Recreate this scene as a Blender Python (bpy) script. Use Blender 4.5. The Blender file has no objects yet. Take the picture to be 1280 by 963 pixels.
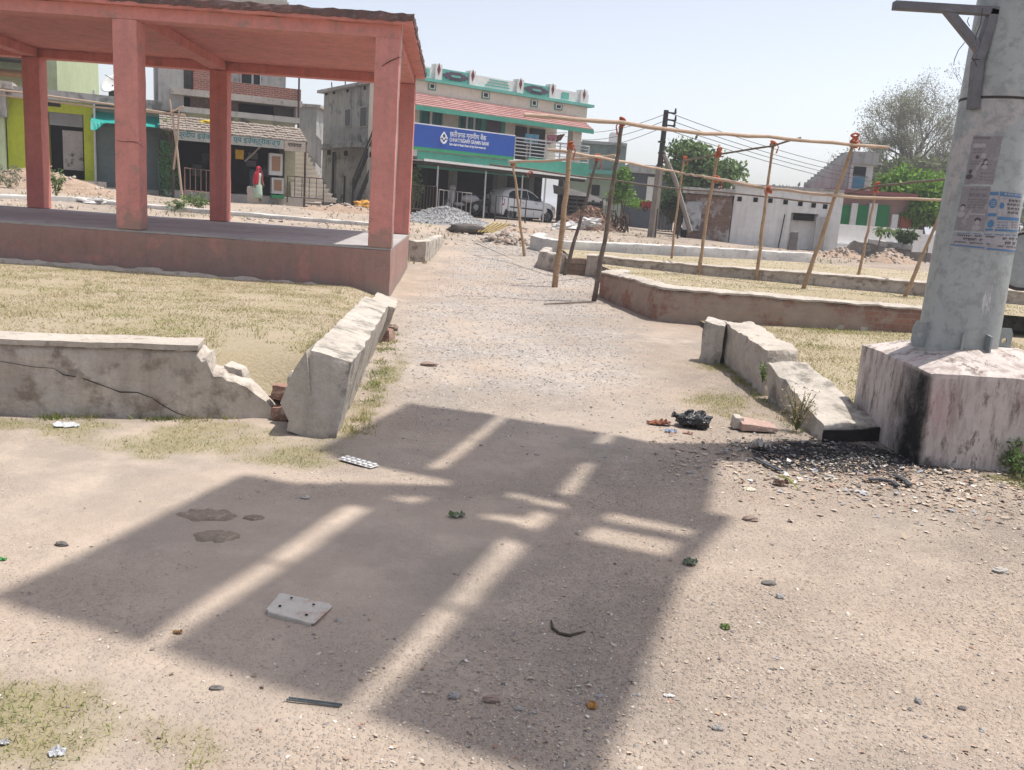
import bpy, bmesh, math, random
import numpy as np
from mathutils import Vector, Matrix, noise
random.seed(7); RNG=np.random.default_rng(7)
C=bpy.context.scene.collection
S=bpy.context.scene
R=math.radians
# ------------------------------------------------------------------ camera model of the photograph
FPX=1100.0; PITCH=math.atan(227/1100.0); ROLL=R(4.1); EYE=1.45
def ray(px,py):
    u=(px-640)/FPX; v=-(py-481.5)/FPX
    c,s=math.cos(ROLL),math.sin(ROLL)
    x=u*c-v*s; y=u*s+v*c
    cp,sp=math.cos(PITCH),math.sin(PITCH)
    return Vector((x,cp+y*sp,-sp+y*cp))
def G(px,py,z=0.0):
    r=ray(px,py); t=(z-EYE)/r.z
    return Vector((r.x*t,r.y*t,z))
def D(px,py,Y):
    r=ray(px,py); t=Y/r.y
    return Vector((r.x*t,Y,EYE+r.z*t))
def sst(a,b,x):
    t=max(0.0,min(1.0,(x-a)/(b-a))); return t*t*(3-2*t)
def zg(x,y):
    return (0.7-0.22*sst(2,9,x)+0.25*sst(-12,-18,x))*sst(15,34,y)
def GG(px,py,dz=0.0):
    r=ray(px,py); t=(1.0+dz-EYE)/r.z if r.z<0 and dz<.4 else .5
    t=max(.3,t)
    while t<400:
        if EYE+r.z*t<zg(r.x*t,r.y*t)+dz: break
        t*=1.02
    a,b=t/1.02,t
    for _ in range(9):
        t=(a+b)/2
        if EYE+r.z*t<zg(r.x*t,r.y*t)+dz: b=t
        else: a=t
    return Vector((r.x*t,r.y*t,EYE+r.z*t))
def N(p,s=1.0,o=0.0): return noise.noise(Vector((p[0]*s+o,p[1]*s+o*.7,p[2]*s-o)))
def NV(p,s=1.0,o=0.0): return noise.noise_vector(Vector((p[0]*s+o,p[1]*s+o*.7,p[2]*s-o)))
# ------------------------------------------------------------------ object helpers
OFF={}
def setp(o,label=None,cat=None,group=None,kind=None):
    if label: o['label']=label
    if cat: o['category']=cat
    if group: o['group']=group
    if kind: o['kind']=kind
    return o
def thing(name,label,cat,loc=(0,0,0),group=None,kind=None,fr=None):
    o=bpy.data.objects.new(name,None); C.objects.link(o); o.empty_display_size=.2
    loc=Vector(loc)
    if fr: o.location=fr.w(loc); o.rotation_euler=(0,0,fr.rz)
    else: o.location=loc
    OFF[o.name]=loc
    return setp(o,label,cat,group,kind)
class Fr:
    """frame along a facade: s along it, t into it, z up"""
    def __init__(s,A,B,z=0.0):
        s.A=Vector((A[0],A[1],z)); d=Vector((B[0]-A[0],B[1]-A[1],0)); s.L=d.length; s.u=d.normalized()
        s.n=Vector((-s.u.y,s.u.x,0)); s.rz=math.atan2(s.u.y,s.u.x)
    def w(s,p): return s.A+s.u*p[0]+s.n*p[1]+Vector((0,0,p[2]))
    def fp(s,px,py,t=0.0):
        r=ray(px,py); o=Vector((0,0,EYE))-s.A
        k=(t-o.dot(s.n))/r.dot(s.n); p=o+r*k
        return (p.dot(s.u),p.z)
class MB:
    def __init__(s): s.v=[]; s.f=[]; s.m=[]; s.cm=0
    def add(s,vs,fs):
        b=len(s.v); s.v+= [tuple(v) for v in vs]; s.f+=[tuple(i+b for i in f) for f in fs]; s.m+=[s.cm]*len(fs); return s
    def hexa(s,c):
        return s.add(c,[(3,2,1,0),(4,5,6,7),(0,1,5,4),(1,2,6,5),(2,3,7,6),(3,0,4,7)])
    def box(s,x0,x1,y0,y1,z0,z1):
        return s.hexa([(x0,y0,z0),(x1,y0,z0),(x1,y1,z0),(x0,y1,z0),(x0,y0,z1),(x1,y0,z1),(x1,y1,z1),(x0,y1,z1)])
    def obox(s,c,ux,hx,hy,hz,uz=(0,0,1)):
        c=Vector(c); ux=Vector(ux).normalized(); uz=Vector(uz); uy=uz.cross(ux).normalized(); uz=ux.cross(uy).normalized()
        P=[]
        for dz in (-hz,hz):
            for a,b in ((-1,-1),(1,-1),(1,1),(-1,1)): P.append(c+ux*(a*hx)+uy*(b*hy)+uz*dz)
        return s.hexa(P)
    def prism(s,poly,vec):
        """polygon (3d points) extruded by vec"""
        n=len(poly); vec=Vector(vec); a=[Vector(p) for p in poly]; b=[p+vec for p in a]
        return s.add(a+b,[tuple(range(n))[::-1],tuple(range(n,2*n))]+[(i,(i+1)%n,n+(i+1)%n,n+i) for i in range(n)])
    def tube(s,pts,rad,n=8,cap=True):
        pts=[Vector(p) for p in pts]; m=len(pts)
        if not hasattr(rad,'__len__'): rad=[rad]*m
        vs=[];fs=[]; ref=None
        for i,p in enumerate(pts):
            d=(pts[min(i+1,m-1)]-pts[max(i-1,0)]).normalized()
            if ref is None: ref=Vector((0,0,1)) if abs(d.z)<.9 else Vector((1,0,0))
            a=d.cross(ref).normalized(); b=d.cross(a).normalized(); ref=-b if False else ref
            for k in range(n):
                t=2*math.pi*k/n; vs.append(p+(a*math.cos(t)+b*math.sin(t))*rad[i])
        for i in range(m-1):
            for k in range(n): fs.append((i*n+k,i*n+(k+1)%n,(i+1)*n+(k+1)%n,(i+1)*n+k))
        if cap: fs+= [tuple(range(n))[::-1],tuple(range((m-1)*n,m*n))]
        return s.add(vs,fs)
    def ring(s,c,ax,r,rt,n=20,k=8):
        c=Vector(c); ax=Vector(ax).normalized(); a=ax.orthogonal().normalized(); b=ax.cross(a)
        vs=[];fs=[]
        for i in range(n):
            t=2*math.pi*i/n; e=a*math.cos(t)+b*math.sin(t)
            for j in range(k):
                q=2*math.pi*j/k; vs.append(c+e*(r+rt*math.cos(q))+ax*(rt*math.sin(q)))
        for i in range(n):
            for j in range(k):
                fs.append((i*k+j,((i+1)%n)*k+j,((i+1)%n)*k+(j+1)%k,i*k+(j+1)%k))
        return s.add(vs,fs)
    def ball(s,c,r,sc=(1,1,1),nu=12,nv=8,amp=0,sd=0):
        c=Vector(c); vs=[c+Vector((0,0,-r*sc[2]))]
        for j in range(1,nv):
            a=-math.pi/2+math.pi*j/nv
            for i in range(nu):
                t=2*math.pi*i/nu; d=Vector((math.cos(a)*math.cos(t),math.cos(a)*math.sin(t),math.sin(a)))
                q=r*(1+amp*N(d,2.2,sd)); vs.append(c+Vector((d.x*sc[0],d.y*sc[1],d.z*sc[2]))*q)
        vs.append(c+Vector((0,0,r*sc[2]))); fs=[]
        for i in range(nu): fs.append((0,1+(i+1)%nu,1+i)); fs.append((len(vs)-1,len(vs)-1-nu+i,len(vs)-1-nu+(i+1)%nu))
        for j in range(nv-2):
            for i in range(nu): fs.append((1+j*nu+i,1+j*nu+(i+1)%nu,1+(j+1)*nu+(i+1)%nu,1+(j+1)*nu+i))
        return s.add(vs,fs)
    def rough(s,c8,n,amp=.012,sc=6.0,fine=.004,sd=0.0,chip=0.0):
        """hexahedron with gridded, noise-worn faces and rounded edges; c8: bottom ring then top ring"""
        c8=[Vector(p) for p in c8]; nx,ny,nz=n; idx={}; vs=[]
        def P(u,v,w):
            b=(c8[0]*(1-u)+c8[1]*u)*(1-v)+(c8[3]*(1-u)+c8[2]*u)*v
            t=(c8[4]*(1-u)+c8[5]*u)*(1-v)+(c8[7]*(1-u)+c8[6]*u)*v
            return b*(1-w)+t*w
        cen=sum(c8,Vector())/8
        def vid(i,j,k):
            if (i,j,k) not in idx:
                p=P(i/nx,j/ny,k/nz)
                e=(i in(0,nx))+(j in(0,ny))+(k in(0,nz))
                q=p+NV(p,sc,sd)*amp+NV(p,sc*4.3,sd+3)*fine
                if e>=2:
                    ch=max(0,N(p,sc*.9,sd+9)-.05)*chip+amp*.35+abs(N(p,sc*5,sd+1))*amp*.6
                    d=(cen-p); d.normalize(); q+=d*ch*(1.2 if e==3 else .8)
                idx[(i,j,k)]=len(vs); vs.append(q)
            return idx[(i,j,k)]
        fs=[]
        for i in range(nx):
            for j in range(ny):
                fs.append((vid(i,j,0),vid(i,j+1,0),vid(i+1,j+1,0),vid(i+1,j,0)))
                fs.append((vid(i,j,nz),vid(i+1,j,nz),vid(i+1,j+1,nz),vid(i,j+1,nz)))
        for i in range(nx):
            for k in range(nz):
                fs.append((vid(i,0,k),vid(i+1,0,k),vid(i+1,0,k+1),vid(i,0,k+1)))
                fs.append((vid(i,ny,k),vid(i,ny,k+1),vid(i+1,ny,k+1),vid(i+1,ny,k)))
        for j in range(ny):
            for k in range(nz):
                fs.append((vid(0,j,k),vid(0,j,k+1),vid(0,j+1,k+1),vid(0,j+1,k)))
                fs.append((vid(nx,j,k),vid(nx,j+1,k),vid(nx,j+1,k+1),vid(nx,j,k+1)))
        return s.add(vs,fs)
    def sweep(s,pts,w,zb,zt,step=.12,amp=.012,sc=5.0,sd=0.0,nw=4,nh=5,lip=0.0):
        """low wall along a polyline; zb/zt functions of (distance, x, y) or constants"""
        P=[Vector((p[0],p[1],0)) for p in pts]; Q=[]; L=0
        for a,b in zip(P,P[1:]):
            n=max(1,int((b-a).length/step))
            for i in range(n): Q.append((a.lerp(b,i/n),L+(b-a).length*i/n))
            L+=(b-a).length
        Q.append((P[-1],L)); m=len(Q); vs=[];fs=[]
        f=lambda h,d,p: h(d,p.x,p.y) if callable(h) else h
        prof=[]
        for k in range(nh+1): prof.append((-1,k/nh))
        for k in range(1,nw): prof.append((-1+2*k/nw,1))
        for k in range(nh,-1,-1): prof.append((1,k/nh))
        K=len(prof)
        for i,(p,d) in enumerate(Q):
            t1=(Q[min(i+1,m-1)][0]-p); t0=(p-Q[max(i-1,0)][0])
            t=(t1.normalized() if t1.length>1e-6 else Vector())+(t0.normalized() if t0.length>1e-6 else Vector()); t.normalize()
            n=Vector((t.y,-t.x,0)); b=f(zb,d,p); h=f(zt,d,p)
            for (a,k) in prof:
                q=p+n*(-a*w/2)+Vector((0,0,b+(h-b)*k))
                o=NV(q,sc,sd)*amp+NV(q,sc*4,sd+5)*amp*.35
                if k==1 and abs(a)==1: o+=Vector((0,0,-abs(N(q,sc*2,sd+2))*amp*2-amp*.5))+n*(a*amp*.8)
                vs.append(q+o)
        for i in range(m-1):
            for k in range(K-1): fs.append((i*K+k,(i+1)*K+k,(i+1)*K+k+1,i*K+k+1))
        fs.append(tuple(range(K))); fs.append(tuple((m-1)*K+k for k in range(K))[::-1])
        return s.add(vs,fs)
    def build(s,name,mats,parent=None,label=None,cat=None,group=None,kind=None,loc=None,fr=None,smooth=False,bevel=0,fix=True):
        off=Vector((0,0,0))
        if parent is not None: off=OFF[parent.name]
        elif loc is not None: off=Vector(loc)
        me=bpy.data.meshes.new(name)
        me.from_pydata([(v[0]-off[0],v[1]-off[1],v[2]-off[2]) for v in s.v],[],s.f)
        if not isinstance(mats,(list,tuple)): mats=[mats]
        for m in mats: me.materials.append(m)
        if len(mats)>1: me.polygons.foreach_set('material_index',s.m)
        if fix and len(s.f)<60000:
            bm=bmesh.new(); bm.from_mesh(me); bmesh.ops.recalc_face_normals(bm,faces=bm.faces); bm.to_mesh(me); bm.free()
        if smooth: me.polygons.foreach_set('use_smooth',[True]*len(me.polygons))
        me.update()
        o=bpy.data.objects.new(name,me); C.objects.link(o)
        if parent is not None: o.parent=parent
        elif loc is not None:
            if fr: o.location=fr.w(off); o.rotation_euler=(0,0,fr.rz)
            else: o.location=off
        elif fr: o.location=fr.A; o.rotation_euler=(0,0,fr.rz)
        OFF[o.name]=off
        if smooth and len(s.f)<60000 and smooth!='soft':
            e=o.modifiers.new('edges','EDGE_SPLIT'); e.split_angle=R(38)
        if bevel:
            b=o.modifiers.new('bevel','BEVEL'); b.width=bevel; b.segments=2; b.limit_method='ANGLE'
        return setp(o,label,cat,group,kind)
def copy_tree(o,parent=None):
    c=o.copy(); C.objects.link(c)
    if parent is not None: c.parent=parent
    OFF[c.name]=OFF[o.name]
    for ch in list(o.children): copy_tree(ch,c)
    return c
def np_obj(name,V,F,mat,parent=None,loc=(0,0,0),**kw):
    V=np.asarray(V,np.float32)-np.array(loc,np.float32); F=np.asarray(F,np.int32); k=F.shape[1]
    me=bpy.data.meshes.new(name); me.vertices.add(len(V)); me.vertices.foreach_set('co',V.ravel())
    me.loops.add(F.size); me.loops.foreach_set('vertex_index',F.ravel())
    me.polygons.add(len(F)); me.polygons.foreach_set('loop_start',np.arange(0,F.size,k,dtype=np.int32)); me.polygons.foreach_set('loop_total',np.full(len(F),k,np.int32))
    me.update(calc_edges=True); me.validate()
    for m in (mat if isinstance(mat,list) else [mat]): me.materials.append(m)
    o=bpy.data.objects.new(name,me); C.objects.link(o)
    if parent is not None: o.parent=parent
    else: o.location=loc
    OFF[o.name]=Vector(loc)
    return setp(o,**kw)
# ------------------------------------------------------------------ materials
def lin(r,g,b):
    f=lambda c:(c/255/12.92 if c/255<=.04045 else ((c/255+.055)/1.055)**2.4)
    return (f(r),f(g),f(b),1)
def c4(c): return (c[0],c[1],c[2],1)
class NT:
    def __init__(s,name):
        s.mat=bpy.data.materials.new(name); s.mat.use_nodes=True; s.t=s.mat.node_tree
        s.b=s.t.nodes['Principled BSDF']
    def n(s,ty,**kw):
        o=s.t.nodes.new(ty)
        for k,v in kw.items():
            if k in o.inputs: o.inputs[k].default_value=v
            else: setattr(o,k,v)
        return o
    def l(s,a,b): s.t.links.new(a,b)
    def ramp(s,fac,stops,interp='LINEAR'):
        r=s.n('ShaderNodeValToRGB'); e=r.color_ramp; e.interpolation=interp
        while len(e.elements)<len(stops): e.elements.new(.5)
        for el,(p,c) in zip(e.elements,stops): el.position=p; el.color=c4(c) if hasattr(c,'__len__') else (c,c,c,1)
        s.l(fac,r.inputs['Fac']); return r.outputs['Color']
    def noise(s,vec,scale,detail=4,rough=.55,dist=0):
        o=s.n('ShaderNodeTexNoise',Scale=scale,Detail=detail,Roughness=rough,Distortion=dist)
        if vec: s.l(vec,o.inputs['Vector'])
        return o.outputs['Fac']
    def mix(s,fac,a,b,mode='MIX'):
        m=s.n('ShaderNodeMix'); m.data_type='RGBA'; m.blend_type=mode
        for ix,v in ((0,fac),(6,a),(7,b)):
            sock=m.inputs[ix]
            if hasattr(v,'is_linked'): s.l(v,sock)
            elif isinstance(v,(int,float)): sock.default_value=v if ix==0 else (v,v,v,1)
            else: sock.default_value=c4(v)
        return m.outputs[2]
    def math(s,op,a,b=0.0):
        m=s.n('ShaderNodeMath',operation=op)
        for i,v in enumerate((a,b)):
            if hasattr(v,'is_linked'): s.l(v,m.inputs[i])
            else: m.inputs[i].default_value=v
        return m.outputs[0]
    def bump(s,h,strength=.4,dist=.01):
        b=s.n('ShaderNodeBump',Strength=strength,Distance=dist); s.l(h,b.inputs['Height']); s.l(b.outputs[0],s.b.inputs['Normal'])
    def obj(s): return s.n('ShaderNodeTexCoord').outputs['Object']
    def mapped(s,v,sc):
        m=s.n('ShaderNodeMapping'); m.inputs['Scale'].default_value=sc; s.l(v,m.inputs['Vector']); return m.outputs[0]
def M(name,c1,c2=None,scale=2.0,c3=None,s3=9.0,t3=.6,rough=.85,bump=.35,bs=60,bd=.006,streak=None,spec=.3,metal=0.0):
    t=NT(name); v=t.obj(); c2=c2 or tuple(x*.8 for x in c1[:3])
    col=t.mix(t.ramp(t.noise(v,scale,5,.6),[(.35,0),(.65,1)]),c1,c2)
    if streak:
        sv=t.mapped(v,(5,5,.35)); col=t.mix(t.ramp(t.noise(sv,1.3,4,.6),[(.48,0),(.72,.85)]),col,streak)
    if c3: col=t.mix(t.ramp(t.noise(v,s3,6,.65),[(t3-.04,0),(t3+.08,1)]),col,c3)
    col=t.mix(.30,col,t.ramp(t.noise(v,scale*5.3,7,.75,.3),[(.30,.42),(.55,.95),(.72,1)]),'MULTIPLY')
    fine=t.noise(v,bs*1.7,3,.6); col=t.mix(.28,col,t.ramp(fine,[(.2,.35),(.8,1)]),'MULTIPLY')
    t.l(col,t.b.inputs['Base Color']); t.b.inputs['Roughness'].default_value=rough; t.b.inputs['Metallic'].default_value=metal
    t.b.inputs['Specular IOR Level'].default_value=spec
    if bump: t.bump(t.math('ADD',t.noise(v,bs,4,.6),t.noise(v,bs*.15,3,.5)),bump,bd)
    return t.mat
def MI(name,cols,rough=.8,trans=0.0,noise_mix=None,ns=1.0,spec=.2):
    """each loose piece its own colour"""
    t=NT(name); g=t.n('ShaderNodeNewGeometry').outputs['Random Per Island']
    k=len(cols); col=t.ramp(g,[(i/k,c) for i,c in enumerate(cols)],'CONSTANT')
    if noise_mix:
        f=t.ramp(t.noise(t.obj(),ns,4,.6),[(.42,0),(.6,1)]); col=t.mix(f,col,t.ramp(g,[(i/len(noise_mix),c) for i,c in enumerate(noise_mix)],'CONSTANT'))
    t.l(col,t.b.inputs['Base Color']); t.b.inputs['Roughness'].default_value=rough; t.b.inputs['Specular IOR Level'].default_value=spec
    if trans:
        tr=t.n('ShaderNodeBsdfTranslucent'); t.l(col,tr.inputs['Color']); mx=t.n('ShaderNodeMixShader'); mx.inputs[0].default_value=trans
        t.l(t.b.outputs[0],mx.inputs[1]); t.l(tr.outputs[0],mx.inputs[2]); t.l(mx.outputs[0],t.t.nodes['Material Output'].inputs['Surface'])
    return t.mat
def MBrick(name,c1,c2,mortar,bw=.23,bh=.075,plaster=None,pt=.5,ps=2.0,rough=.9):
    t=NT(name); v=t.obj(); sep=t.n('ShaderNodeSeparateXYZ'); t.l(v,sep.inputs[0])
    cb=t.n('ShaderNodeCombineXYZ'); t.l(t.math('ADD',sep.outputs[0],sep.outputs[1]),cb.inputs[0]); t.l(sep.outputs[2],cb.inputs[1])
    b=t.n('ShaderNodeTexBrick'); t.l(cb.outputs[0],b.inputs['Vector'])
    b.inputs['Color1'].default_value=c4(c1); b.inputs['Color2'].default_value=c4(c2); b.inputs['Mortar'].default_value=c4(mortar)
    b.inputs['Scale'].default_value=1; b.inputs['Brick Width'].default_value=bw; b.inputs['Row Height'].default_value=bh; b.inputs['Mortar Size'].default_value=.008
    col=t.mix(.5,b.outputs['Color'],t.ramp(t.noise(v,12,4,.6),[(.25,.3),(.75,1)]),'MULTIPLY')
    if plaster:
        f=t.ramp(t.noise(v,ps,6,.65),[(pt-.03,0),(pt+.05,1)]); col=t.mix(f,col,t.mix(t.noise(v,7,5,.6),plaster,tuple(x*.55 for x in plaster[:3])))
    t.l(col,t.b.inputs['Base Color']); t.b.inputs['Roughness'].default_value=rough; t.b.inputs['Specular IOR Level'].default_value=.2
    t.bump(t.math('ADD',t.math('MULTIPLY',b.outputs['Fac'],-1.0),t.noise(v,50,4,.6)),.5,.008)
    return t.mat
def plain(name,c,rough=.6,metal=0.0,spec=.4): return M(name,c,tuple(x*.88 for x in c[:3]),scale=1.5,rough=rough,metal=metal,spec=spec,bump=.1)

pink=M('pink_paint',(.70,.275,.235),(.61,.235,.20),1.4,c3=(.46,.25,.215),s3=5,t3=.62,bump=.5,bs=35,streak=(.47,.21,.18))
pink_plinth=M('dirty_pink_plaster',(.39,.22,.185),(.30,.21,.18),1.1,c3=(.47,.235,.195),s3=2.2,t3=.58,bump=.5,bs=35,streak=(.28,.19,.165))
def dirty_foot(m,c,z0,z1):
    """mud splashes with a ragged upper edge low on a column"""
    t=NT.__new__(NT); t.mat=m; t.t=m.node_tree; t.b=t.t.nodes['Principled BSDF']; l=t.b.inputs['Base Color'].links[0]; src=l.from_socket; v=t.obj()
    sp_=t.n('ShaderNodeSeparateXYZ'); t.l(v,sp_.inputs[0]); h=t.math('DIVIDE',t.math('SUBTRACT',sp_.outputs[2],z0),z1-z0)
    k=t.math('ADD',h,t.math('MULTIPLY',t.math('SUBTRACT',t.noise(v,4.5,5,.7),.5),1.9)); t.l(t.mix(t.ramp(k,[(.25,.75),(.6,0)]),src,c),t.b.inputs['Base Color'])
pink_col=M('stained_pink_paint',(.70,.30,.265),(.60,.25,.22),2,c3=(.42,.26,.225),s3=4,t3=.60,bump=.5,bs=40,streak=(.52,.24,.21))
dirty_foot(pink_col,(.27,.20,.165),.69,1.25); dirty_foot(pink_plinth,(.25,.205,.18),-.1,.45)
roofedge=M('mossy_roof_edge',(.20,.11,.10),(.10,.075,.075),5,c3=(.3,.22,.2),s3=14,t3=.62,bump=.8,bs=30)
cement=M('cement_floor',(.42,.40,.39),(.33,.315,.31),1.2,c3=(.2,.19,.185),s3=4,t3=.62,bump=.3)
oldconc=M('old_concrete',(.54,.49,.43),(.41,.37,.32),2.6,c3=(.20,.18,.155),s3=5,t3=.555,bump=.9,bs=26,bd=.016,streak=(.36,.32,.28))
oldconc2=M('stained_concrete',(.58,.52,.455),(.42,.37,.325),2.9,c3=(.26,.215,.175),s3=6,t3=.56,bump=.9,bs=26,bd=.016,streak=(.36,.315,.27))
coping=M('bleached_concrete',(.50,.445,.385),(.40,.355,.305),3,c3=(.30,.26,.22),s3=9,t3=.60,bump=.9,bs=30,bd=.014)
whitecurb=M('faded_white_kerb',(.60,.58,.54),(.47,.46,.44),2.2,c3=(.33,.31,.29),s3=6,t3=.6,bump=.4)
brickwall=MBrick('old_brick_plaster',(.33,.17,.125),(.27,.15,.115),(.30,.22,.175),plaster=(.40,.31,.25),pt=.46,ps=1.6)
brickbare=MBrick('bare_brick',(.36,.13,.09),(.27,.10,.075),(.42,.38,.33))
brown_brick=MBrick('brown_stone_block',(.27,.19,.14),(.22,.155,.12),(.16,.12,.10),bw=.4,bh=.14)
galv=M('galvanised_steel',(.36,.39,.39),(.27,.30,.30),3,c3=(.36,.38,.38),s3=16,t3=.58,rough=.5,metal=.35,bump=.12,bs=30)
darkiron=M('painted_dark_iron',(.035,.033,.035),(.05,.04,.035),6,rough=.6,bump=.2)
rustiron=M('rusty_iron',(.10,.06,.045),(.06,.045,.04),8,rough=.8,bump=.3)
bamboo=M('dry_bamboo',(.46,.32,.20),(.36,.24,.145),4,c3=(.22,.14,.08),s3=8,t3=.63,rough=.6,bump=.3)
bamboo_pale=M('pale_bamboo',(.52,.39,.29),(.43,.31,.225),4,c3=(.3,.2,.12),s3=8,t3=.64,rough=.6,bump=.3)
greywood=M('weathered_stick',(.19,.15,.12),(.12,.095,.08),5,c3=(.27,.22,.18),s3=8,t3=.6,rough=.9,bump=.5)
cord=M('orange_cord',(.50,.13,.06),(.36,.09,.05),8,rough=.9)
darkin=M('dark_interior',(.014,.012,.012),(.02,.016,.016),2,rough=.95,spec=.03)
SKY_STR=.145; SUN_STR=3.4; EXPO=0.74; HAZE=0.0014
# ------------------------------------------------------------------ world, sun, camera
SUN=Vector((.33,.11,1.0)).normalized()
W=bpy.data.worlds.new('World'); S.world=W; W.use_nodes=True
wt=W.node_tree; sky=wt.nodes.new('ShaderNodeTexSky'); sky.sky_type='NISHITA'; sky.sun_disc=False
sky.sun_elevation=math.asin(SUN.z); sky.sun_rotation=math.atan2(SUN.x,SUN.y); sky.air_density=1.0; sky.dust_density=2.9; sky.ozone_density=1.0; sky.altitude=300
bw=wt.nodes.new('ShaderNodeRGBToBW'); hs=wt.nodes.new('ShaderNodeMix'); hs.data_type='RGBA'; hs.inputs[0].default_value=.58
tn_=wt.nodes.new('ShaderNodeMix'); tn_.data_type='RGBA'; tn_.blend_type='MULTIPLY'; tn_.inputs[0].default_value=1; tn_.inputs[7].default_value=(1.0,.985,1.0,1)
wt.links.new(sky.outputs[0],bw.inputs[0]); wt.links.new(sky.outputs[0],hs.inputs[6]); wt.links.new(bw.outputs[0],hs.inputs[7]); wt.links.new(hs.outputs[2],tn_.inputs[6]); wt.links.new(tn_.outputs[2],wt.nodes['Background'].inputs['Color']); wt.nodes['Background'].inputs['Strength'].default_value=SKY_STR
sl=bpy.data.lights.new('sun','SUN'); sl.energy=SUN_STR; sl.angle=R(.53); sl.color=(1,.95,.875)
so=bpy.data.objects.new('sun',sl); C.objects.link(so); so.rotation_euler=SUN.to_track_quat('Z','Y').to_euler(); so.location=(20,8,40)
cd=bpy.data.cameras.new('camera'); cam=bpy.data.objects.new('camera',cd); C.objects.link(cam); S.camera=cam
cd.sensor_width=36; cd.lens=FPX/1280*36; cd.clip_end=3000; cd.clip_start=.05
cp,sp=math.cos(PITCH),math.sin(PITCH); cr,sr=math.cos(ROLL),math.sin(ROLL)
r0=Vector((1,0,0)); u0=Vector((0,sp,cp)); fw=Vector((0,cp,-sp)); rt=r0*cr+u0*sr; up=u0*cr-r0*sr
cam.matrix_world=Matrix(((rt.x,up.x,-fw.x,0),(rt.y,up.y,-fw.y,0),(rt.z,up.z,-fw.z,EYE),(0,0,0,1)))
S.view_settings.view_transform='Standard'; S.view_settings.look='None'; S.view_settings.exposure=EXPO; S.view_settings.gamma=1
S.cycles.use_denoising=True; S.cycles.max_bounces=8; S.cycles.diffuse_bounces=4

# ------------------------------------------------------------------ ground
def bump_z(x,y):
    d=math.hypot(x,y)
    k=max(0,1-d/45)
    z=.022*N((x,y,0),.9,3)*k
    if d<14: z+=.008*N((x,y,1),4.5,5)+.005*N((x,y,2),13,1)*sst(14,9,d)
    if y>14: z+=.07*N((x,y,0),.35,8)*sst(14,24,y)*sst(90,40,y)
    return z
def path_f(x,y):
    c=-.15+.02*y+.25*N((0,y,0),.2,2)
    wv=1.5+.06*max(0,y-6)
    f=sst(wv,wv*.45,abs(x-c))*sst(4.2,8.5,y)*sst(31,25,y)
    return f
def soot_f(x,y):
    a=math.exp(-((x-2.22)/.46)**2-((y-5.5)/.30)**2)
    b=.55*math.exp(-((x-1.75)/.35)**2-((y-5.35)/.18)**2)
    return min(1,(a*1.9+b)*(1+.9*N((x,y,0),5,4)))
def grass_f(x,y):
    f=0
    for (cx,cy,rx,ry) in ((-1.85,4.86,.75,.34),(-1.22,4.72,.32,.30),(-2.9,4.9,.5,.14),(-1.15,2.02,.38,.16),(-1.45,2.12,.4,.2),(-1.02,6.6,.13,1.5),(1.72,6.9,.33,.5),(1.95,8.55,.2,.25),(3.4,5.2,.5,.2)):
        f=max(f,1.25-math.hypot((x-cx)/rx,(y-cy)/ry))
    if f<.02: return 0
    return max(0,min(1,(f+.7*N((x,y,0),3.4,7)+.5*N((x,y,0),9,2)-.12)*1.35))
def grit_f(x,y): return max(.08,min(1,.25+.55*sst(-1.2,1.6,x-.1*(y-3))+.75*N((x,y,0),.75,31)+.3*N((x,y,0),2.4,3)))
def axis(lo,hi,d0,d1,f0,g=1.16):
    a=[lo]
    c=list(np.arange(d0,d1,f0)); L=[d0];st=f0
    while L[-1]>lo: st*=g; L.append(L[-1]-st)
    Rr=[c[-1]];st=f0
    while Rr[-1]<hi: st*=g; Rr.append(Rr[-1]+st)
    return np.array(L[:0:-1]+c+Rr[1:])
xs=axis(-700,700,-3.6,4.2,.05,1.09); ys=axis(-60,1500,1.7,9.0,.05,1.06)
A_grit=[];V=[];A_path=[];A_soot=[];A_gr=[]
for y in ys:
    for x in xs:
        V.append((x,y,zg(x,y)+bump_z(x,y))); A_path.append(path_f(x,y)); A_grit.append(grit_f(x,y) if y<40 and abs(x)<30 else .6); A_soot.append(soot_f(x,y) if abs(x-2)<2 and abs(y-5.5)<1.5 else 0); A_gr.append(grass_f(x,y) if y<11 and abs(x)<6 else 0)
nx=len(xs); F=[(j*nx+i,j*nx+i+1,(j+1)*nx+i+1,(j+1)*nx+i) for j in range(len(ys)-1) for i in range(nx-1)]
def attr(o,name,vals):
    a=o.data.attributes.new(name,'FLOAT','POINT'); a.data.foreach_set('value',np.array(vals,np.float32))
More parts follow.
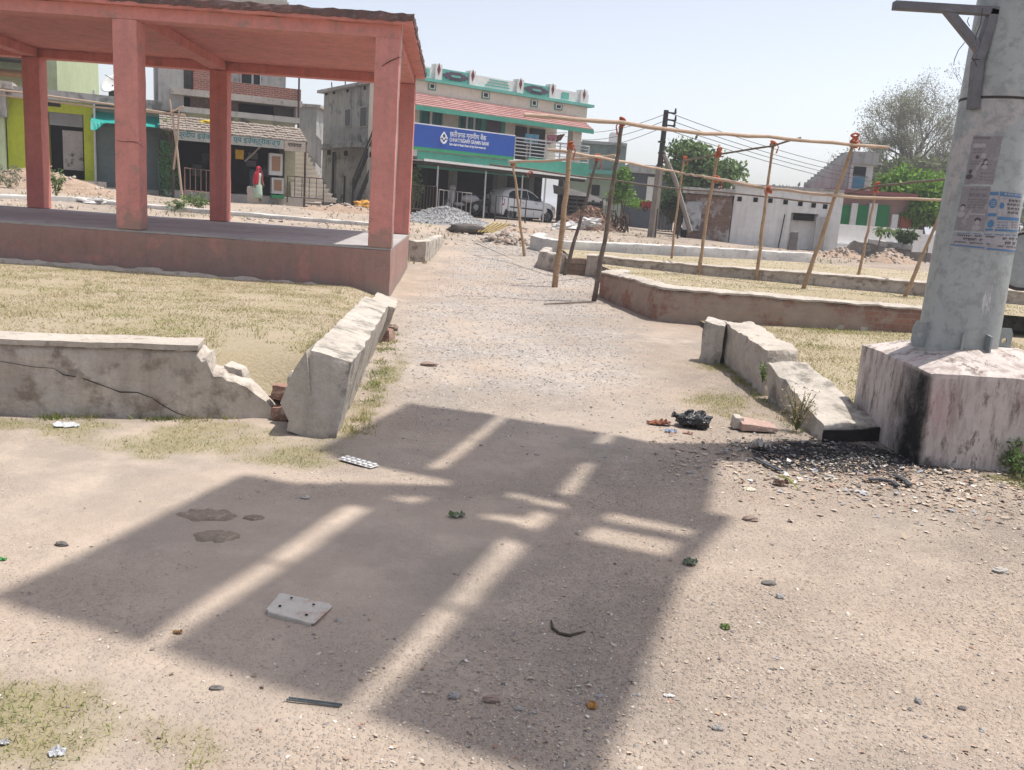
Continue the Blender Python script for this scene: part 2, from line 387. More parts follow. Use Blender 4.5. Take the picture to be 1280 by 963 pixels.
def ground_mat(name,base):
    t=NT(name); v=t.obj()
    def at(n): 
        a=t.n('ShaderNodeAttribute'); a.attribute_name=n; return a.outputs['Fac']
    big=t.noise(v,.55,5,.6); mid=t.noise(v,2.6,6,.65); fine=t.noise(v,38,5,.7); grit=t.n('ShaderNodeTexVoronoi',Scale=75.0); t.l(v,grit.inputs['Vector'])
    grit2=t.n('ShaderNodeTexVoronoi',Scale=28.0); t.l(v,grit2.inputs['Vector'])
    col=t.mix(t.ramp(big,[(.36,0),(.62,1)]),base[0],base[1])
    col=t.mix(t.ramp(mid,[(.45,0),(.68,.8)]),col,base[2])
    # small stones and chips read as lighter and darker grains
    gcol=t.ramp(grit.outputs['Color'],[(.0,(.17,.15,.135)),(.35,(.36,.28,.22)),(.7,(.42,.36,.30)),(1,(.55,.50,.44))],'CONSTANT')
    gm=t.ramp(grit.outputs['Distance'],[(.30,1),(.45,0)])
    dens=t.math('MULTIPLY',t.ramp(t.noise(v,1.4,5,.65),[(.38,.25),(.62,1)]),at('grit'))
    col=t.mix(t.math('MULTIPLY',gm,dens),col,gcol)
    # grey crushed stone along the path
    pg=t.ramp(grit2.outputs['Color'],[(0,(.20,.195,.19)),(.3,(.30,.285,.27)),(.6,(.38,.355,.33)),(.85,(.48,.45,.42))],'CONSTANT')
    pc=t.mix(.55,t.mix(t.noise(v,9,5,.7),(.43,.37,.32),(.33,.30,.275)),pg)
    pm=t.math('MULTIPLY',at('path'),t.ramp(t.noise(v,1.1,6,.7),[(.34,.1),(.60,1)]))
    col=t.mix(t.math('MULTIPLY',pm,.85),col,pc)
    gr=t.math('MULTIPLY',at('green'),.55)
    col=t.mix(gr,col,t.mix(t.noise(v,14,4,.6),(.25,.20,.09),(.15,.155,.055)))
    col=t.mix(t.ramp(at('soot'),[(.12,0),(.55,1)]),col,t.mix(t.noise(v,40,4,.6),(.012,.011,.012),(.06,.056,.055)))
    col=t.mix(t.math('ADD',.10,t.math('MULTIPLY',at('grit'),.28)),col,t.ramp(fine,[(.25,.3),(.75,1)]),'MULTIPLY')
    t.l(col,t.b.inputs['Base Color']); t.b.inputs['Roughness'].default_value=.95; t.b.inputs['Specular IOR Level'].default_value=.15
    h=t.math('ADD',t.math('MULTIPLY',t.math('ADD',t.math('MULTIPLY',fine,.9),t.math('MULTIPLY',gm,.4)),t.math('ADD',.15,at('grit'))),t.math('MULTIPLY',t.noise(v,5,5,.6),1.7))
    t.bump(h,.75,.017)
    return t.mat
dirt=ground_mat('sandy_dirt',((.375,.30,.24),(.275,.235,.198),(.42,.345,.28)))
gnd=np_obj('ground',V,F,dirt,kind='structure'); attr(gnd,'grit',A_grit); attr(gnd,'path',A_path); attr(gnd,'soot',A_soot); attr(gnd,'green',A_gr)
gnd.data.polygons.foreach_set('use_smooth',[True]*len(gnd.data.polygons))

# left lawn: raised earth between the low wall, the tilted kerb and the plinth
def xr(y): return np.interp(y,[5.2,7.4,9.5,12.6],[-1.36,-1.46,-1.60,-1.95])
def lawn_z(x,y):
    z=.36-.23*(y-5.3)/7.2
    e=xr(y)-x
    return z*(sst(-.02,.55,e) if y>9.3 else 1)*(1 if y>9.9 else 1)+.025*N((x,y,0),1.6,2)
V=[];F=[];A=[]
ny,nx2=70,90
for j in range(ny+1):
    y=5.56+(12.53-5.56)*j/ny
    for i in range(nx2+1):
        u=(i/nx2)**1.6; x=xr(y)-u*13
        yy=y+max(0,(-1.5-x))*(-.235)*(1-j/ny)
        z=lawn_z(x,yy)
        if x>-2.15 and yy<6.1: z-=.30*sst(.62,.05,math.hypot((x+1.45)*.9,(yy-5.35)))
        V.append((x,yy,z))
for j in range(ny):
    for i in range(nx2): a=j*(nx2+1)+i; F.append((a+1,a,a+nx2+1,a+nx2+2))
def lawn_mat(name):
    t=NT(name); v=t.obj()
    col=t.mix(t.ramp(t.noise(v,1.1,6,.7),[(.40,0),(.62,1)]),(.46,.385,.285),(.39,.325,.215))
    col=t.mix(t.ramp(t.noise(v,2.3,6,.7),[(.56,0),(.70,.8)]),col,(.22,.215,.08))
    col=t.mix(.45,col,t.ramp(t.noise(v,60,4,.7),[(.25,.25),(.75,1)]),'MULTIPLY')
    t.l(col,t.b.inputs['Base Color']); t.b.inputs['Roughness'].default_value=.95; t.b.inputs['Specular IOR Level'].default_value=.1
    t.bump(t.noise(v,45,5,.7),.8,.03); return t.mat
lawnm=lawn_mat('dry_lawn_earth')
o=np_obj('lawn',V,F,lawnm,kind='structure'); o.data.polygons.foreach_set('use_smooth',[True]*len(F))

drygrass=MI('dry_grass',[(.50,.41,.28),(.40,.32,.20),(.58,.50,.36),(.30,.25,.14),(.27,.26,.12)],.8,.25,[(.27,.27,.10),(.33,.32,.14),(.20,.22,.075),(.43,.37,.20),(.24,.26,.09)],.9)
greengrass=MI('short_green_grass',[(.27,.265,.10),(.40,.34,.17),(.20,.22,.075),(.48,.40,.24),(.31,.285,.12)],.8,.25,[(.13,.19,.045),(.18,.24,.06),(.30,.28,.10),(.11,.16,.04),(.22,.24,.08)],2.5)
def blades(name,P,hgt,wid,mat,kind='stuff',lean=.6):
    n=len(P); P=np.asarray(P); a=RNG.uniform(0,2*math.pi,n); h=hgt*RNG.uniform(.4,1.25,n); w=wid*RNG.uniform(.6,1.4,n)
    dx=np.stack([np.cos(a)*w,np.sin(a)*w,np.zeros(n)],1); b=RNG.uniform(0,2*math.pi,n); l=h*lean*RNG.uniform(.2,1.5,n)
    tip=P+np.stack([np.cos(b)*l,np.sin(b)*l,h],1)
    V=np.empty((n*3,3)); V[0::3]=P-dx; V[1::3]=P+dx; V[2::3]=tip
    return np_obj(name,V,np.arange(n*3).reshape(n,3),mat,kind=kind)
pts=[]
while len(pts)<110000:
    y=5.35+7.1*random.random()**1.25; x=xr(y)-.03-random.random()**1.25*9.5
    yf=5.58+max(0,(-1.5-x))*(-.235)
    if y<yf+.02: continue
    d=N((x,y,0),1.3,11)+.5*N((x,y,0),4,3)
    if random.random()>.55+1.0*d: continue
    if x>-2.0 and y<5.95: continue
    pts.append((x,y,lawn_z(x,y)-.008))
blades('lawn_grass',pts,.024,.005,drygrass,lean=1.3)
tuft=[]
for k in range(520):
    y=5.5+6.8*random.random()**1.15; x=xr(y)-.05-random.random()*8
    if y<5.62+max(0,(-1.5-x))*(-.235) or (x>-2.0 and y<6.0): continue
    if N((x,y,0),1.1,5)<-.1: continue
    for q in range(random.randint(8,26)): tuft.append((x+random.gauss(0,.035),y+random.gauss(0,.035),lawn_z(x,y)-.01))
blades('lawn_tufts',tuft,.055,.004,drygrass,lean=.8)
tuft=[]
for k in range(330):
    e=random.random()
    if e<.62:
        s_=random.uniform(0,6.3); px_,py_=-8.5+s_*1.12,0; x=-1.47-s_*.977; y=5.41-s_*.212-random.uniform(.0,.07)
        if N((x,0,0),2.2,3)<-.12: continue
    elif e<.85: y=random.uniform(5.2,9.4); x=float(np.interp(y,[5.1,9.9],[-1.0,-1.47]))+random.uniform(.02,.16)
    else: y=random.uniform(6.0,8.9); x=2.13-random.uniform(.0,.10)
    for q in range(random.randint(8,30)): tuft.append((x+random.gauss(0,.03),y+random.gauss(0,.022),bump_z(x,y)-.006))
blades('wall_foot_grass',tuft,.045,.0032,greengrass,lean=.9)
pts=[]
while len(pts)<15000:
    x,y=random.choice(((random.uniform(-3.4,-.6),random.uniform(4.2,5.35)),(random.uniform(-2.2,-.4),random.uniform(1.75,2.5)),(random.uniform(-1.25,-.7),random.uniform(5.2,9.2)),(random.uniform(1.3,2.15),random.uniform(6.3,8.8)),(random.uniform(2.9,3.9),random.uniform(5.0,5.4))))
    if random.random()<grass_f(x,y)*.9-.08 and not(x<-1.4 and y>5.42+(x+1.47)*.23): pts.append((x,y,bump_z(x,y)-.004))
blades('verge_grass',pts,.020,.0022,greengrass,lean=1.2)

# ------------------------------------------------------------------ loose stones and litter
def stones(name,P,sz,mat,flat=.55,seed=0):
    """P: (x,y,z) ; sz: radius per stone - lumpy 8-point stones"""
    base=np.array([(1,0,0),(0,1,0),(-1,0,0),(0,-1,0),(.6,.6,.75),(-.6,.6,.7),(-.6,-.6,.8),(.6,-.6,.7)],float)
    base[:4,2]=-.15
    faces=[(4,5,6),(4,6,7),(0,1,4),(1,5,4),(1,2,5),(2,6,5),(2,3,6),(3,7,6),(3,0,7),(0,4,7)]
    n=len(P); P=np.asarray(P); sz=np.asarray(sz); rg=np.random.default_rng(seed)
    b=base[None]*(1+rg.uniform(-.38,.38,(n,8,3))); sc=np.stack([rg.uniform(.7,1.35,n),rg.uniform(.5,1.0,n),flat*rg.uniform(.45,1.3,n)],1)
    b=b*sc[:,None,:]; a=rg.uniform(0,6.28,n); c,s=np.cos(a)[:,None],np.sin(a)[:,None]
    tl=rg.normal(0,.22,(n,1)); z=b[:,:,2]+b[:,:,0]*tl
    V=np.stack([b[:,:,0]*c-b[:,:,1]*s,b[:,:,0]*s+b[:,:,1]*c,z],2)*sz[:,None,None]+P[:,None,:]
    F=np.array(faces)[None]+ (np.arange(n)*8)[:,None,None]
    return np_obj(name,V.reshape(-1,3),F.reshape(-1,3),mat,kind='stuff')
gravelm=MI('gravel_stones',[(.37,.30,.25),(.30,.25,.215),(.43,.37,.32),(.24,.215,.20),(.36,.28,.225),(.50,.45,.40),(.28,.265,.255),(.40,.32,.26)],.9)
pathm=MI('crushed_stone',[(.30,.285,.27),(.24,.235,.23),(.38,.35,.325),(.34,.305,.275),(.44,.41,.38),(.19,.185,.185),(.36,.31,.265)],.9)
P=[];Z=[]
while len(P)<24000:
    y=1.8+9.5*random.random()**1.35; x=random.uniform(-.75,.75)*y*.95
    if y>9.3 and random.random()<.5: continue
    d=grit_f(x,y)*.9-.08+.3*N((x,y,0),2.7,4)
    if random.random()>d: continue
    if x<-1.2 and y>5.2: continue
    r=.0020+.0042*random.random()**2.2
    if random.random()<.018: r=random.uniform(.006,.012)
    P.append((x,y,bump_z(x,y)+r*.05)); Z.append(r)
stones('ground_gravel',P,Z,gravelm,seed=1)
P=[];Z=[]
while len(P)<11000:
    y=random.uniform(4.5,27); x=random.uniform(-3.2,3.4)
    if random.random()>path_f(x,y)*(.55+.6*N((x,y,0),.7,5)): continue
    if random.random()>1.2-y/28: continue
    r=random.uniform(.004,.010)+.0004*y; P.append((x,y,zg(x,y)+bump_z(x,y))); Z.append(r)
stones('path_gravel',P,Z,pathm,seed=2)
# flat litter scraps round the pedestal
def scraps(name,P,sz,mat,seed=0,curl=.5):
    n=len(P); rg=np.random.default_rng(seed); P=np.asarray(P); sz=np.asarray(sz); a=rg.uniform(0,6.28,n); asp=rg.uniform(.35,1,n)
    q=np.array([(-1,-1),(1,-1),(1,1),(-1,1)],float); q=q[None]*(1+rg.uniform(-.3,.3,(n,4,2))); q[:,:,1]*=asp[:,None]
    c,s=np.cos(a)[:,None],np.sin(a)[:,None]
    z=np.abs(rg.normal(.0,curl,(n,4)))*.9+.12
    V=np.stack([q[:,:,0]*c-q[:,:,1]*s,q[:,:,0]*s+q[:,:,1]*c,z],2)*sz[:,None,None]+P[:,None,:]
    return np_obj(name,V.reshape(-1,3),np.arange(n*4).reshape(n,4),mat,kind='stuff')
litm=MI('litter_scraps',[(.36,.28,.21),(.43,.36,.29),(.28,.19,.14),(.25,.22,.19),(.54,.50,.46),(.33,.24,.17),(.19,.155,.135),(.40,.33,.26),(.27,.15,.11),(.26,.27,.30),(.40,.31,.23),(.13,.12,.12),(.46,.38,.30),(.33,.265,.20),(.22,.16,.12),(.38,.31,.25),(.30,.235,.18)],.8)
P=[];Z=[]
while len(P)<3600:
    x=random.gauss(2.35,.72); y=random.gauss(5.05,.36)-.10*(x-2.2)
    if y>5.38 and x>2.5: continue
    if x>4.0 or y>6.3 or x<.9: continue
    P.append((x,y,bump_z(x,y)+.002)); Z.append(.004+.013*random.random()**2.8)
while len(P)<3300:
    x=random.gauss(1.55,.28); y=random.gauss(5.85,.22); P.append((x,y,bump_z(x,y)+.002)); Z.append(.005+.013*random.random()**2.2)
while len(P)<8200:
    y=1.9+6*random.random()**1.2; x=random.uniform(-.7,.8)*y
    if random.random()>grit_f(x,y)*1.1-.08: continue
    P.append((x,y,bump_z(x,y)+.001)); Z.append(.002+.0055*random.random()**2.5)
scraps('litter',P,Z,litm,4)
ashm=MI('burnt_scraps',[(.012,.012,.013),(.03,.028,.028),(.02,.018,.018),(.10,.098,.10),(.045,.042,.042),(.015,.014,.015),(.22,.215,.22),(.03,.03,.035)],.7)
P=[];Z=[]
while len(P)<2600:
    x=random.gauss(2.18,.34); y=random.gauss(5.55,.2)
    if x>2.56 and y>5.36: continue
    P.append((x,y,bump_z(x,y)++.004+.02*random.random()*math.exp(-((x-2.3)/.3)**2))); Z.append(.003+.011*random.random()**2.8)
scraps('burnt_litter',P,Z,ashm,5,.45)

# ------------------------------------------------------------------ left low wall, rubble, tilted kerb
d=Vector((-1.88+3.03,5.31-5.06,0)).normalized(); nrm=Vector((-d.y,d.x,0))
E0=Vector((-8.5,0,0)); p0=Vector((-3.03,5.06,0))+d*(-5.6); p1=Vector((-1.47,5.41,0)); Lw=(p1-p0).length
def brk(s,x,y):
    e=Lw-s
    z=.44 if e>.46 else (.40-.02*N((s,0,0),30) if e>.40 else (.30 if e>.31 else np.interp(e,[0,.07,.17,.31],[.03,.12,.22,.27])))
    return float(z)+.012*N((s,0,0),9,2)
mb=MB(); th=.27
mb.sweep([p0+nrm*th/2,p1+nrm*th/2],th,-.08,brk,step=.028,amp=.017,sc=6,nw=6,nh=14)
wall=mb.build('garden_wall',oldconc2,label='low cracked concrete garden wall with a broken sloping end at left',cat='wall',loc=p1,smooth=True)
mb=MB()
top=[p0+Vector((0,0,.43))-nrm*.012,p0+d*(Lw-.47)+Vector((0,0,.43))-nrm*.012]
q=[top[0],top[1],top[1]+nrm*(th+.015),top[0]+nrm*(th+.015)]
mb.rough([*q,*[p+Vector((0,0,.033)) for p in q]],(120,6,2),.007,6,.003,2)
mb.build('coping',coping,wall,smooth=True)
# the long crack: a thin dark gap following the wall face
cr=[(0,452),(40,458),(68,461),(80,468),(100,472),(118,478),(140,486),(150,490),(172,491),(190,498),(205,507),(222,516),(240,522)]
fl=Fr(p0,p1); mb=MB(); pts=[]
for (x,y) in cr:
    s,z=fl.fp(x,y,-.004); pts.append((s,z+.004*random.uniform(-1,1)))
P3=[fl.w((s,-.010,z)) for s,z in pts]
mb.tube(P3,[.0015,.002,.0015,.003,.002,.003,.0025,.0045,.003,.002,.0025,.002,.001],5)
mb.build('crack',darkin,wall)
# lump of plaster and bricks in the gap
mb=MB(); mb.rough([(-1.83,5.44,.22),(-1.70,5.47,.20),(-1.69,5.60,.20),(-1.82,5.60,.22),(-1.83,5.44,.325),(-1.72,5.46,.30),(-1.71,5.58,.295),(-1.81,5.59,.33)],(6,6,3),.012,9,.005,4)
mb.build('plaster_chunk',oldconc,label='broken plaster chunk lying behind the sloping wall end',cat='rubble',loc=(-1.75,5.5,.24),smooth=True)
redrub=M('red_brick_rubble',(.33,.19,.14),(.25,.155,.12),9,c3=(.40,.32,.26),s3=14,t3=.55)
for k,(c,sz,lb) in enumerate((((-1.44,5.47,.17),.062,'broken red brick wedged high in the wall gap'),((-1.44,5.41,.05),.05,'broken red brick at the foot of the wall gap'))):
    mb=MB(); mb.rough([Vector(c)+Vector((a*sz*1.25,b*sz*.9,h*sz*.8)) for h in(-1,1) for a,b in((-1,-1),(1,-1),(1,1),(-1,1))],(5,4,4),.012,20,.004,k)
    mb.build('broken_brick',redrub,label=lb,cat='brick',loc=c,group='bricks fallen into the wall gap')
mb=MB(); mb.ball((-1.335,5.36,.27),.062,(1,.9,1.2),14,10,.25,3)
mb.build('cobble',oldconc2,label='rounded grey stone propped against the tilted kerb block',cat='stone',loc=(-1.335,5.36,.27),smooth=True)
# tilted kerb (two blocks)
F0=[(-1.34,5.09,.10),(-1.22,5.06,-.06),(-1.03,5.06,-.05),(-.955,5.10,.46),(-1.185,5.10,.52),(-1.27,5.09,.40)]
def kerb(name,A,B,shift,label,sd):
    mb=MB(); Z0=Vector((0,0,0))
    a=[Vector(p) for p in A]; b=[Vector(p) for p in B]
    mb.rough([a[0],a[1],b[1],b[0],a[3],a[2],b[2],b[3]],(9,30,12),.013,5,.005,sd,.03)
    return mb.build(name,oldconc if sd==1 else coping,label=label,cat='kerb',loc=(a[0]+b[1])/2,smooth=True,group='kerb blocks heaved out beside the left lawn')
# cross-section order: bottom-left, bottom-right, top-right, top-left
k1=kerb('kerb_block',[(-1.33,5.09,.02),(-1.04,5.07,-.05),(-.945,5.09,.46),(-1.205,5.10,.52)],[(-1.64,8.52,-.05),(-1.36,8.52,-.06),(-1.235,8.50,.42),(-1.48,8.50,.47)],0,'long concrete kerb block tilted over toward the path',1)
mb=MB(); mb.prism([(-1.22,5.085,.515),(-1.29,5.088,.40),(-1.37,5.09,.19),(-1.30,5.09,.05),(-1.18,5.09,.2)],(-.03,.5,0)); mb.build('broken_corner',oldconc,k1)
k2=kerb('kerb_block',[(-1.63,8.63,-.05),(-1.35,8.62,-.06),(-1.19,8.62,.36),(-1.44,8.63,.41)],[(-1.80,9.95,-.05),(-1.5,9.95,-.06),(-1.36,9.93,.30),(-1.60,9.94,.36)],0,'short concrete kerb block at the far end beside the pavilion plinth',2)
mb=MB(); mb.rough([(-1.40,8.75,-.02),(-1.25,8.72,-.02),(-1.22,8.95,-.02),(-1.38,8.98,-.02),(-1.38,8.76,.13),(-1.27,8.74,.11),(-1.25,8.93,.10),(-1.36,8.95,.12)],(5,5,4),.012,14,.004,3)
mb.build('broken_brick',redrub,label='dark broken brick under the far tilted kerb joint',cat='brick',loc=(-1.3,8.85,0))

# ------------------------------------------------------------------ pavilion
def PV(s,dp,z): return (s-.08*dp,12.56+dp,z)
def pbox(mb,s0,s1,d0,d1,z0,z1,sd=0,seg=.25,amp=.006):
    c=[PV(s0,d0,z0),PV(s1,d0,z0),PV(s1,d1,z0),PV(s0,d1,z0),PV(s0,d0,z1),PV(s1,d0,z1),PV(s1,d1,z1),PV(s0,d1,z1)]
    n=[max(1,min(60,int(abs(q)/seg))) for q in (s1-s0,d1-d0,z1-z0)]
    mb.rough(c,n,amp,3,amp*.4,sd)
zt=D(487,311,12.56).z; zb=D(477,46.6,12.56).z; zr0=D(477,29,12.46).z; zr1=D(477,17,12.46).z
SR=-1.845; SL=-13.0; DB=5.22
pav=thing('pavilion','open pink concrete pavilion with square columns and flat roof','pavilion',PV(SR,0,0))
mb=MB(); pbox(mb,SL,SR,0,DB,-.3,zt-.03,1,.12,.008); mb.build('plinth',pink_plinth,pav,smooth=False)
mb=MB(); pbox(mb,SL+.0,SR-.004,.004,DB-.004,zt-.027,zt,2,.3,.003); mb.build('floor',cement,pav)
CW=.335
for k,s in enumerate((SR-CW/2+.005,-5.575,-9.15)):
    mb=MB(); pbox(mb,s-CW/2,s+CW/2,-.004,CW,zt+.002,zb+.004,3+k,.11,.007); fc=mb.build('column',pink_col,pav,bevel=.012)
    if k==1:
        mb=MB(); pts=[D(x,y,12.545) for x,y in((146,176),(156,177.5),(166,177.5),(172,179),(179.5,185))]; mb.tube(pts,[.002,.0035,.004,.0035,.002],5); mb.build('crack',darkin,fc)
    if k==0:
        mb=MB(); pts=[D(x,y,12.545) for x,y in((477,83),(487,77),(497,72.5),(502,71.5))]; mb.tube(pts,[.004,.006,.005,.004],5); mb.build('crack',darkin,fc)
    mb=MB(); pbox(mb,s-CW/2,s+CW/2,DB-CW-.03,DB-.03,zt+.002,zb+.004,13+k,.11,.006); mb.build('column',pink,pav,bevel=.012)
    mb=MB(); pbox(mb,s-CW/2+.03,s+CW/2-.03,CW-.0,DB-CW-.03,zb+.005,zr0-.005,17+k,.3,.006); mb.build('cross_beam',pink,pav)
mb=MB(); pbox(mb,SL,SR,.0,CW-.04,zb,zr0-.003,20,.25,.006); mb.build('front_beam',pink_col,pav)
mb=MB(); pbox(mb,SL,SR,DB-CW+.01,DB-.03,zb,zr0-.003,21,.25,.006); mb.build('rear_beam',pink,pav)
mb=MB(); pbox(mb,SL-.1,SR+.17,-.11,DB+.15,zr0,zr1-.02,22,.14,.012); rf=mb.build('roof_slab',pink,pav)
mb=MB(); c=[PV(SL-.12,-.135,zr0+.035),PV(SR+.19,-.135,zr0+.035),PV(SR+.19,DB+.17,zr0+.035),PV(SL-.12,DB+.17,zr0+.035)]
mb.rough([*c,*[(a,b,zr1+.015) for a,b,_ in c]],(150,60,3),.022,9,.014,5); mb.build('crumbling_edge',roofedge,rf)
# crumbled white footing stones along the plinth
mb=MB(); f0=D(-60,323,12.30); f1=D(392,362,12.2)
mb.sweep([(-7.9,12.36),(-2.85,12.38)],.2,0,lambda s,x,y:.19-.05*sst(-6,-2.6,x)+.03*N((x,0,0),3),step=.08,amp=.03,sc=6,nw=3,nh=3)
mb.build('footing_edge',coping,pav)
# thin wire hanging down the corner column
mb=MB(); mb.tube([PV(SR+.03,-.02,zr0),PV(SR+.02,-.03,2.6),PV(SR+.03,-.01,2.2),PV(SR+.012,-.02,.7)],.006,5)
mb.build('wire',M('pale_wire',(.6,.55,.52)),pav)
# ------------------------------------------------------------------ kerbs and stub wall behind the pavilion
mb=MB(); mb.sweep([(-2.16,22.9),(-2.13,19.12),(-4.6,19.35)],.24,lambda d,x,y:zg(x,y)-.1,.52,step=.12,amp=.02,sc=5,nw=4,nh=5)
mb.build('low_bed_wall',oldconc,label='short pale masonry corner of a bed wall just behind the pavilion',cat='wall',loc=(-2.15,19.2,0),smooth=True)
gp=[GG(x,y) for x,y in((-40,247),(100,252),(150,257),(250,266),(370,276),(468,284))]
mb=MB(); mb.sweep([(p.x,p.y) for p in gp],.22,lambda d,x,y:zg(x,y)-.1,lambda d,x,y:zg(x,y)+.13,step=.35,amp=.02,nw=2,nh=3)
mb.build('street_kerb',whitecurb,label='long low pale kerb crossing the waste ground behind the pavilion',cat='kerb',loc=gp[3],smooth=True)
# ------------------------------------------------------------------ kerb blocks on the right
mb=MB(); mb.rough([(1.87,8.86,-.06),(2.07,8.74,-.06),(2.17,9.0,-.06),(1.98,9.12,-.06),(1.885,8.86,.43),(2.075,8.73,.40),(2.16,8.97,.43),(1.99,9.10,.455)],(6,7,13),.016,6,.006,1,.03)
mb.build('upright_stone',oldconc,label='small upright concrete stub at the far end of the right kerb',cat='kerb',loc=(2,8.9,0),smooth=True)
mb=MB(); mb.rough([(2.13,7.33,-.06),(2.46,7.52,-.06),(2.46,9.1,-.06),(2.13,8.9,-.06),(2.13,7.34,.385),(2.45,7.53,.385),(2.46,9.18,.42),(2.10,8.9,.42)],(12,44,14),.020,6,.008,2,.03)
mb.build('kerb_block',coping,label='long flat topped concrete kerb block standing level on the right',cat='kerb',loc=(2.3,8.1,0),smooth=True,group='kerb blocks beside the pedestal')
zC=D(1032,533,5.93).z
mb=MB(); mb.rough([(2.15,5.90,-.08),(2.60,6.03,-.08),(2.42,7.25,-.05),(2.14,7.24,-.05),(2.165,5.92,zC),(2.62,6.06,zC+.02),(2.42,7.24,.335),(2.10,7.22,.315)],(14,40,10),.022,6,.009,3,.03)
cb=mb.build('kerb_block',oldconc,label='kerb block sunk and sloping down to the burnt pedestal',cat='kerb',loc=(2.35,6.5,0),smooth=True,group='kerb blocks beside the pedestal')
mb=MB(); mb.rough([(2.145,5.872,-.05),(2.595,6.0,-.05),(2.60,6.02,-.05),(2.15,5.9,-.05),(2.15,5.876,zC-.018),(2.60,6.008,zC-.002),(2.605,6.03,zC-.002),(2.155,5.9,zC-.018)],(12,2,6),.008,6,.004,8)
mb.build('burnt_end',M('sooty_concrete',(.035,.032,.03),(.018,.017,.017),5,c3=(.09,.08,.07),s3=8,t3=.62),cb,label='soot blackened end face')
# ------------------------------------------------------------------ beds to the right of the path
def bedgrass(name,poly,zf,mat=lawnm):
    xs_=[p[0] for p in poly]; ys_=[p[1] for p in poly]
    return poly
e1r=G(1143,388,.40)
BA=(1.50,14.95); BB=(2.02,12.14); BC=(6.0,11.9)
pb=[BA,(1.93,12.62),BB,(2.5,12.13),BC]
mb=MB(); mb.sweep([(1.86,16.2),BA,BB,BC],.26,lambda d,x,y:-.08,lambda d,x,y:.47-.02*sst(2,6,x)-.07*sst(13,16,y),step=.10,amp=.022,sc=4,nw=4,nh=7,sd=3)
w1=mb.build('bed_wall',brickwall,label='nearest low bed wall with bare brick face and pale coping',cat='wall',loc=(2,12.1,0),group='low walls of the planting beds')
mb=MB(); mb.sweep([(1.86,16.0),BA,BB,BC],.285,lambda d,x,y:.445-.02*sst(2,6,x)-.07*sst(13,16,y),lambda d,x,y:.495-.02*sst(2,6,x)-.07*sst(13,16,y),step=.09,amp=.02,sc=6,nw=4,nh=2,sd=5)
mb.build('coping',coping,w1,smooth=True)
# second bed
Q=[(1.46,18.75),(3.2,17.55),(5.3,16.1),(7.1,14.75),(10.5,13.3),(13,12.4)]
z2=lambda d,x,y:.50+.13*sst(2,7,x)
mb=MB(); mb.sweep([(a,b+.12) for a,b in Q],.30,-.05,z2,step=.12,amp=.02,sc=3.5,nw=4,nh=5,sd=7)
w2=mb.build('bed_wall',oldconc2,label='middle bed wall, a long rounded pale concrete band with poles standing behind',cat='wall',loc=(1.46,18.8,0),smooth=True,group='low walls of the planting beds')
mb=MB(); mb.sweep([(a,b+.12) for a,b in Q],.32,lambda d,x,y:z2(d,x,y)-.03,lambda d,x,y:z2(d,x,y)+.015,step=.12,amp=.02,sc=5,nw=4,nh=2,sd=9); mb.build('coping',coping,w2,smooth=True)
mb=MB(); mb.sweep([(.95,18.86),(1.42,18.92)],.26,-.05,.41,step=.1,amp=.015,nw=3,nh=4); mb.build('brown_blocks',brown_brick,w2,label='bare brown blocks where the plaster is missing')
mb=MB(); mb.sweep([(.62,21.4),(.50,19.62),(.92,18.86)],.25,-.05,lambda d,x,y:.47,step=.1,amp=.02,nw=4,nh=5,sd=4)
mb.build('bed_wall',oldconc,label='short angled wall end of the middle bed next to the path',cat='wall',loc=(.6,19.4,0),smooth=True,group='low walls of the planting beds')
# third bed: long white kerb
wl=[GG(672,315),GG(700,320),GG(840,325),GG(1014,333)]
mb=MB(); mb.sweep([(wl[0].x+.1,wl[0].y+1.4),(wl[0].x-.05,wl[0].y+.5),(wl[1].x,wl[1].y+.15),(wl[2].x,wl[2].y+.15),(wl[3].x,wl[3].y+.1)],.34,lambda d,x,y:zg(x,y)-.1,lambda d,x,y:zg(x,y)+.37,step=.16,amp=.02,nw=4,nh=4,sd=11)
mb.build('bed_kerb',whitecurb,label='far white painted kerb with a rounded left end',cat='kerb',loc=wl[1],smooth=True)
# brick edging behind the upright kerb blocks
mb=MB(); a=GG(930,403,.08); b=GG(1085,412,.12); c=GG(1180,417,.14)
for i in range(16):
    p=a.lerp(b,i/16); q=a.lerp(b,(i+.9)/16); j=random.uniform(-.02,.02)
    mb.rough([(p.x,p.y+j,.0),(q.x,q.y+j,.0),(q.x,q.y+.2+j,0),(p.x,p.y+.2+j,0),(p.x,p.y+j,.15),(q.x,q.y+j,.155),(q.x,q.y+.2+j,.15),(p.x,p.y+.2+j,.15)],(4,3,3),.014,12,.004,i)
mb.build('brick_edging',oldconc2,label='row of small worn bricks edging the right hand lawn',cat='edging',loc=a,smooth=True)
mb=MB(); mb.sweep([(b.x+.1,b.y+.1),(c.x+.4,c.y+.1)],.22,0,.17,step=.1,amp=.02,nw=3,nh=3); mb.build('kerb_strip',coping,label='flat pale kerb strip continuing the brick edging to the right',cat='kerb',loc=b,smooth=True)
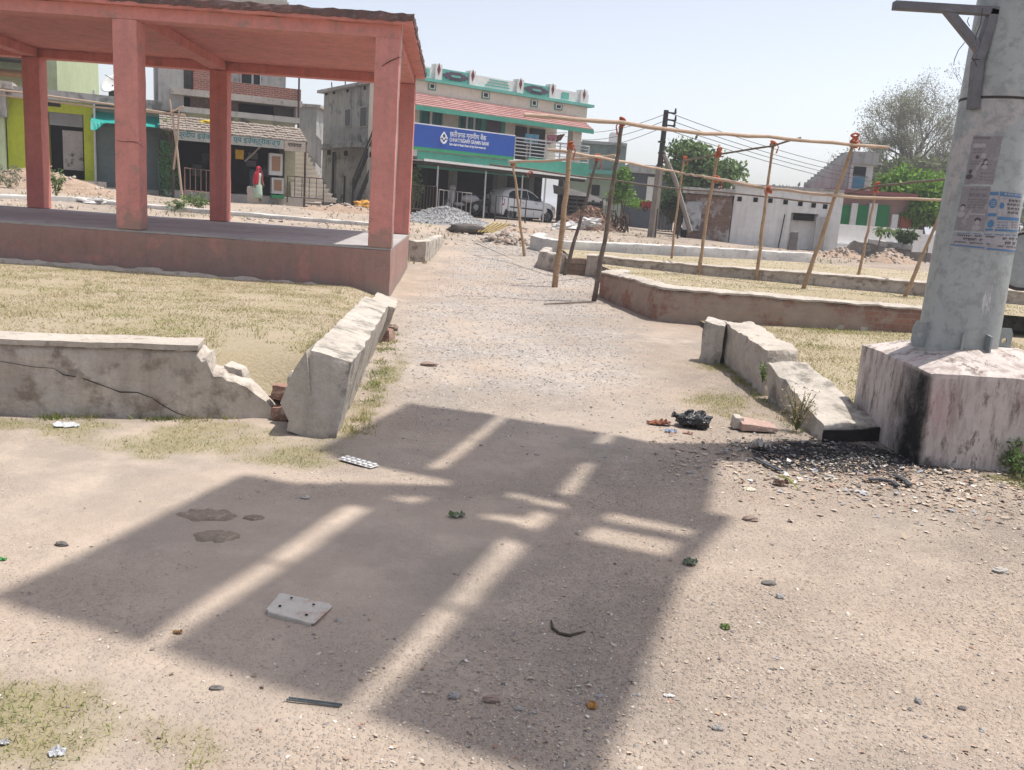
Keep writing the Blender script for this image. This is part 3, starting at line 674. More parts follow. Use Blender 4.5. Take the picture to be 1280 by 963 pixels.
# soil and dry grass in the beds and on the right lawn
def sheet(name,poly,zf,n=26):
    """quad grid between 4 corners (a,b front; c,d back)"""
    a,b,c,d=[Vector((p[0],p[1],0)) for p in poly]; V=[];F=[]
    for j in range(n+1):
        for i in range(n+1):
            p=(a*(1-i/n)+b*i/n)*(1-j/n)+(d*(1-i/n)+c*i/n)*(j/n); V.append((p.x,p.y,zf(p.x,p.y)+.02*N((p.x,p.y,0),2,3)))
    for j in range(n):
        for i in range(n): q=j*(n+1)+i; F.append((q,q+1,q+n+2,q+n+1))
    o=np_obj(name,V,F,lawnm,kind='structure'); o.data.polygons.foreach_set('use_smooth',[True]*len(F)); return o
def inpoly(p,poly):
    x,y=p; r=False; n=len(poly)
    for i in range(n):
        x1,y1=poly[i]; x2,y2=poly[(i+1)%n]
        if (y1>y)!=(y2>y) and x<(x2-x1)*(y-y1)/(y2-y1)+x1: r=not r
    return r
zr=lambda x,y:.06+.07*sst(3,6,x)
z1=lambda x,y:.395-.06*sst(13,18,y)+.03*sst(3,8,x)
z3=lambda x,y:.40+.1*sst(2,7,x)+.0*y
pr=[(2.46,6.1),(8.5,6.5),(8.5,12.6),(2.5,12.4)]; p1_=[(2.15,12.25),(11.5,11.8),(11.5,13.4),(1.65,18.4)]; p1_=[(2.1,12.26),(12.5,11.9),(12.6,12.6),(1.6,18.5)]
p3=[(1.1,19.1),(12,13.3),(13,22),(1.0,22.6)]
sheet('lawn',pr,zr); sheet('bed_soil',p1_,z1); sheet('bed_soil',p3,z3)
pts=[]
while len(pts)<48000:
    k=random.random()
    if k<.6: poly,zf=pr,zr; x,y=random.uniform(2.45,6.5),6.2+6.2*random.random()
    elif k<.85: poly,zf=p1_,z1; x,y=random.uniform(1.6,9.5),random.uniform(11.9,18.4)
    else: poly,zf=p3,z3; x,y=random.uniform(1.1,10),random.uniform(14,22)
    if not inpoly((x,y),poly): continue
    if x<2.75 and y<6.2: continue
    if random.random()>.6+.8*N((x,y,0),1.1,14): continue
    pts.append((x,y,zf(x,y)-.005))
blades('bed_grass',pts,.03,.006,drygrass,lean=1.2)

# ------------------------------------------------------------------ pedestal and steel mast
PX0,PY0,PS,PH=2.59,5.40,1.14,.60
ped=thing('pedestal','square concrete pedestal of the steel mast, scorched black at one corner','pedestal',(PX0+PS/2,PY0+PS/2,0))
t=NT('scorched_pedestal'); v=t.obj()
col=t.mix(t.ramp(t.noise(v,3,6,.65),[(.38,0),(.62,1)]),(.54,.475,.445),(.44,.39,.365))
col=t.mix(t.ramp(t.noise(t.mapped(v,(4,4,.8)),2.2,6,.7),[(.48,0),(.60,.85)]),col,(.27,.225,.20))
col=t.mix(t.ramp(t.noise(t.mapped(v,(1,1,.35)),11,6,.75),[(.55,0),(.62,.85)]),col,(.14,.115,.10))
col=t.mix(t.ramp(t.noise(v,1.6,3,.5),[(.52,0),(.62,.4)]),col,(.44,.25,.26))
a=t.n('ShaderNodeAttribute'); a.attribute_name='soot'
sf=t.math('ADD',a.outputs['Fac'],t.math('MULTIPLY',t.math('SUBTRACT',t.noise(v,7,8,.75),.5),.85))
col=t.mix(t.ramp(sf,[(.22,0),(.95,1)]),col,(.012,.011,.011)); t.l(col,t.b.inputs['Base Color']); t.b.inputs['Roughness'].default_value=.9; t.b.inputs['Specular IOR Level'].default_value=.2
t.bump(t.math('ADD',t.noise(v,40,5,.65),t.noise(v,8,4,.6)),.5,.01); pedm=t.mat
mb=MB(); mb.rough([(PX0,PY0,-.12),(PX0+PS,PY0,-.12),(PX0+PS,PY0+PS,-.12),(PX0,PY0+PS,-.12),(PX0,PY0,PH),(PX0+PS,PY0,PH),(PX0+PS,PY0+PS,PH),(PX0,PY0+PS,PH)],(40,40,26),.008,4,.003,1)
# sloping weathering on top
for i,(x,y,z) in enumerate(mb.v):
    if z>PH-.03:
        q=min(x-PX0,PX0+PS-x,y-PY0,PY0+PS-y); mb.v[i]=(x,y,z+.13*min(1,max(0,q)/.33))
o=mb.build('base_block',pedm,ped,smooth=False)
sv=[]
for (x,y,z) in mb.v:
    e=0
    if x<PX0+.02: e=math.exp(-(((y-PY0-.12)/.30)**2))*(1.1-.25*max(0,z)/.6)
    if y<PY0+.02: e=max(e,1.0*math.exp(-((x-PX0)/.045)**2)*(1.05-.9*max(0,z)/.6), .7*math.exp(-((x-PX0)/.25)**2)*(1-z/.12) if z<.12 else 0)
    if z>PH-.01: e*=.5
    sv.append(min(1,max(0,e)))
attr(o,'soot',sv)
mast=thing('steel_mast','tall galvanised steel mast with torn posters on a pedestal','mast',(3.0,5.96,.72))
MXc,MYc=3.005,5.98
rad=lambda z: .252-.012*(z-.7)
t=NT('mast_steel'); v=t.obj()
col=t.mix(t.ramp(t.noise(t.mapped(v,(1,1,.5)),3,5,.6),[(.35,0),(.65,1)]),(.38,.405,.40),(.28,.305,.305))
pm=t.ramp(t.noise(t.mapped(v,(1,1,.7)),2.1,6,.62,.4),[(.545,0),(.56,1)])
zm=t.n('ShaderNodeSeparateXYZ'); t.l(v,zm.inputs[0])
band=t.ramp(t.math('MULTIPLY',zm.outputs[2],.25),[(.10,0),(.13,.0),(.20,.9),(.38,1),(.44,.0)])
col=t.mix(t.math('MULTIPLY',pm,band),col,t.mix(t.noise(v,25,4,.6),(.46,.43,.42),(.33,.315,.31)))
col=t.mix(t.ramp(t.noise(v,13,6,.7),[(.48,0),(.60,.55)]),col,(.20,.215,.21)); col=t.mix(t.ramp(t.noise(t.mapped(v,(7,7,.5)),2,5,.7),[(.60,0),(.70,.5)]),col,(.30,.25,.21))
dr=t.ramp(t.noise(t.mapped(v,(9,9,1.6)),1.5,5,.7),[(.60,0),(.63,1)]); lowb=t.ramp(t.math('MULTIPLY',zm.outputs[2],.5),[(.10,0),(.14,1),(.20,1),(.25,0)])
col=t.mix(t.math('MULTIPLY',dr,lowb),col,(.5,.5,.49))
t.l(col,t.b.inputs['Base Color']); t.b.inputs['Roughness'].default_value=.55; t.b.inputs['Metallic'].default_value=.15; t.bump(t.noise(v,60,4,.6),.12,.005)
mb=MB(); zs=[.64,.75,1.2,2,3,4.5,6,8,9.3]; mb.tube([(MXc,MYc,z) for z in zs],[rad(z) for z in zs],40); mb.build('shaft',t.mat,mast,smooth=True)
mb=MB(); mb.tube([(MXc,MYc,2.30),(MXc,MYc,2.315)],[rad(2.3)+.004]*2,40); mb.build('band',darkiron,mast)
# gusset plates with bolt holes
for k,(ang,w,h) in enumerate(((185,.085,.17),(250,.05,.19),(285,.05,.19),(352,.085,.17),(90,.05,.19),(130,.05,.19))):
    u=Vector((math.cos(R(ang)),math.sin(R(ang)),0)); mb=MB(); r=.252; zb0=.66 if ang not in(250,285) else .64
    n=Vector((-u.y,u.x,0))*.007; O=Vector((MXc,MYc,zb0))
    if k in(0,3):
        f=Vector((0,-1,0)); uu=Vector((1 if k==3 else -1,0,0)); O=O+uu*.235+Vector((0,-.06,.03)); hc=O+uu*.05+Vector((0,0,.085))
        ring=[]; K=16
        out=[O,O+uu*.1,O+uu*.1+Vector((0,0,h)),O+Vector((0,0,h))]
        vs=[];fs=[]
        for d_ in(0,.014):
            for q in range(K):
                a=2*math.pi*q/K; e=uu*math.cos(a)+Vector((0,0,math.sin(a))); m=max(abs(math.cos(a))/.05,abs(math.sin(a))/(.085)); 
                vs.append(hc+e*.018+f*-d_); vs.append(hc+e/m+f*-d_)
        for q in range(K):
            q2=(q+1)%K; fs+=[(2*q,2*q+1,2*q2+1,2*q2),(2*K+2*q,2*K+2*q2,2*K+2*q2+1,2*K+2*q+1),(2*q+1,2*K+2*q+1,2*K+2*q2+1,2*q2+1),(2*q,2*q2,2*K+2*q2,2*K+2*q)]
        mb.add(vs,fs)
    else:
        mb.prism([O+u*(r-.01)-n,O+u*(r+w)-n,O+u*(r+w*.9)+Vector((0,0,h*.95))-n,O+u*(r-.01)+Vector((0,0,h))-n],n*2)
    mb.build('gusset_plate',galv,mast)
# bracket arm of steel channel
brm=M('bracket_steel',(.20,.20,.215),(.15,.15,.165),5,c3=(.12,.09,.08),s3=9,t3=.63,rough=.6,metal=.3)
mb=MB(); Yb=5.86
def bar(a,b,w,dp,):
    A=D(a[0],a[1],Yb); B=D(b[0],b[1],Yb); mb.obox((A+B)/2,(B-A),(B-A).length/2,dp/2,w/2,uz=Vector((0,-1,0)).cross((B-A).normalized()))
bar((1117,7),(1250,15),.05,.06); bar((1183,12),(1230,70),.05,.05); bar((1243,12),(1222,76),.06,.06); bar((1222,76),(1216,137),.06,.06)
mb.build('bracket_arm',brm,mast,bevel=.004)
mb=MB()
for P_ in ([(1228,10),(1226,30),(1221,42),(1219,50)],[(1211,22),(1209,27),(1212,33)],[(1206,53),(1198,63),(1193,75),(1192,82)],[(1215,72),(1219,78),(1221,83)]):
    mb.tube([D(x,y,Yb-.05) for x,y in P_],.0025,4)
mb.build('loose_wire',darkiron,mast)
# posters wrapped on the shaft
def cyl(px,py,off=.003):
    r=ray(px,py); ox,oy=-MXc,-MYc
    z=1.6
    for _ in range(4):
        rr=rad(z)+off; a=r.x**2+r.y**2; b=2*(ox*r.x+oy*r.y); c=ox*ox+oy*oy-rr*rr; disc=b*b-4*a*c
        if disc<=0: 
            k=-b/(2*a); th=math.atan2(oy+r.y*k,ox+r.x*k); return th,EYE+r.z*k
        k=(-b-math.sqrt(disc))/(2*a); z=EYE+r.z*k
    return math.atan2(oy+r.y*k,ox+r.x*k),z
class Poster:
    def __init__(s,q):
        s.q=[cyl(*p) for p in q]
    def at(s,u,v,off):
        (a,b,c,d)=s.q
        th=(a[0]*(1-u)+b[0]*u)*(1-v)+(d[0]*(1-u)+c[0]*u)*v; z=(a[1]*(1-u)+b[1]*u)*(1-v)+(d[1]*(1-u)+c[1]*u)*v
        rr=rad(z)+off; return (MXc+rr*math.cos(th),MYc+rr*math.sin(th),z)
    def patch(s,mb,u0,u1,v0,v1,off,n=8,m=6,rag=0):
        vs=[];fs=[]
        for j in range(m+1):
            for i in range(n+1):
                u=u0+(u1-u0)*i/n; v=v0+(v1-v0)*j/m
                if rag and (i in(0,n)): u+=rag*random.uniform(-1,1)
                if rag and (j in(0,m)): v+=rag*random.uniform(-1,1)
                vs.append(s.at(u,v,off))
        for j in range(m):
            for i in range(n): a=j*(n+1)+i; fs.append((a,a+1,a+n+2,a+n+1))
        mb.add(vs,fs)
    def words(s,mb,u0,u1,v,h,off,dens=.8,wmax=.16):
        """a line of print: a headline stroke with short uprights, too small to read"""
        u=u0
        while u<u1-.03:
            w=min(u1-u,random.uniform(.06,wmax))
            s.patch(mb,u,u+w,v,v+h*.28,off,3,1)
            x=u+.005
            while x<u+w-.01:
                ww=random.uniform(.008,.016); s.patch(mb,x,x+ww,v+h*.28,v+h*random.uniform(.6,1),off,1,1); x+=ww+random.uniform(.006,.014)
            u+=w+.035
    def disc(s,mb,u,v,ru,rv,off,n=18):
        vs=[s.at(u,v,off)]+[s.at(u+ru*math.cos(2*math.pi*i/n),v+rv*math.sin(2*math.pi*i/n),off) for i in range(n)]
        mb.add(vs,[(0,1+i,1+(i+1)%n) for i in range(n)])
paper=M('grey_paper',(.30,.28,.30),(.25,.235,.25),9,c3=(.36,.34,.35),s3=20,t3=.6,bump=.1); paper2=M('pale_paper',(.40,.39,.41),(.34,.33,.35),9,c3=(.28,.27,.28),s3=15,t3=.62,bump=.1)
blue=plain('poster_blue',(.075,.20,.37)); ink=plain('poster_ink',(.09,.08,.09)); ink2=plain('poster_grey_ink',(.19,.175,.19)); skin_p=plain('poster_light',(.42,.40,.41))
def poster(name,q,base,label,elems):
    P=Poster(q); mb=MB(); P.patch(mb,0,1,0,1,.0015,12,12,.012)
    o=mb.build(name,base,label=label,cat='poster',loc=P.at(.5,.5,0),group='posters pasted on the steel mast')
    for nm,m,fn in elems:
        b=MB(); fn(P,b); b.build(nm,m,o)
def portrait(P,b,u,v,s):
    P.disc(b,u,v,.06*s,.045*s,.0026); P.disc(b,u-.01*s,v+.1*s,.11*s,.05*s,.0026)
def p1f(P,b):
    P.patch(b,.03,.62,.02,.07,.0025)
    for v in(.27,.33,.52,.57): P.words(b,.1,.45,v,.035,.0025)
    for v in(.76,.84,.9): P.words(b,.5,.95,v,.03,.0025)
def p1l(P,b): P.patch(b,.08,.5,.16,.24,.0024); P.patch(b,.42,.58,.36,.46,.0024); portrait(P,b,.62,.55,.9)
def p1d(P,b): portrait(P,b,.16,.74,1.1); P.disc(b,.3,.44,.06,.04,.0026); P.disc(b,.60,.52,.07,.05,.0024); P.disc(b,.6,.61,.11,.05,.0024)
poster('poster',[(1216.5,170),(1254,170.5),(1241,231),(1204.5,230)],paper,'upper torn grey poster with two small portraits',[('print',ink2,p1f),('faded_picture',skin_p,p1l),('portrait',ink,p1d)])
def p2f(P,b):
    for v in(.06,.16,.20,.28,.34,.40,.46): P.words(b,.3,.93,v,.04,.0025,wmax=.25)
def p2l(P,b): portrait(P,b,.16,.5,1.3); P.patch(b,.45,.95,.6,.63,.0024); portrait(P,b,.74,.8,1.2)
def p2d(P,b): P.disc(b,.74,.74,.11,.05,.0022); P.disc(b,.16,.44,.09,.04,.0022)
poster('poster',[(1203.5,233),(1239,233.5),(1230,290),(1192,288)],paper,'middle grey poster showing two faces below lines of faded print',[('print',ink2,p2f),('hair',ink,p2d),('portrait',skin_p,p2l)])
def p3b(P,b):
    P.patch(b,.0,.9,.02,.10,.0024); P.disc(b,.45,.3,.42,.12,.0025); P.patch(b,.05,.95,.54,.62,.0024); P.disc(b,.5,.8,.34,.10,.0025); P.patch(b,.0,.8,.92,.97,.0024)
def p3w(P,b):
    for v in(.24,.29,.34): P.words(b,.2,.75,v,.035,.003)
poster('poster',[(1238,239),(1250,239.5),(1243,290),(1231,290)],paper2,'narrow torn blue and white poster strip with a round badge',[('badge',blue,p3b),('print',skin_p,p3w)])
def p4b(P,b):
    P.patch(b,0,1,.02,.12,.0024); P.patch(b,.03,1,.62,.70,.0024); P.patch(b,0,1,.93,.98,.0024); P.disc(b,.12,.35,.08,.08,.0024)
    for v in(.75,.82,.88): P.words(b,.05,.42,v,.03,.0025)
def p4d(P,b):
    for v,a0 in((.18,.35),(.28,.30),(.38,.33),(.48,.36)): P.words(b,a0,.95,v,.075,.0025,wmax=.2)
    for v in(.74,.80,.86): P.words(b,.55,.95,v,.03,.0025)
def p4w(P,b): P.words(b,.15,.95,.045,.05,.003)
poster('poster',[(1251,239),(1277,242),(1272,291),(1243,290)],paper2,'large blue and white notice with several lines of print',[('blue_print',blue,p4b),('print',ink,p4d),('white_print',skin_p,p4w)])
def p5b(P,b):
    P.patch(b,.0,.4,.84,.92,.0024); P.patch(b,.43,.97,.86,.95,.0024); P.words(b,.05,.95,.02,.08,.0024)
def p5d(P,b):
    P.words(b,.07,.5,.14,.13,.0025); P.words(b,.14,.36,.34,.2,.0025,wmax=.2); P.words(b,.05,.45,.6,.1,.0025); P.words(b,.6,.95,.2,.13,.0025); P.words(b,.65,.9,.42,.2,.0025); P.words(b,.55,.95,.66,.1,.0025)
poster('poster',[(1191,290.5),(1275,293),(1271,317),(1187,308)],paper2,'lowest wide pale poster band with a blue bottom line',[('blue_print',blue,p5b),('print',ink,p5d)])
# rounded box on the far side of the mast
mb=MB(); c=D(1276,326,6.05)
mb.tube([(c.x+.0,c.y-.05,c.z),(c.x+.0,c.y+.10,c.z)],[.19,.19],28); bx=mb.build('round_box',galv,mast,bevel=.01)
mb=MB(); mb.ring((c.x,c.y-.05,c.z),(0,1,0),.19,.012,28,6); mb.build('rim',darkiron,bx)
# ------------------------------------------------------------------ solar panels on top of the mast (out of the picture; they cast the barred shadow)
arr=thing('solar_array','barred rectangular shadow caster: solar panels high on the steel mast overhead','solar panels',(MXc,MYc,9.3))
arr['label']='solar panel rack high on the steel mast, casting the barred shadow'
e1=Vector((.93,-.365)).normalized(); e2=Vector((.26,.966)).normalized(); a0=Vector((-1.71,2.80))
def up(a,b):
    g=a0+e1*a+e2*b; z=9.35+.16*(b-1.75); return Vector((g.x+z*.33,g.y+z*.11,z))
pv=plain('solar_glass',(.02,.03,.07),.15); alu=plain('aluminium',(.5,.5,.52),.4,.8)
def panel(A,w,B,l,tw=0):
    mb=MB(); c=[up(A,B),up(A+w,B),up(A+w+tw,B+l),up(A+tw,B+l)]; mb.hexa([*c,*[p+Vector((0,0,.03)) for p in c]]); p=mb.build('panel',pv,arr)
    mb=MB(); 
    for q in range(4): mb.obox((c[q]+c[(q+1)%4])/2+Vector((0,0,.015)),c[(q+1)%4]-c[q],(c[(q+1)%4]-c[q]).length/2+.02,.02,.022)
    mb.build('panel_frame',alu,p)
for i in range(3): panel(.75*i,.63,.0,1.52+.03*i,.05*i); panel(.11+.76*i,.64,2.12,1.36)
mb=MB()
def rail(a,b,w=.05): P_,Q_=up(*a),up(*b); z=Vector((0,0,-.06)); mb.obox((P_+Q_)/2+z,Q_-P_,(Q_-P_).length/2,w,.035)
rail((.3,1.50),(2.25,1.52),.09); rail((.0,.7),(2.1,.7),.009); rail((.2,2.10),(2.3,2.12),.07); rail((.15,2.85),(2.3,2.85),.008); rail((1.05,.7),(1.15,2.85),.16); rail((2.12,1.3),(2.34,2.3),.05); rail((.45,1.55),(1.1,1.9),.10); rail((1.2,1.9),(2.2,1.86),.05); rail((1.62,1.4),(1.72,2.2),.10)
mb.build('rack',galv,arr)
mb=MB(); h=up(1.2,1.75); mb.obox(h+Vector((0,0,-.2)),(1,0,0),.17,.13,.12); mb.tube([(MXc,MYc,9.2),(h.x,h.y,h.z-.2)],[.1,.08],12); mb.build('mount_head',galv,arr)

# ------------------------------------------------------------------ bamboo frame
bf=thing('bamboo_frame','bare frame of bamboo poles and rails lashed with orange cord','frame',(3,18,0))
TOP={}
def pole(top,base,bz,r,m,bend=0,Yb_=None,lean=0):
    if Yb_ is None: B=GG(base[0],base[1],bz)
    else: B=D(base[0],base[1],Yb_)
    T=D(top[0],top[1],B.y+lean); pts=[];rr=[]; n=12
    sv=Vector((random.uniform(-1,1),random.uniform(-1,1),0))*bend
    for i in range(n+1):
        k=i/n; p=B.lerp(T,k)+sv*math.sin(math.pi*k)+Vector((random.uniform(-1,1),random.uniform(-1,1),0))*.012
        pts.append(p); rr.append(r*(1.1-.35*k)*random.uniform(.9,1.12))
    pts[0]=pts[0]-(T-B).normalized()*.15
    mb=MB(); mb.tube(pts,rr,8)
    if m is bamboo:
        for i in range(1,n): a=pts[i]; dd=(pts[i]-pts[i-1]).normalized()*.008; mb.tube([a-dd,a,a+dd],[rr[i]*.98,rr[i]*1.22,rr[i]*.98],8)
    mb.build('pole',m,bf,smooth='soft'); return T,B
P1=pole((641,204),(655,321),0,.035,bamboo,.04); P2=pole((713,181),(693,359),0,.052,bamboo,.03); P3=pole((747,196),(706,343),0,.036,greywood,.05)
P4=pole((778,152),(742,377),0,.038,greywood,.04); P5=pole((856,196),(839,325),.0,.027,bamboo,.03,21.2); P6=pole((900,181),(874,341),0,.034,bamboo,.03,17.2)
P7=pole((966.5,179),(945,352),0,.031,bamboo,.02,16.6); P8=pole((1068,175),(1003,366),0,.036,bamboo,.03,14.9); P9=pole((1096,233),(1073,344),0,.028,bamboo,.02,17.6); P10=pole((1194,224),(1131,371),0,.031,bamboo,.02,14.6)
def railb(pts,r,m):
    P_=[D(x,y,Y) for x,y,Y in pts]; Q_=[];rr=[]
    for a,b in zip(P_,P_[1:]):
        n=max(2,int((b-a).length/.35))
        for i in range(n): Q_.append(a.lerp(b,i/n)+Vector((0,0,random.uniform(-1,1)*.012)))
    Q_.append(P_[-1]); mb=MB(); mb.tube(Q_,[r*(1.1-.25*i/len(Q_))*(1.1 if i%2 else .97) for i in range(len(Q_))],8); mb.build('rail',m,bf,smooth=True)
y4,y8=P4[0].y,P8[0].y
railb([(655,143,y4-.3),(720,149,y4-.15),(778,154,y4-.06),(880,167,y4+.2),(960,171.5,y8-.1),(1067,181,y8-.06),(1111,184.5,y8)],.029,bamboo_pale)
railb([(636,203.5,21.6),(690,201,20.4),(745,196.5,18.5),(769,194.5,18.2)],.028,bamboo_pale)
railb([(684,187,16.4),(713,191,16.3),(760,199,17.5),(800,206.5,19),(850,216,20.5),(896,224,17.1),(962,235.5,16.5)],.023,bamboo_pale)
railb([(880,221,17.0),(962,236,16.5),(1034,244,14.8),(1110,248.5,14.6),(1200,250,14.4)],.024,bamboo_pale)
railb([(612,206,22.4),(668,213,22),(760,225,22),(840,235,21.5),(930,243.5,21),(1039,254.5,20.5)],.021,greywood)
railb([(853,201,21.1),(897,194,17.2),(966,183,16.5),(1001,172.5,16)],.019,greywood)
railb([(1060,241,18),(1096,233,17.5),(1150,227,16),(1192,224,14.5),(1215,222,14.2)],.021,greywood)
def lash(p,r,n=4):
    mb=MB(); n=max(2,n+random.choice((-1,0,0,1))); r=r*random.uniform(.75,1.05)
    for i in range(n): mb.ring(p+Vector((0,0,(i-n/2)*.035)),(random.uniform(-.5,.5),random.uniform(-.5,.5),1),r+.012,.016,12,5)
    q_=random.choice((-1,1)); l_=random.uniform(.08,.26); mb.tube([p+Vector((q_*(r+.02),-.02,0)),p+Vector((q_*(r+.06),-.04,-.4*l_)),p+Vector((q_*(r+.03),-.05,-l_))],[.012,.010,.016],5); mb.build('lashing',cord,bf)
for p,r,n in((P1[0],.035,3),(P2[0],.045,4),(P3[0],.035,3),(P4[0],.04,4),(P5[0],.03,3),(D(899,190,17.2),.04,4),(D(896,223,17.1),.04,3),(P7[0],.04,4),(P8[0],.045,6),(P9[0],.035,4),(P10[0],.04,4),(D(664,215,21.6),.03,3),(D(962,236,16.5),.04,3)): lash(Vector(p),r,n)
# a second, smaller bamboo gate at the far left
bg=thing('bamboo_frame','small rough bamboo trestle with a long rail by the green tree guard','frame',D(220,250,33))
for (a,b) in (((212,124),(228,250)),((224,135),(217,212))):
    mb=MB(); A=D(*a,33); B=D(*b,33); mb.tube([B,(A+B)/2+Vector((.04,0,0)),A],[.045,.04,.033],8); mb.build('pole',bamboo_pale,bg)
for pts,m in(([(-40,108),(60,120),(140,131),(232,145)],bamboo_pale),([(-40,114),(120,134),(231,144)],bamboo_pale),([(211,142),(229,133)],bamboo_pale)):
    mb=MB(); mb.tube([D(x,y,33) for x,y in pts],.035,8); mb.build('rail',m,bg)
# ================================================================== buildings along the street
class B:
    """boxes placed on a facade frame from two corners seen in the picture"""
    def __init__(s,fr,th): s.fr=fr; s.th=th
    def rect(s,TL,BR,t): 
        a=s.fr.fp(*TL,t); b=s.fr.fp(*BR,t); return a[0],b[0],b[1],a[1]
    def box(s,name,mat,TL,BR,t0,t1,parent=None,mb=None,z0=None,z1=None,s0=None,s1=None,**kw):
        a,b,c,d=s.rect(TL,BR,t0); c=c if z0 is None else z0; d=d if z1 is None else z1; a=a if s0 is None else s0; b=b if s1 is None else s1
        m=mb or MB(); m.box(a,b,t0,t1,c,d)
        if mb is None: return m.build(name,mat,parent or s.th,**kw)
cream=M('cream_wash',(.80,.74,.63),(.74,.67,.56),.7,c3=(.58,.51,.43),s3=2.5,t3=.66,bump=.1,streak=(.70,.64,.54))
teal=M('teal_paint',(.09,.36,.27),(.07,.30,.22),1.5,bump=.1); teal2=M('pale_teal_paint',(.17,.50,.42),(.14,.42,.36),1.5,bump=.1)
white=M('white_paint',(.80,.79,.77),(.72,.71,.69),1,c3=(.5,.48,.45),s3=3,t3=.64,bump=.1)
tilem=MBrick('red_tile',(.54,.32,.295),(.44,.24,.22),(.32,.19,.175),bw=.30,bh=.16)
glassd=M('dark_glass',(.02,.023,.027),(.025,.028,.03),2,rough=.35,spec=.12,bump=0); curtain=M('teal_curtain',(.05,.17,.17),(.03,.10,.11),3,streak=(.10,.26,.26),bump=.1)
conc_g=M('grey_render',(.48,.47,.455),(.38,.37,.36),.8,c3=(.20,.195,.19),s3=1.6,t3=.62,bump=.3,streak=(.25,.245,.235))
conc_old=M('weathered_render',(.50,.485,.465),(.36,.35,.335),.7,c3=(.13,.128,.122),s3=1.1,t3=.57,bump=.3,streak=(.25,.24,.23))
slabm=M('raw_concrete',(.52,.48,.43),(.42,.385,.345),1.2,c3=(.22,.20,.175),s3=4,t3=.6,bump=.4)
steelr=plain('white_rail',(.55,.55,.55),.4,.3); tin=M('tin_sheet',(.58,.56,.54),(.45,.43,.41),1.2,c3=(.33,.27,.23),s3=3,t3=.62,rough=.55,bump=.1)
purple=plain('dark_purple_relief',(.095,.075,.11),.7); maroon=plain('maroon',(.16,.04,.05),.7)
shadowb=M('garage_shade_brown',(.016,.012,.012),(.011,.009,.009),.8,bump=.1,spec=.03)  # near-black brown puts the garage's deep shade into the wall colour
def textobj(body,size,mat,name,parent,fr,s,t,z,w=None,bold=0.0,align='LEFT',space=1.0):
    cu=bpy.data.curves.new(name,'FONT'); cu.body=body; cu.size=size; cu.align_x=align; cu.extrude=.004; cu.offset=bold; cu.space_character=space
    tmp=bpy.data.objects.new('tmp',cu); C.objects.link(tmp)
    dg=bpy.context.evaluated_depsgraph_get(); dg.update(); me=bpy.data.meshes.new_from_object(tmp.evaluated_get(dg)); bpy.data.objects.remove(tmp)
    me.name=name; xs_=[v.co.x for v in me.vertices]; k=1
    if w: k=w/(max(xs_)-min(xs_))
    off=OFF[parent.name]
    for v in me.vertices: v.co=Vector((s+(v.co.x-min(xs_))*k-off[0],t-v.co.z-off[1],z+v.co.y-off[2]))
    me.materials.clear(); me.materials.append(mat); o=bpy.data.objects.new(name,me); C.objects.link(o); o.parent=parent; OFF[o.name]=off; return o
# ------------------------------------------------------------------ bank building
fb=Fr(D(530,266,39),D(733,280,44.6))
sl_=fb.fp(507,150)[0]; sr_=fb.fp(733,150)[0]; zc=fb.fp(620,116)[1]; zfl=fb.fp(690,204,-1.1)[1]; zgr=.55
bank=thing('bank_building','two storey cream building with teal trim and a blue bank sign','building',(sl_,0,zgr),fr=fb)
b=B(fb,bank); s_bal=fb.fp(642,190)[0]
DP=3.4
mb=MB(); mb.box(sl_,s_bal,0,DP,zfl-.25,zc); mb.box(s_bal,sr_,2.2,DP,zfl-.25,zc); mb.box(s_bal,sr_,0,2.2,fb.fp(690,150,0)[1],zc)
mb.box(sl_,sr_,3.2,DP,zgr-.4,zfl-.25); mb.build('wall',cream,bank)
mb=MB(); mb.box(sl_,sr_+.25,-.22,DP,zc,zc+.12); mb.build('cornice',teal2,bank)
# parapet with posts and two ornate panels
zp=zc+.12
def pt(px,py): return fb.fp(px,py,-.05)
par=None; mb=MB(); mb.box(sl_,sr_,-.03,.12,zp,zp+.47); par=mb.build('parapet',white,bank)
for (x0,x1,y0,y1) in ((543.3,551.5,80,102),(586,593.5,88.5,109),(645.5,653.5,99,119),(686,693.5,105.5,125),(725,733,112.5,131)):
    mb=MB(); a=pt(x0,y0); c=pt(x1,y0); mb.box(a[0],c[0],-.16,.2,zp+.002,a[1]); q=mb.build('parapet_post',white,bank)
    mb=MB(); cx=(a[0]+c[0])/2; cz=(zp+a[1])/2+.1; mb.prism([(cx-.09,-.165,cz),(cx,-.165,cz-.26),(cx+.09,-.165,cz),(cx,-.165,cz+.26)],(0,.03,0)); mb.build('diamond',maroon,q)
for (x0,x1,y0) in ((552,586,86),(654,686,103.5)):
    a=pt(x0,y0); c=pt(x1,y0); z1=a[1]; mb=MB(); mb.box(a[0],c[0],-.10,.1,zp+.002,z1); q=mb.build('ornate_panel',teal2,bank)
    w=c[0]-a[0]; h=z1-zp; cx=(a[0]+c[0])/2; cz=zp+h*.5
    pl=[(-.46,-.12),(-.40,-.12),(-.34,-.26),(-.24,-.26),(-.22,-.36),(.22,-.36),(.24,-.26),(.34,-.26),(.40,-.12),(.46,-.12)]; pl=pl+[(-x,-y) for x,y in pl]
    mb=MB(); mb.prism([(cx+x*w,-.13,cz+y*h) for x,y in pl],(0,.05,0)); mb.build('relief',purple,q)
    mb=MB(); mb.box(cx-.17*w,cx+.17*w,-.15,-.12,cz-.08*h,cz+.09*h); mb.build('plaque',teal2,q)
for k in range(3): a=pt(607,110); c=pt(637,110); mb=MB(); mb.box(a[0]+k*.1,c[0]-k*.05,-.06,0,zp+.12+.12*k,zp+.165+.12*k); mb.build('parapet_stripe',teal2,par)
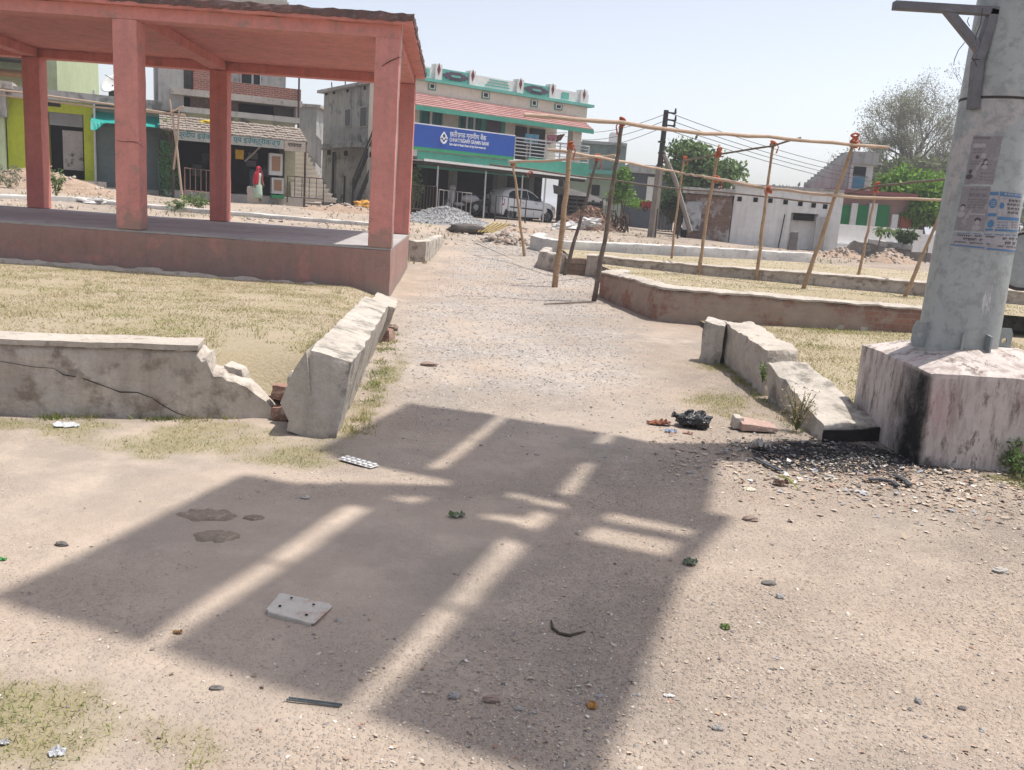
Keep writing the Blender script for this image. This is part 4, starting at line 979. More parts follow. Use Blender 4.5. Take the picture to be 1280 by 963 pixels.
for x0,x1,z1 in ((703,712,.38),(531,536,.4)): a=pt(x0,110); c=pt(x1,110); mb=MB(); mb.box(a[0],c[0],-.06,0,zp+.08,zp+z1); mb.build('parapet_square',teal2,par)

for (x,y,x2,y2) in ((536,104,545,113.5),(603,115,612,124.5),(664,125,672,134.5),(694,130,703,138.5)):
    o=b.box('vent_window',teal,(x,y),(x2,y2),-.05,.05); q=b.box('pane',white,(x+1.2,y+.3),(x2-1.2,y2-1.6),-.07,0,parent=o); b.box('opening',glassd,(x+2.2,y+1.3),(x2-2.2,y2-2.8),-.075,-.05,parent=q)
# tiled awning over the upper windows
za=fb.fp(560,122.5)[1]; ze=fb.fp(560,137.5,-1.15)[1]
s_e=fb.fp(741,160,-1.15)[0]
mb=MB(); mb.prism([(sl_-.2,0,za),(sl_-.2,-1.15,ze),(sl_-.2,-1.15,ze-.1),(sl_-.2,0,za-.2)],(s_e-sl_+.2,0,0)); aw=mb.build('tiled_awning',tilem,bank)
mb=MB(); mb.box(sl_-.25,s_e+.03,-1.22,-1.16,ze-.17,ze+.015); mb.build('fascia',teal,aw)
mb=MB(); x=sl_
for j in range(7):
    y0=-.02-1.13*j/7; k=j/7; zz=za+(ze-za)*k; mb.hexa([(sl_-.2,y0-.2,zz-.11),(s_e,y0-.2,zz-.11),(s_e,y0,zz),(sl_-.2,y0,zz),(sl_-.2,y0-.2,zz-.02),(s_e,y0-.2,zz-.02),(s_e,y0,zz+.035),(sl_-.2,y0,zz+.035)])
mb.build('tile_courses',tilem,aw)
# upper windows
for (x,y,x2,y2,mul) in ((526,134,553,157.5,2),(575,142,603,164,3)):
    o=b.box('window',teal,(x,y),(x2,y2),-.06,.06); b.box('curtain',curtain,(x+1.5,y+2),(x2-1.6,y2),-.075,-.02,parent=o)
    mb=MB(); a=fb.fp(x,y,-.1)[0]; c=fb.fp(x2,y,-.1)[0]; z0=fb.fp(x2,y2,-.1)[1]; z1=fb.fp(x,y,-.1)[1]
    for k in range(1,mul): xx=a+(c-a)*k/mul; mb.box(xx-.05,xx+.05,-.11,-.07,z0,z1)
    mb.build('window_mullion',white,o)
o=b.box('balcony_door',teal,(604,145,),(631,168),-.06,.06); b.box('door_opening',purple,(608.5,148),(626,168),-.08,-.03,parent=o)
# recessed balcony on the right
for (x,y,x2,y2) in ((643.5,157,657.5,185),(664,160,680,190)):
    b.box('balcony_doorway',glassd,(x,y),(x2,y2),2.1,2.3,z0=zfl)
a=fb.fp(716.5,170,-.85); c=fb.fp(727,170,-.85); mb=MB(); mb.box(a[0],c[0],-.85,-.45,zfl,ze-.02); mb.build('balcony_column',cream,bank)
sb1=fb.fp(735,210,-1.1)[0]
mb=MB(); mb.box(sl_,sb1,-1.1,3.2,zfl-.30,zfl); fl_=mb.build('balcony_slab',white,bank)
mb=MB(); mb.box(s_bal,sb1+.02,-1.16,-1.102,zfl-.45,zfl+.12); mb.box(sl_,s_bal,-1.16,-1.102,zfl-.75,zfl-.1); mb.build('green_beam',teal,fl_)
mb=MB(); s0=fb.fp(643,190,-1.05)[0]; s1=fb.fp(734,210,-1.05)[0]
for k in range(6): mb.tube([(s0,-1.05,zfl+.18+.15*k),(s1,-1.05,zfl+.18+.15*k)],.025 if k<5 else .04,6)
for k in range(6): x=s0+(s1-s0)*k/5; mb.tube([(x,-1.05,zfl),(x,-1.05,zfl+.95)],.035,6)
mb.build('balcony_railing',steelr,bank)
# ground floor
for (x,x2) in ((565,570.5),(621,633),(661,667),(703,709)):
    a=fb.fp(x,240,-.9)[0]; c=fb.fp(x2,240,-.9)[0]; mb=MB(); mb.box(a,c,-.9,-.55,zgr-.3,zfl-.3); mb.build('porch_column',M('porch_column_paint',(.20,.21,.18),(.15,.15,.13),1),bank)
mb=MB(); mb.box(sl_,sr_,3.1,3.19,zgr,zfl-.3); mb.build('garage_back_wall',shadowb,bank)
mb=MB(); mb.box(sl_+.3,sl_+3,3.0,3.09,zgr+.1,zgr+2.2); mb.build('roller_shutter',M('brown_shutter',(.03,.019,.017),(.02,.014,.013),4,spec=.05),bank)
tA=-2.7; za_=fb.fp(517,198.5,tA)[1]; za2=fb.fp(690,218.5,tA)[1]; sA1=fb.fp(733,223,tA)[0]
mb=MB(); mb.hexa([(sl_-.6,tA,za_-.05),(sA1,tA,za2-.06),(sA1,-1.2,za2-.01),(sl_-.6,-1.2,za_-.01),(sl_-.6,tA,za_),(sA1,tA,za2),(sA1,-1.2,za2+.04),(sl_-.6,-1.2,za_+.04)])
tn=mb.build('tin_awning',tin,bank)
mb=MB(); mb.hexa([(sl_-.6,tA-.03,za_-.05),(sA1,tA-.03,za2-.06),(sA1,tA-.003,za2-.06),(sl_-.6,tA-.003,za_-.05),(sl_-.6,tA-.03,za_+.045),(sA1,tA-.03,za2+.045),(sA1,tA-.003,za2+.045),(sl_-.6,tA-.003,za_+.045)]); mb.build('white_edge',M('peeling_white_edge',(.80,.78,.76),(.72,.70,.68),2,c3=(.40,.33,.29),s3=4,t3=.63),tn)
mb=MB(); mb.hexa([(sl_-.58,tA+.06,za_-.17),(sA1-.02,tA+.06,za2-.19),(sA1-.02,-1.2,za2-.14),(sl_-.58,-1.2,za_-.14),(sl_-.58,tA+.06,za_-.07),(sA1-.02,tA+.06,za2-.08),(sA1-.02,-1.2,za2-.07),(sl_-.58,-1.2,za_-.07)]); mb.build('shade_tinted_sheet',M('shade_tinted_sheet',(.075,.065,.055),(.05,.045,.04),1.5,spec=.05),tn)  # extra dark sheet; its brown colour carries the shade under the awning
mb=MB()
for px in (546,606,652,681,709):
    a=fb.fp(px,240,tA+.1); mb2=MB(); mb2.tube([(a[0],tA+.1,zg(*fb.w((a[0],tA,0))[:2])-.2),(a[0],tA+.1,za_-.05)],.035,6); mb2.build('awning_pole',steelr,bank)
# blue sign board
tb=-1.25
sgn=thing('bank_sign','long blue sign board with white lettering and a green bottom stripe','sign',(fb.fp(516,170,tb)[0],tb,fb.fp(580,185,tb)[1]),fr=fb)
s0=fb.fp(516.5,160,tb)[0]; s1=fb.fp(643.5,175,tb)[0]; z1=fb.fp(580,162.5,tb)[1]; z0=fb.fp(580,189.5,tb)[1]; zs=fb.fp(580,193.5,tb)[1]
mb=MB(); mb.box(s0,s1,tb,tb+.08,z0,z1); pb_=mb.build('panel',plain('sign_blue',(.012,.075,.38),.5),sgn)
mb=MB(); mb.box(s0,s1,tb+.003,tb+.08,zs,z0-.002); mb.build('green_stripe',plain('sign_green',(.03,.30,.13),.5),sgn)
mb=MB(); mb.box(s0-.04,s1+.04,tb+.02,tb+.07,z1+.002,z1+.05); mb.build('top_edge',white,sgn)
lw=plain('sign_white',(.78,.78,.78),.5); H_=z1-z0
xa=fb.fp(562,175,tb)[0]; xb=fb.fp(607.5,180,tb)[0]; xc=fb.fp(611.5,180,tb)[0]
textobj('छतीसगढ़ ग्रामीण बैंक',.33*H_,lw,'lettering',sgn,fb,xa,tb,z0+H_*.62,xb-xa,.003)
textobj('CHHATTISGARH GRAMIN BANK',.24*H_,lw,'lettering',sgn,fb,xa,tb,z0+H_*.395,xc-xa,.004)
textobj('Scheduled Bank Owned by Government',.15*H_,lw,'lettering',sgn,fb,xa,tb,z0+H_*.215,xb-xa,.005)
lx=fb.fp(554.7,170,tb)[0]; lz=z0+H_*.52; lh=H_*.30; mb=MB()
drop=[]
for i in range(28):
    a=2*math.pi*i/28; r=lh*.72; x=r*.80*math.sin(a); z=-r*math.cos(a)*.95
    if z>0: x*=max(0,1-(z/(r*.95))**1.6*.9); z*=1.35
    drop.append((lx+x,tb-.012,lz-lh*.12+z))
mb.tube(drop+[drop[0]],.032,6)
for dz in (0,.17): mb.tube([(lx-lh*.42,tb-.012,lz+lh*.28-dz),(lx,tb-.012,lz-lh*.25-dz),(lx+lh*.42,tb-.012,lz+lh*.28-dz)],.036,6)
mb.build('logo',lw,sgn)
# washing on the balcony
for nm,lb,cat_,c,pts in (('towel','light blue towel hanging over the bank balcony','towel',(.16,.42,.55),((657,167),(674,169),(674,181.5),(656,179))),
    ('cloth','pink cloth hanging on the balcony line','cloth',(.55,.24,.29),((684,168.5),(697,169),(694,178.5),(684,181))),
    ('cloth','patterned brown cloth at the right end of the balcony line','cloth',(.24,.13,.10),((697,169),(706.5,167.5),(701,175.5),(695,178))),
    ('garment','dark garment hanging between the blue towel and the pink cloth','garment',(.04,.035,.06),((673,176),(682,177),(683,184),(672,184)))):
    P_=[fb.fp(x,y,-.9) for x,y in pts]; V=[];F=[]; n=10
    for j in range(n+1):
        for i in range(n+1):
            u,v=i/n,j/n; s_=(P_[0][0]*(1-u)+P_[1][0]*u)*(1-v)+(P_[3][0]*(1-u)+P_[2][0]*u)*v; z_=(P_[0][1]*(1-u)+P_[1][1]*u)*(1-v)+(P_[3][1]*(1-u)+P_[2][1]*u)*v
            V.append((s_,-.9+.07*math.sin(u*13+v)*v**.5,z_))
    for j in range(n):
        for i in range(n): a=j*(n+1)+i; F.append((a,a+1,a+n+2,a+n+1))
    mb=MB(); mb.add(V,F); o=mb.build(nm,M(nm+'_'+cat_+str(len(lb)),c,tuple(x*.7 for x in c),6,bump=.1),label=lb,cat=cat_,group='washing on the bank balcony',loc=(P_[0][0],-.9,P_[0][1]),fr=fb)
    sm=o.modifiers.new('thick','SOLIDIFY'); sm.thickness=.015
    if nm=='towel':
        a,c_=fb.fp(655,167,-.9),fb.fp(709,167.5,-.9); l=MB(); l.tube([(a[0],-.9,a[1]),(c_[0],-.9,c_[1]+.05)],.01,4); l.build('clothes_line',darkiron,label='thin clothes line across the bank balcony',cat='clothes line',loc=(a[0],-.9,a[1]),fr=fb)
# ------------------------------------------------------------------ grey weathered house left of the bank
ga=D(402,240,48); gb=D(483,262,40.8); fg=Fr(ga,gb); zt_=fg.fp(402,117)[1]; zt2=fg.fp(475,105)[1]; ztop=(zt_+zt2)/2
gh=thing('grey_house','old grey two storey house with rain stained walls','building',(0,0,.6),fr=fg); b=B(fg,gh)
mb=MB(); mb.box(0,fg.L-1.2,0,5,.2,ztop); mb.build('wall',conc_old,gh); mb=MB(); mb.box(-.25,fg.L-1.1,-.3,5.2,ztop,ztop+.14); mb.build('roof_slab',conc_old,gh)
zs_=fg.fp(440,183)[1]; mb=MB(); mb.box(-.8,fg.L-1.4,-.8,0,zs_-.14,zs_+.06); mb.build('canopy_slab',conc_old,gh)
for (x,y,x2,y2) in ((431.5,137.5,437,157.5),(450.5,135,457,157.5)): o=b.box('window',slabm,(x-1,y-1),(x2+1,y2+1.5),-.05,.05); b.box('pane',glassd,(x,y),(x2,y2),-.06,0,parent=o)
for x in (407.5,417,434,455.5): b.box('drain_hole',darkin,(x-1,113.5-.14*(x-407)),(x+1.4,119-.14*(x-407)),-.02,.1)
for (x,y) in ((411,188),(432,189)): b.box('vent_hole',darkin,(x-2,y),(x+2,y+6),-.02,.1)
mb=MB(); a=fg.fp(417,190,-.1); c=fg.fp(416,236,-.1); mb.tube([(a[0],-.1,a[1]),(a[0],-.1,.4)],.07,6); mb.build('down_pipe',rustiron,gh)
mb=MB(); a=fg.fp(431,220,-.4); mb.tube([(a[0],-.4,a[1]),(a[0],-.4,.4)],.05,6); mb.build('down_pipe',rustiron,gh)
mb=MB(); a=fg.fp(411,108); mb.tube([(a[0],.2,ztop),(a[0]-.15,.2,ztop+.55)],.03,5); a=fg.fp(427,100); mb.tube([(a[0],.2,ztop),(a[0],.2,ztop+.8)],.03,5); mb.build('roof_rod',rustiron,gh)
# iron stair and concrete landing in front of the grey house
fs=Fr(D(437,250,40),D(470,254,40)); st=thing('iron_staircase','dark iron outside staircase rising to a concrete landing','staircase',(0,0,.6),fr=fs)
p0_=fs.fp(441,243); p1_2=fs.fp(468,180)
mb=MB()
for i in range(11):
    k=i/10; x=p0_[0]+.5+(p1_2[0]-p0_[0])*k*.9; z=p0_[1]+(p1_2[1]-p0_[1])*k; mb.box(x-.16,x+.16,.0,.9,z-.05,z)
mb.build('tread',slabm,st)
for dz,nm in ((.95,'handrail'),(.65,'handrail'),(.4,'handrail')):
    mb=MB(); mb.tube([(p0_[0],0,p0_[1]+dz-.3),(p1_2[0],0,p1_2[1]+dz-.2)],.045,6); mb.build(nm,darkiron,st)
mb=MB(); mb.tube([(p0_[0],0,p0_[1]-.5),(p0_[0],0,p0_[1]+.7)],.05,6); mb.tube([(p1_2[0],0,p1_2[1]-.3),(p1_2[0],0,p1_2[1]+.9)],.05,6); mb.build('newel_post',darkiron,st)
mb=MB(); mb.obox(((p0_[0]+p1_2[0])/2+.25,.02,(p0_[1]+p1_2[1])/2-.2),(p1_2[0]-p0_[0],0,p1_2[1]-p0_[1]),1.55,.04,.09); mb.build('stringer',darkiron,st)
mb=MB(); a=fs.fp(464,184); c=fs.fp(500,192); mb.box(a[0]-.1,c[0],-.1,2,a[1]-.45,a[1]); mb.build('landing_slab',slabm,st)
mb=MB(); a=fs.fp(461.5,215); c=fs.fp(466,215); mb.box(a[0],c[0]+.03,-.1,.2,.3,fs.fp(464,190)[1]); mb.build('landing_post',slabm,st)
# ------------------------------------------------------------------ concrete shop building with stairs, left
fsh=Fr(D(105,225,35),D(380,250,38.3)); zl=.72
eb=thing('unfinished_building','raw concrete multi storey building with brick parapets above an electrical shop','building',(fsh.fp(200,240)[0],0,.7),fr=fsh); b=B(fsh,eb)
s0=fsh.fp(194.5,100)[0]; s1=fsh.fp(373,100)[0]; zu=fsh.fp(290,118,0)[1]; zl2=fsh.fp(290,143,0)[1]; ztp=fsh.fp(290,2,1.5)[1]
mb=MB(); mb.box(s0,s1-.3,1.5,9,zl2-.1,ztp+1.2); mb.build('wall',conc_g,eb)
mb=MB(); a=fsh.fp(213,100)[0]; mb.box(a,s1+.15,-.2,1.5,zu-.24,zu); mb.build('balcony_slab',slabm,eb)
mb=MB(); a2=fsh.fp(242,100,-.1)[0]; mb.box(a2,s1+.1,-.12,.1,zu+.002,zu+.47); mb.build('brick_parapet',brickbare,eb)
mb=MB(); mb.box(a2,a2+.8,.11,1.49,zu,zu+1.9); mb.build('brick_pier',brickbare,eb)
mb=MB(); mb.box(s0+.1,a+.5,.2,1.5,zl2-.1,zu+2.4); mb.build('corner_wall',conc_g,eb)
mb=MB(); a=fsh.fp(224,100)[0]; mb.box(a,s1+.05,-.25,1.6,zl2-.12,zl2+.1); mb.build('lower_slab',M('whitewashed_slab',(.55,.53,.49),(.42,.40,.37),1,c3=(.3,.28,.25),s3=4),eb)
mb=MB(); a=fsh.fp(214,120)[0]; c=fsh.fp(245,120)[0]; mb.box(a,c-.2,.6,1.4,zl2+.1,zu-.25); mb.build('dark_opening',darkin,eb)
mb=MB(); mb.box(c-.2,fsh.fp(299,130)[0],.35,1.3,zl2+.1,zu-.25); mb.build('brick_infill',M('shaded_brick',(.19,.12,.095),(.15,.10,.085),3,c3=(.25,.2,.17),s3=8),eb)
mb=MB(); mb.box(fsh.fp(299,130)[0],s1-.9,.8,1.4,zl2+.1,zu-.25); mb.build('dark_opening',darkin,eb)
mb=MB(); mb.box(s1-.9,s1-.1,.5,1.4,zl2+.1,zu-.25); mb.build('brick_infill',M('brown_infill',(.16,.125,.11),(.12,.10,.09),3),eb)
mb=MB(); mb.box(s1-.1,s1+.05,-.1,1.4,zl2+.1,zu-.25); mb.build('slab_post',slabm,eb)
for (x,y,x2,y2) in ((302,88,314.5,106),(317,89,325,107)):
    o=b.box('window',white,(x-1,y),(x2+.8,y2+1),1.38,1.6); b.box('pane',glassd,(x,y+1),(x2,y2),1.36,1.5,parent=o)
mb=MB(); a=fsh.fp(374,95,-.2); mb.tube([(a[0],-.2,zl2-1),(a[0],-.2,zu+2.4)],.04,6); mb.build('down_pipe',rustiron,eb)
# roof edge far above, seen over the pavilion
mb=MB(); mb.box(fsh.fp(200,3)[0],fsh.fp(360,8,1.5)[0],1.3,4,ztp-.1,ztp+.25); mb.build('roof_slab',slabm,eb)
# ground floor of the shop: side walls, parapet band, dark interior, tiled porch
zt1=fsh.fp(290,152,-.3)[1]; zt0=fsh.fp(290,168.8,-2.3)[1]; q0=fsh.fp(216,165,-2.3)[0]; q1=fsh.fp(384,178,-2.3)[0]
mb=MB(); mb.box(fsh.fp(226,150)[0],s1-.15,-.3,1.5,zt1-.1,zl2-.13); mb.build('olive_band',M('olive_band_paint',(.26,.25,.15),(.20,.19,.13),1.5,c3=(.07,.065,.06),s3=.9,t3=.55),eb)
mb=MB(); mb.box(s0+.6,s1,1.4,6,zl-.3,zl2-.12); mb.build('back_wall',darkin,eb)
mb=MB(); a=fsh.fp(356,200,-.3)[0]; c=fsh.fp(369,200,-.3)[0]; mb.box(a,c,-.3,1.4,zl-.3,zt1); mb.build('side_pier',M('pale_green_pier',(.44,.43,.30),(.36,.35,.25),1.5),eb)
a=fsh.fp(222,200,-.3)[0]; mb=MB(); mb.box(a-.5,a-.1,-.3,1.4,zl-.3,zt1); mb.build('side_pier',M('dark_pier',(.12,.10,.09)),eb)
mb=MB(); mb.box(a-.5,c+.2,-1.6,1.4,zl-.3,zl+.30); mb.build('shop_floor',slabm,eb)
tl=M('weathered_tile',(.34,.285,.24),(.25,.21,.18),2.5,c3=(.15,.125,.11),s3=7,t3=.55,bump=.8,bs=12,bd=.03)
mb=MB(); N_=40
for i in range(N_):
    x0=q0-.45+(q1-q0+.45)*i/N_; x1=q0-.45+(q1-q0+.45)*(i+.94)/N_
    for j in range(6):
        k0=j/6;k1=min(1.02,(j+1.15)/6); dz=random.uniform(-.015,.02)
        A=lambda k:(-.3-2.0*k, zt1+(zt0-zt1)*k)
        (ya,za0),(yb,zb0)=A(k0),A(k1); o_=.03*(1)
        mb.hexa([(x0,yb,zb0-.02+dz),(x1,yb,zb0-.02+dz),(x1,ya,za0-.04+dz),(x0,ya,za0-.04+dz),(x0,yb,zb0+.04+dz),(x1,yb,zb0+.04+dz),(x1,ya,za0+dz),(x0,ya,za0+dz)])
mb.build('tiled_porch_roof',tl,eb)
mb=MB(); mb.tube([(q0-.3,-2.3,zt0-.05),(q1,-2.3,zt0-.05)],.05,6); mb.build('porch_beam',rustiron,eb)
for px in (216.5,381.5):
    x=fsh.fp(px,200,-2.25)[0]; mb=MB(); mb.tube([(x,-2.25,.5),(x,-2.25,zt0-.05)],.045,6); mb.build('porch_post',rustiron,eb)
sg=thing('shop_sign','long pale shop board with green Hindi lettering under the tile eave','sign',(q0,-2.2,zt0-.5),fr=fsh)
x1s=fsh.fp(354,178,-2.2)[0]; x2s=fsh.fp(381,180,-2.2)[0]; zsb=fsh.fp(290,181,-2.4)[1]; tS=-2.42
mb=MB(); mb.box(q0+.05,x1s,tS,tS+.05,zsb,zt0-.04); mb.build('panel',plain('pale_board',(.43,.44,.40),.7),sg)
mb=MB(); mb.box(x1s+.02,x2s,tS,tS+.05,zsb-.05,zt0-.04); mb.build('side_panel',plain('cream_board',(.50,.44,.36),.7),sg)
tg=plain('sign_teal',(.02,.17,.20),.6)
textobj('प्रदीप इलेक्ट्रानिक एव इलेक्ट्रीकल्स',.27,tg,'lettering',sg,fsh,fsh.fp(222,168,-2.4)[0],tS,zsb+.12,x1s-fsh.fp(223,168,-2.2)[0]-.1,.005)
textobj('रायगढ़',.2,plain('sign_dark',(.05,.04,.04)),'lettering',sg,fsh,x1s+.15,tS,zsb+.12,x2s-x1s-.3,.008)
# things standing in the shop front
def cabinet(x,y,x2,y2,t,fm,pm,lab):
    a=fsh.fp(x,y,t); c=fsh.fp(x2,y2,t); mb=MB(); mb.box(a[0],c[0],t,t+.45,c[1],a[1]); o=mb.build('shop_cabinet',fm,label=lab,cat='cabinet',loc=(a[0],t,c[1]),fr=fsh)
    w=c[0]-a[0]; h=a[1]-c[1]; mb=MB(); mb.box(a[0]+w*.18,c[0]-w*.18,t-.02,t+.01,c[1]+h*.2,a[1]-h*.13); mb.build('panel',pm,o); return o
brd=plain('brown_board',(.36,.21,.12),.7); wht=plain('white_cabinet',(.62,.62,.60),.5)
cabinet(337,191.5,353,220,-1.9,wht,brd,'white cabinet with a brown panel standing above the green based one')
o=cabinet(340,222,354.5,243,-1.9,wht,brd,'white cabinet on a green base at the shop step')
a=fsh.fp(340,243.5,-1.92); c=fsh.fp(354.5,248.5,-1.92); mb=MB(); mb.box(a[0]-.02,c[0]+.02,-1.94,-1.4,c[1],a[1]); mb.build('green_base',plain('bright_green',(.03,.33,.12)),o)
for (x,y,x2,y2,t,col_,lb,ct) in ((294.5,187,305,200,-1.2,(.60,.36,.02),'yellow plastic bag hanging in the shop doorway','bag'),(312,212,330,236,.4,(.04,.10,.12),'dark teal cupboard at the back of the shop','cupboard')):
    a=fsh.fp(x,y,t); c=fsh.fp(x2,y2,t); mb=MB(); cc=[(a[0],t,c[1]),(c[0],t,c[1]),(c[0],t+.3,c[1]),(a[0],t+.3,c[1])]; mb.rough([*cc,*[(p[0],p[1],a[1]) for p in cc]],(6,3,6),.03,4,.01,3)
    o=mb.build('hanging_bag' if ct=='bag' else 'cupboard',plain(ct+'_colour',col_),label=lb,cat=ct,loc=(a[0],t,c[1]),fr=fsh)
    mb=MB(); xm=(a[0]+c[0])/2
    if ct=='bag': mb.tube([(xm,t+.1,a[1]-.02),(xm,t+.1,zt0-.06)],.012,4); mb.build('string',darkiron,o)
    else: mb.box(xm-.02,xm+.02,t-.04,t-.005,c[1]+.1,a[1]-.1); mb.build('door_gap',darkin,o)
random.seed(21)
for k in range(9):
    x=random.uniform(236,268) if k<6 else random.uniform(305,330); y=random.uniform(190,212); a=fsh.fp(x,y,.9); w=random.uniform(.2,.45); h=random.uniform(.2,.4)
    mb=MB(); mb.box(a[0],a[0]+w,.9,1.3,a[1]-h,a[1]); q=.05+.10*random.random(); mb.build('stock_box',plain('stock_colour',(q,q*.95,q*random.uniform(.8,1.3))),eb)
mb=MB(); a=fsh.fp(325,184,-1.0); c=fsh.fp(306,202,-1.0); mb.tube([(a[0],-1,a[1]),(c[0],-1,c[1])],.04,5); mb.build('porch_strut',slabm,eb)
# concrete staircase at the right end
fst=Fr(D(366,252,37),D(424,256,37.6)); cs=thing('concrete_staircase','broad raw concrete steps narrowing upward beside the shop','staircase',(0,0,.7),fr=fst)
stm=M('stair_concrete',(.70,.64,.56),(.58,.53,.46),1.5,c3=(.36,.32,.28),s3=4,t3=.63); zb_=fst.fp(395,252)[1]; zt_=fst.fp(385,178)[1]; n=13
for i in range(n):
    k=i/n; z0=zb_+(zt_-zb_)*k; z1=zb_+(zt_-zb_)*(i+1)/n; xr_=fst.fp(421-38*k**.8,215,0.0)[0]; xl=fst.fp(368,215)[0]-.1
    mb=MB(); mb.box(xl,xr_,.22*i,.22*i+1.2,z0,z1-.06); mb.box(xl,xr_+.03,.22*i-.07,.22*i+1.2,z1-.06,z1); mb.build('step',stm,cs)
mb=MB(); a=fst.fp(377,150,3); c=fst.fp(402,176,3); mb.prism([(a[0],3,a[1]),(c[0],3,c[1]),(c[0],3,c[1]-1.2),(a[0],3,a[1]-1.0)],(0,.2,0)); mb.build('stair_parapet',conc_g,cs)
fh=Fr(D(374,180,52),D(396,182,52)); h=thing('far_house','small grey house far behind the concrete stairs','building',(0,0,.7),fr=fh)
mb=MB(); a=fh.fp(372,133); c=fh.fp(394.5,200); mb.box(a[0],c[0],0,4,.5,a[1]); mb.build('wall',conc_g,h); mb=MB(); mb.box(a[0]-.2,c[0]+.25,-.2,4.2,a[1],a[1]+.15); mb.build('roof_slab',slabm,h)
# ------------------------------------------------------------------ yellow-green shop, teal shop, pale green house
lime=M('lime_wash',(.50,.56,.03),(.44,.50,.035),1.0,c3=(.33,.37,.05),s3=3,t3=.63,bump=.1,streak=(.42,.47,.05))
ys=thing('lime_shop','bright lime green shop with a half raised shutter','shop',(fsh.fp(12,200)[0],0,.9),fr=fsh); b=B(fsh,ys)
x0=fsh.fp(9,170)[0]; xo0=fsh.fp(61,170)[0]; xo1=fsh.fp(105,180)[0]; x1=fsh.fp(119,180)[0]; zt_=fsh.fp(80,127)[1]; zo=fsh.fp(85,142)[1]; zb_=fsh.fp(100,225)[1]
mb=MB(); mb.box(x0,xo0,0,4,.4,zt_); mb.box(xo1,x1,0,4,.4,zt_); mb.box(xo0,xo1,0,4,zo,zt_); mb.box(xo0,xo1,0,4,.4,zb_); mb.build('wall',lime,ys)
mb=MB(); mb.box(x0-.3,fsh.fp(203,140)[0],-.35,4,zt_,zt_+.35); mb.build('roof_slab',conc_old,ys)
zsh=fsh.fp(85,158)[1]; mb=MB()
for i in range(6): z=zsh+(zo-zsh)*i/6; mb.box(xo0+.03,xo1-.03,.03+.02*(i%2),.1,z,z+(zo-zsh)/6)
mb.build('roller_shutter',M('grey_shutter',(.26,.255,.25),(.20,.195,.19),2,rough=.5),ys)
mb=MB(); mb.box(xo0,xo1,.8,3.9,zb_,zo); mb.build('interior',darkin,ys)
dm=M('peeling_door',(.42,.38,.35),(.33,.30,.28),2,c3=(.07,.06,.055),s3=3.2,t3=.58)
a=fsh.fp(78,165,.2)[0]; mb=MB(); mb.box(a,xo1-.05,.2,.28,zb_+.35,zsh-.15); mb.build('door_leaf',dm,ys)
b.box('name_plate',M('black_plate',(.03,.028,.03)),(57,126),(75.5,134),-.05,.02); mb=MB(); mb.box(x0,x1+.4,-1.1,-.002,.3,zb_-.02); mb.build('step',slabm,ys)
mb=MB(); a=fsh.fp(118,150,-.3); mb.tube([(a[0],-.3,.6),(a[0],-.3,zt_+.5)],.045,6); mb.build('pipe',steelr,ys)
tsx=thing('teal_shop','low shop with a closed grey shutter under a teal tarpaulin','shop',(x1,0,.8),fr=fsh)
x2=fsh.fp(206,190)[0]; xs0=fsh.fp(121,190)[0]; xs1=fsh.fp(203,195)[0]; zso=fsh.fp(160,158)[1]
mb=MB(); mb.box(x1+.02,x2,.3,4,.4,zt_-.02); mb.build('wall',M('grey_green_wash',(.33,.38,.34),(.28,.33,.30),1),tsx)
mb=MB(); z=.95; i=0
while z<zso-.05: mb.box(xs0,xs1,.16+.035*(i%2),.29,z,z+.085); z+=.085; i+=1
mb.build('roller_shutter',M('teal_grey_shutter',(.17,.215,.21),(.14,.18,.18),1.5,rough=.6),tsx)
mb=MB(); mb.box(x1+.02,x2,-.8,.29,.3,.95); mb.build('step',slabm,tsx)
tp=M('teal_tarpaulin',(.02,.34,.29),(.02,.28,.24),1.5,c3=(.03,.40,.33),s3=4,rough=.5)
za=fsh.fp(160,143,.2)[1]; zb2=fsh.fp(150,155,-1.1)[1]; V=[];F=[]; n=24
for j in range(7):
    for i in range(n+1):
        u=i/n; k=j/6; V.append((fsh.fp(113,150,-1)[0]*(1-u)+fsh.fp(206,155,-1)[0]*u,.25-1.35*k,za+(zb2-za)*k-.10*math.sin(k*3.1)*(1+.5*math.sin(u*9))-(.32*max(0,math.sin(u*11+1.2)) if j==6 else 0)))
for j in range(6):
    for i in range(n): a=j*(n+1)+i; F.append((a,a+1,a+n+2,a+n+1))
mb=MB(); mb.add(V,F); o=mb.build('tarpaulin_awning',tp,tsx); o.modifiers.new('t','SOLIDIFY').thickness=.02
# satellite dish
ds=thing('satellite_dish','white satellite dish on the roof behind the pavilion column','dish',(fsh.fp(143,118,.5)[0],.5,zt_+.35),fr=fsh)
c=fsh.fp(139,104,.5); mb=MB(); ax=Vector((-.5,-.6,.62)).normalized(); u=ax.orthogonal().normalized(); w=ax.cross(u); c3_=Vector((c[0],.5,c[1])); V=[c3_-ax*.12];F=[]; K=20
for j in range(1,5):
    for i in range(K):
        a=2*math.pi*i/K; r=.46*j/4; V.append(c3_+(u*math.cos(a)+w*math.sin(a))*r+ax*(-.12+.12*(j/4)**2))
for i in range(K): F.append((0,1+i,1+(i+1)%K))
for j in range(3):
    for i in range(K): F.append((1+j*K+i,1+(j+1)*K+i,1+(j+1)*K+(i+1)%K,1+j*K+(i+1)%K))
mb.add(V,F); o=mb.build('reflector',white,ds,smooth=True); o.modifiers.new('t','SOLIDIFY').thickness=.02
mb=MB(); mb.tube([c3_-ax*.1,(c3_.x,.55,zt_+.3)],.03,6); mb.tube([c3_-w*.4,c3_+ax*.42],.012,5); mb.build('mast_pipe',darkiron,ds)
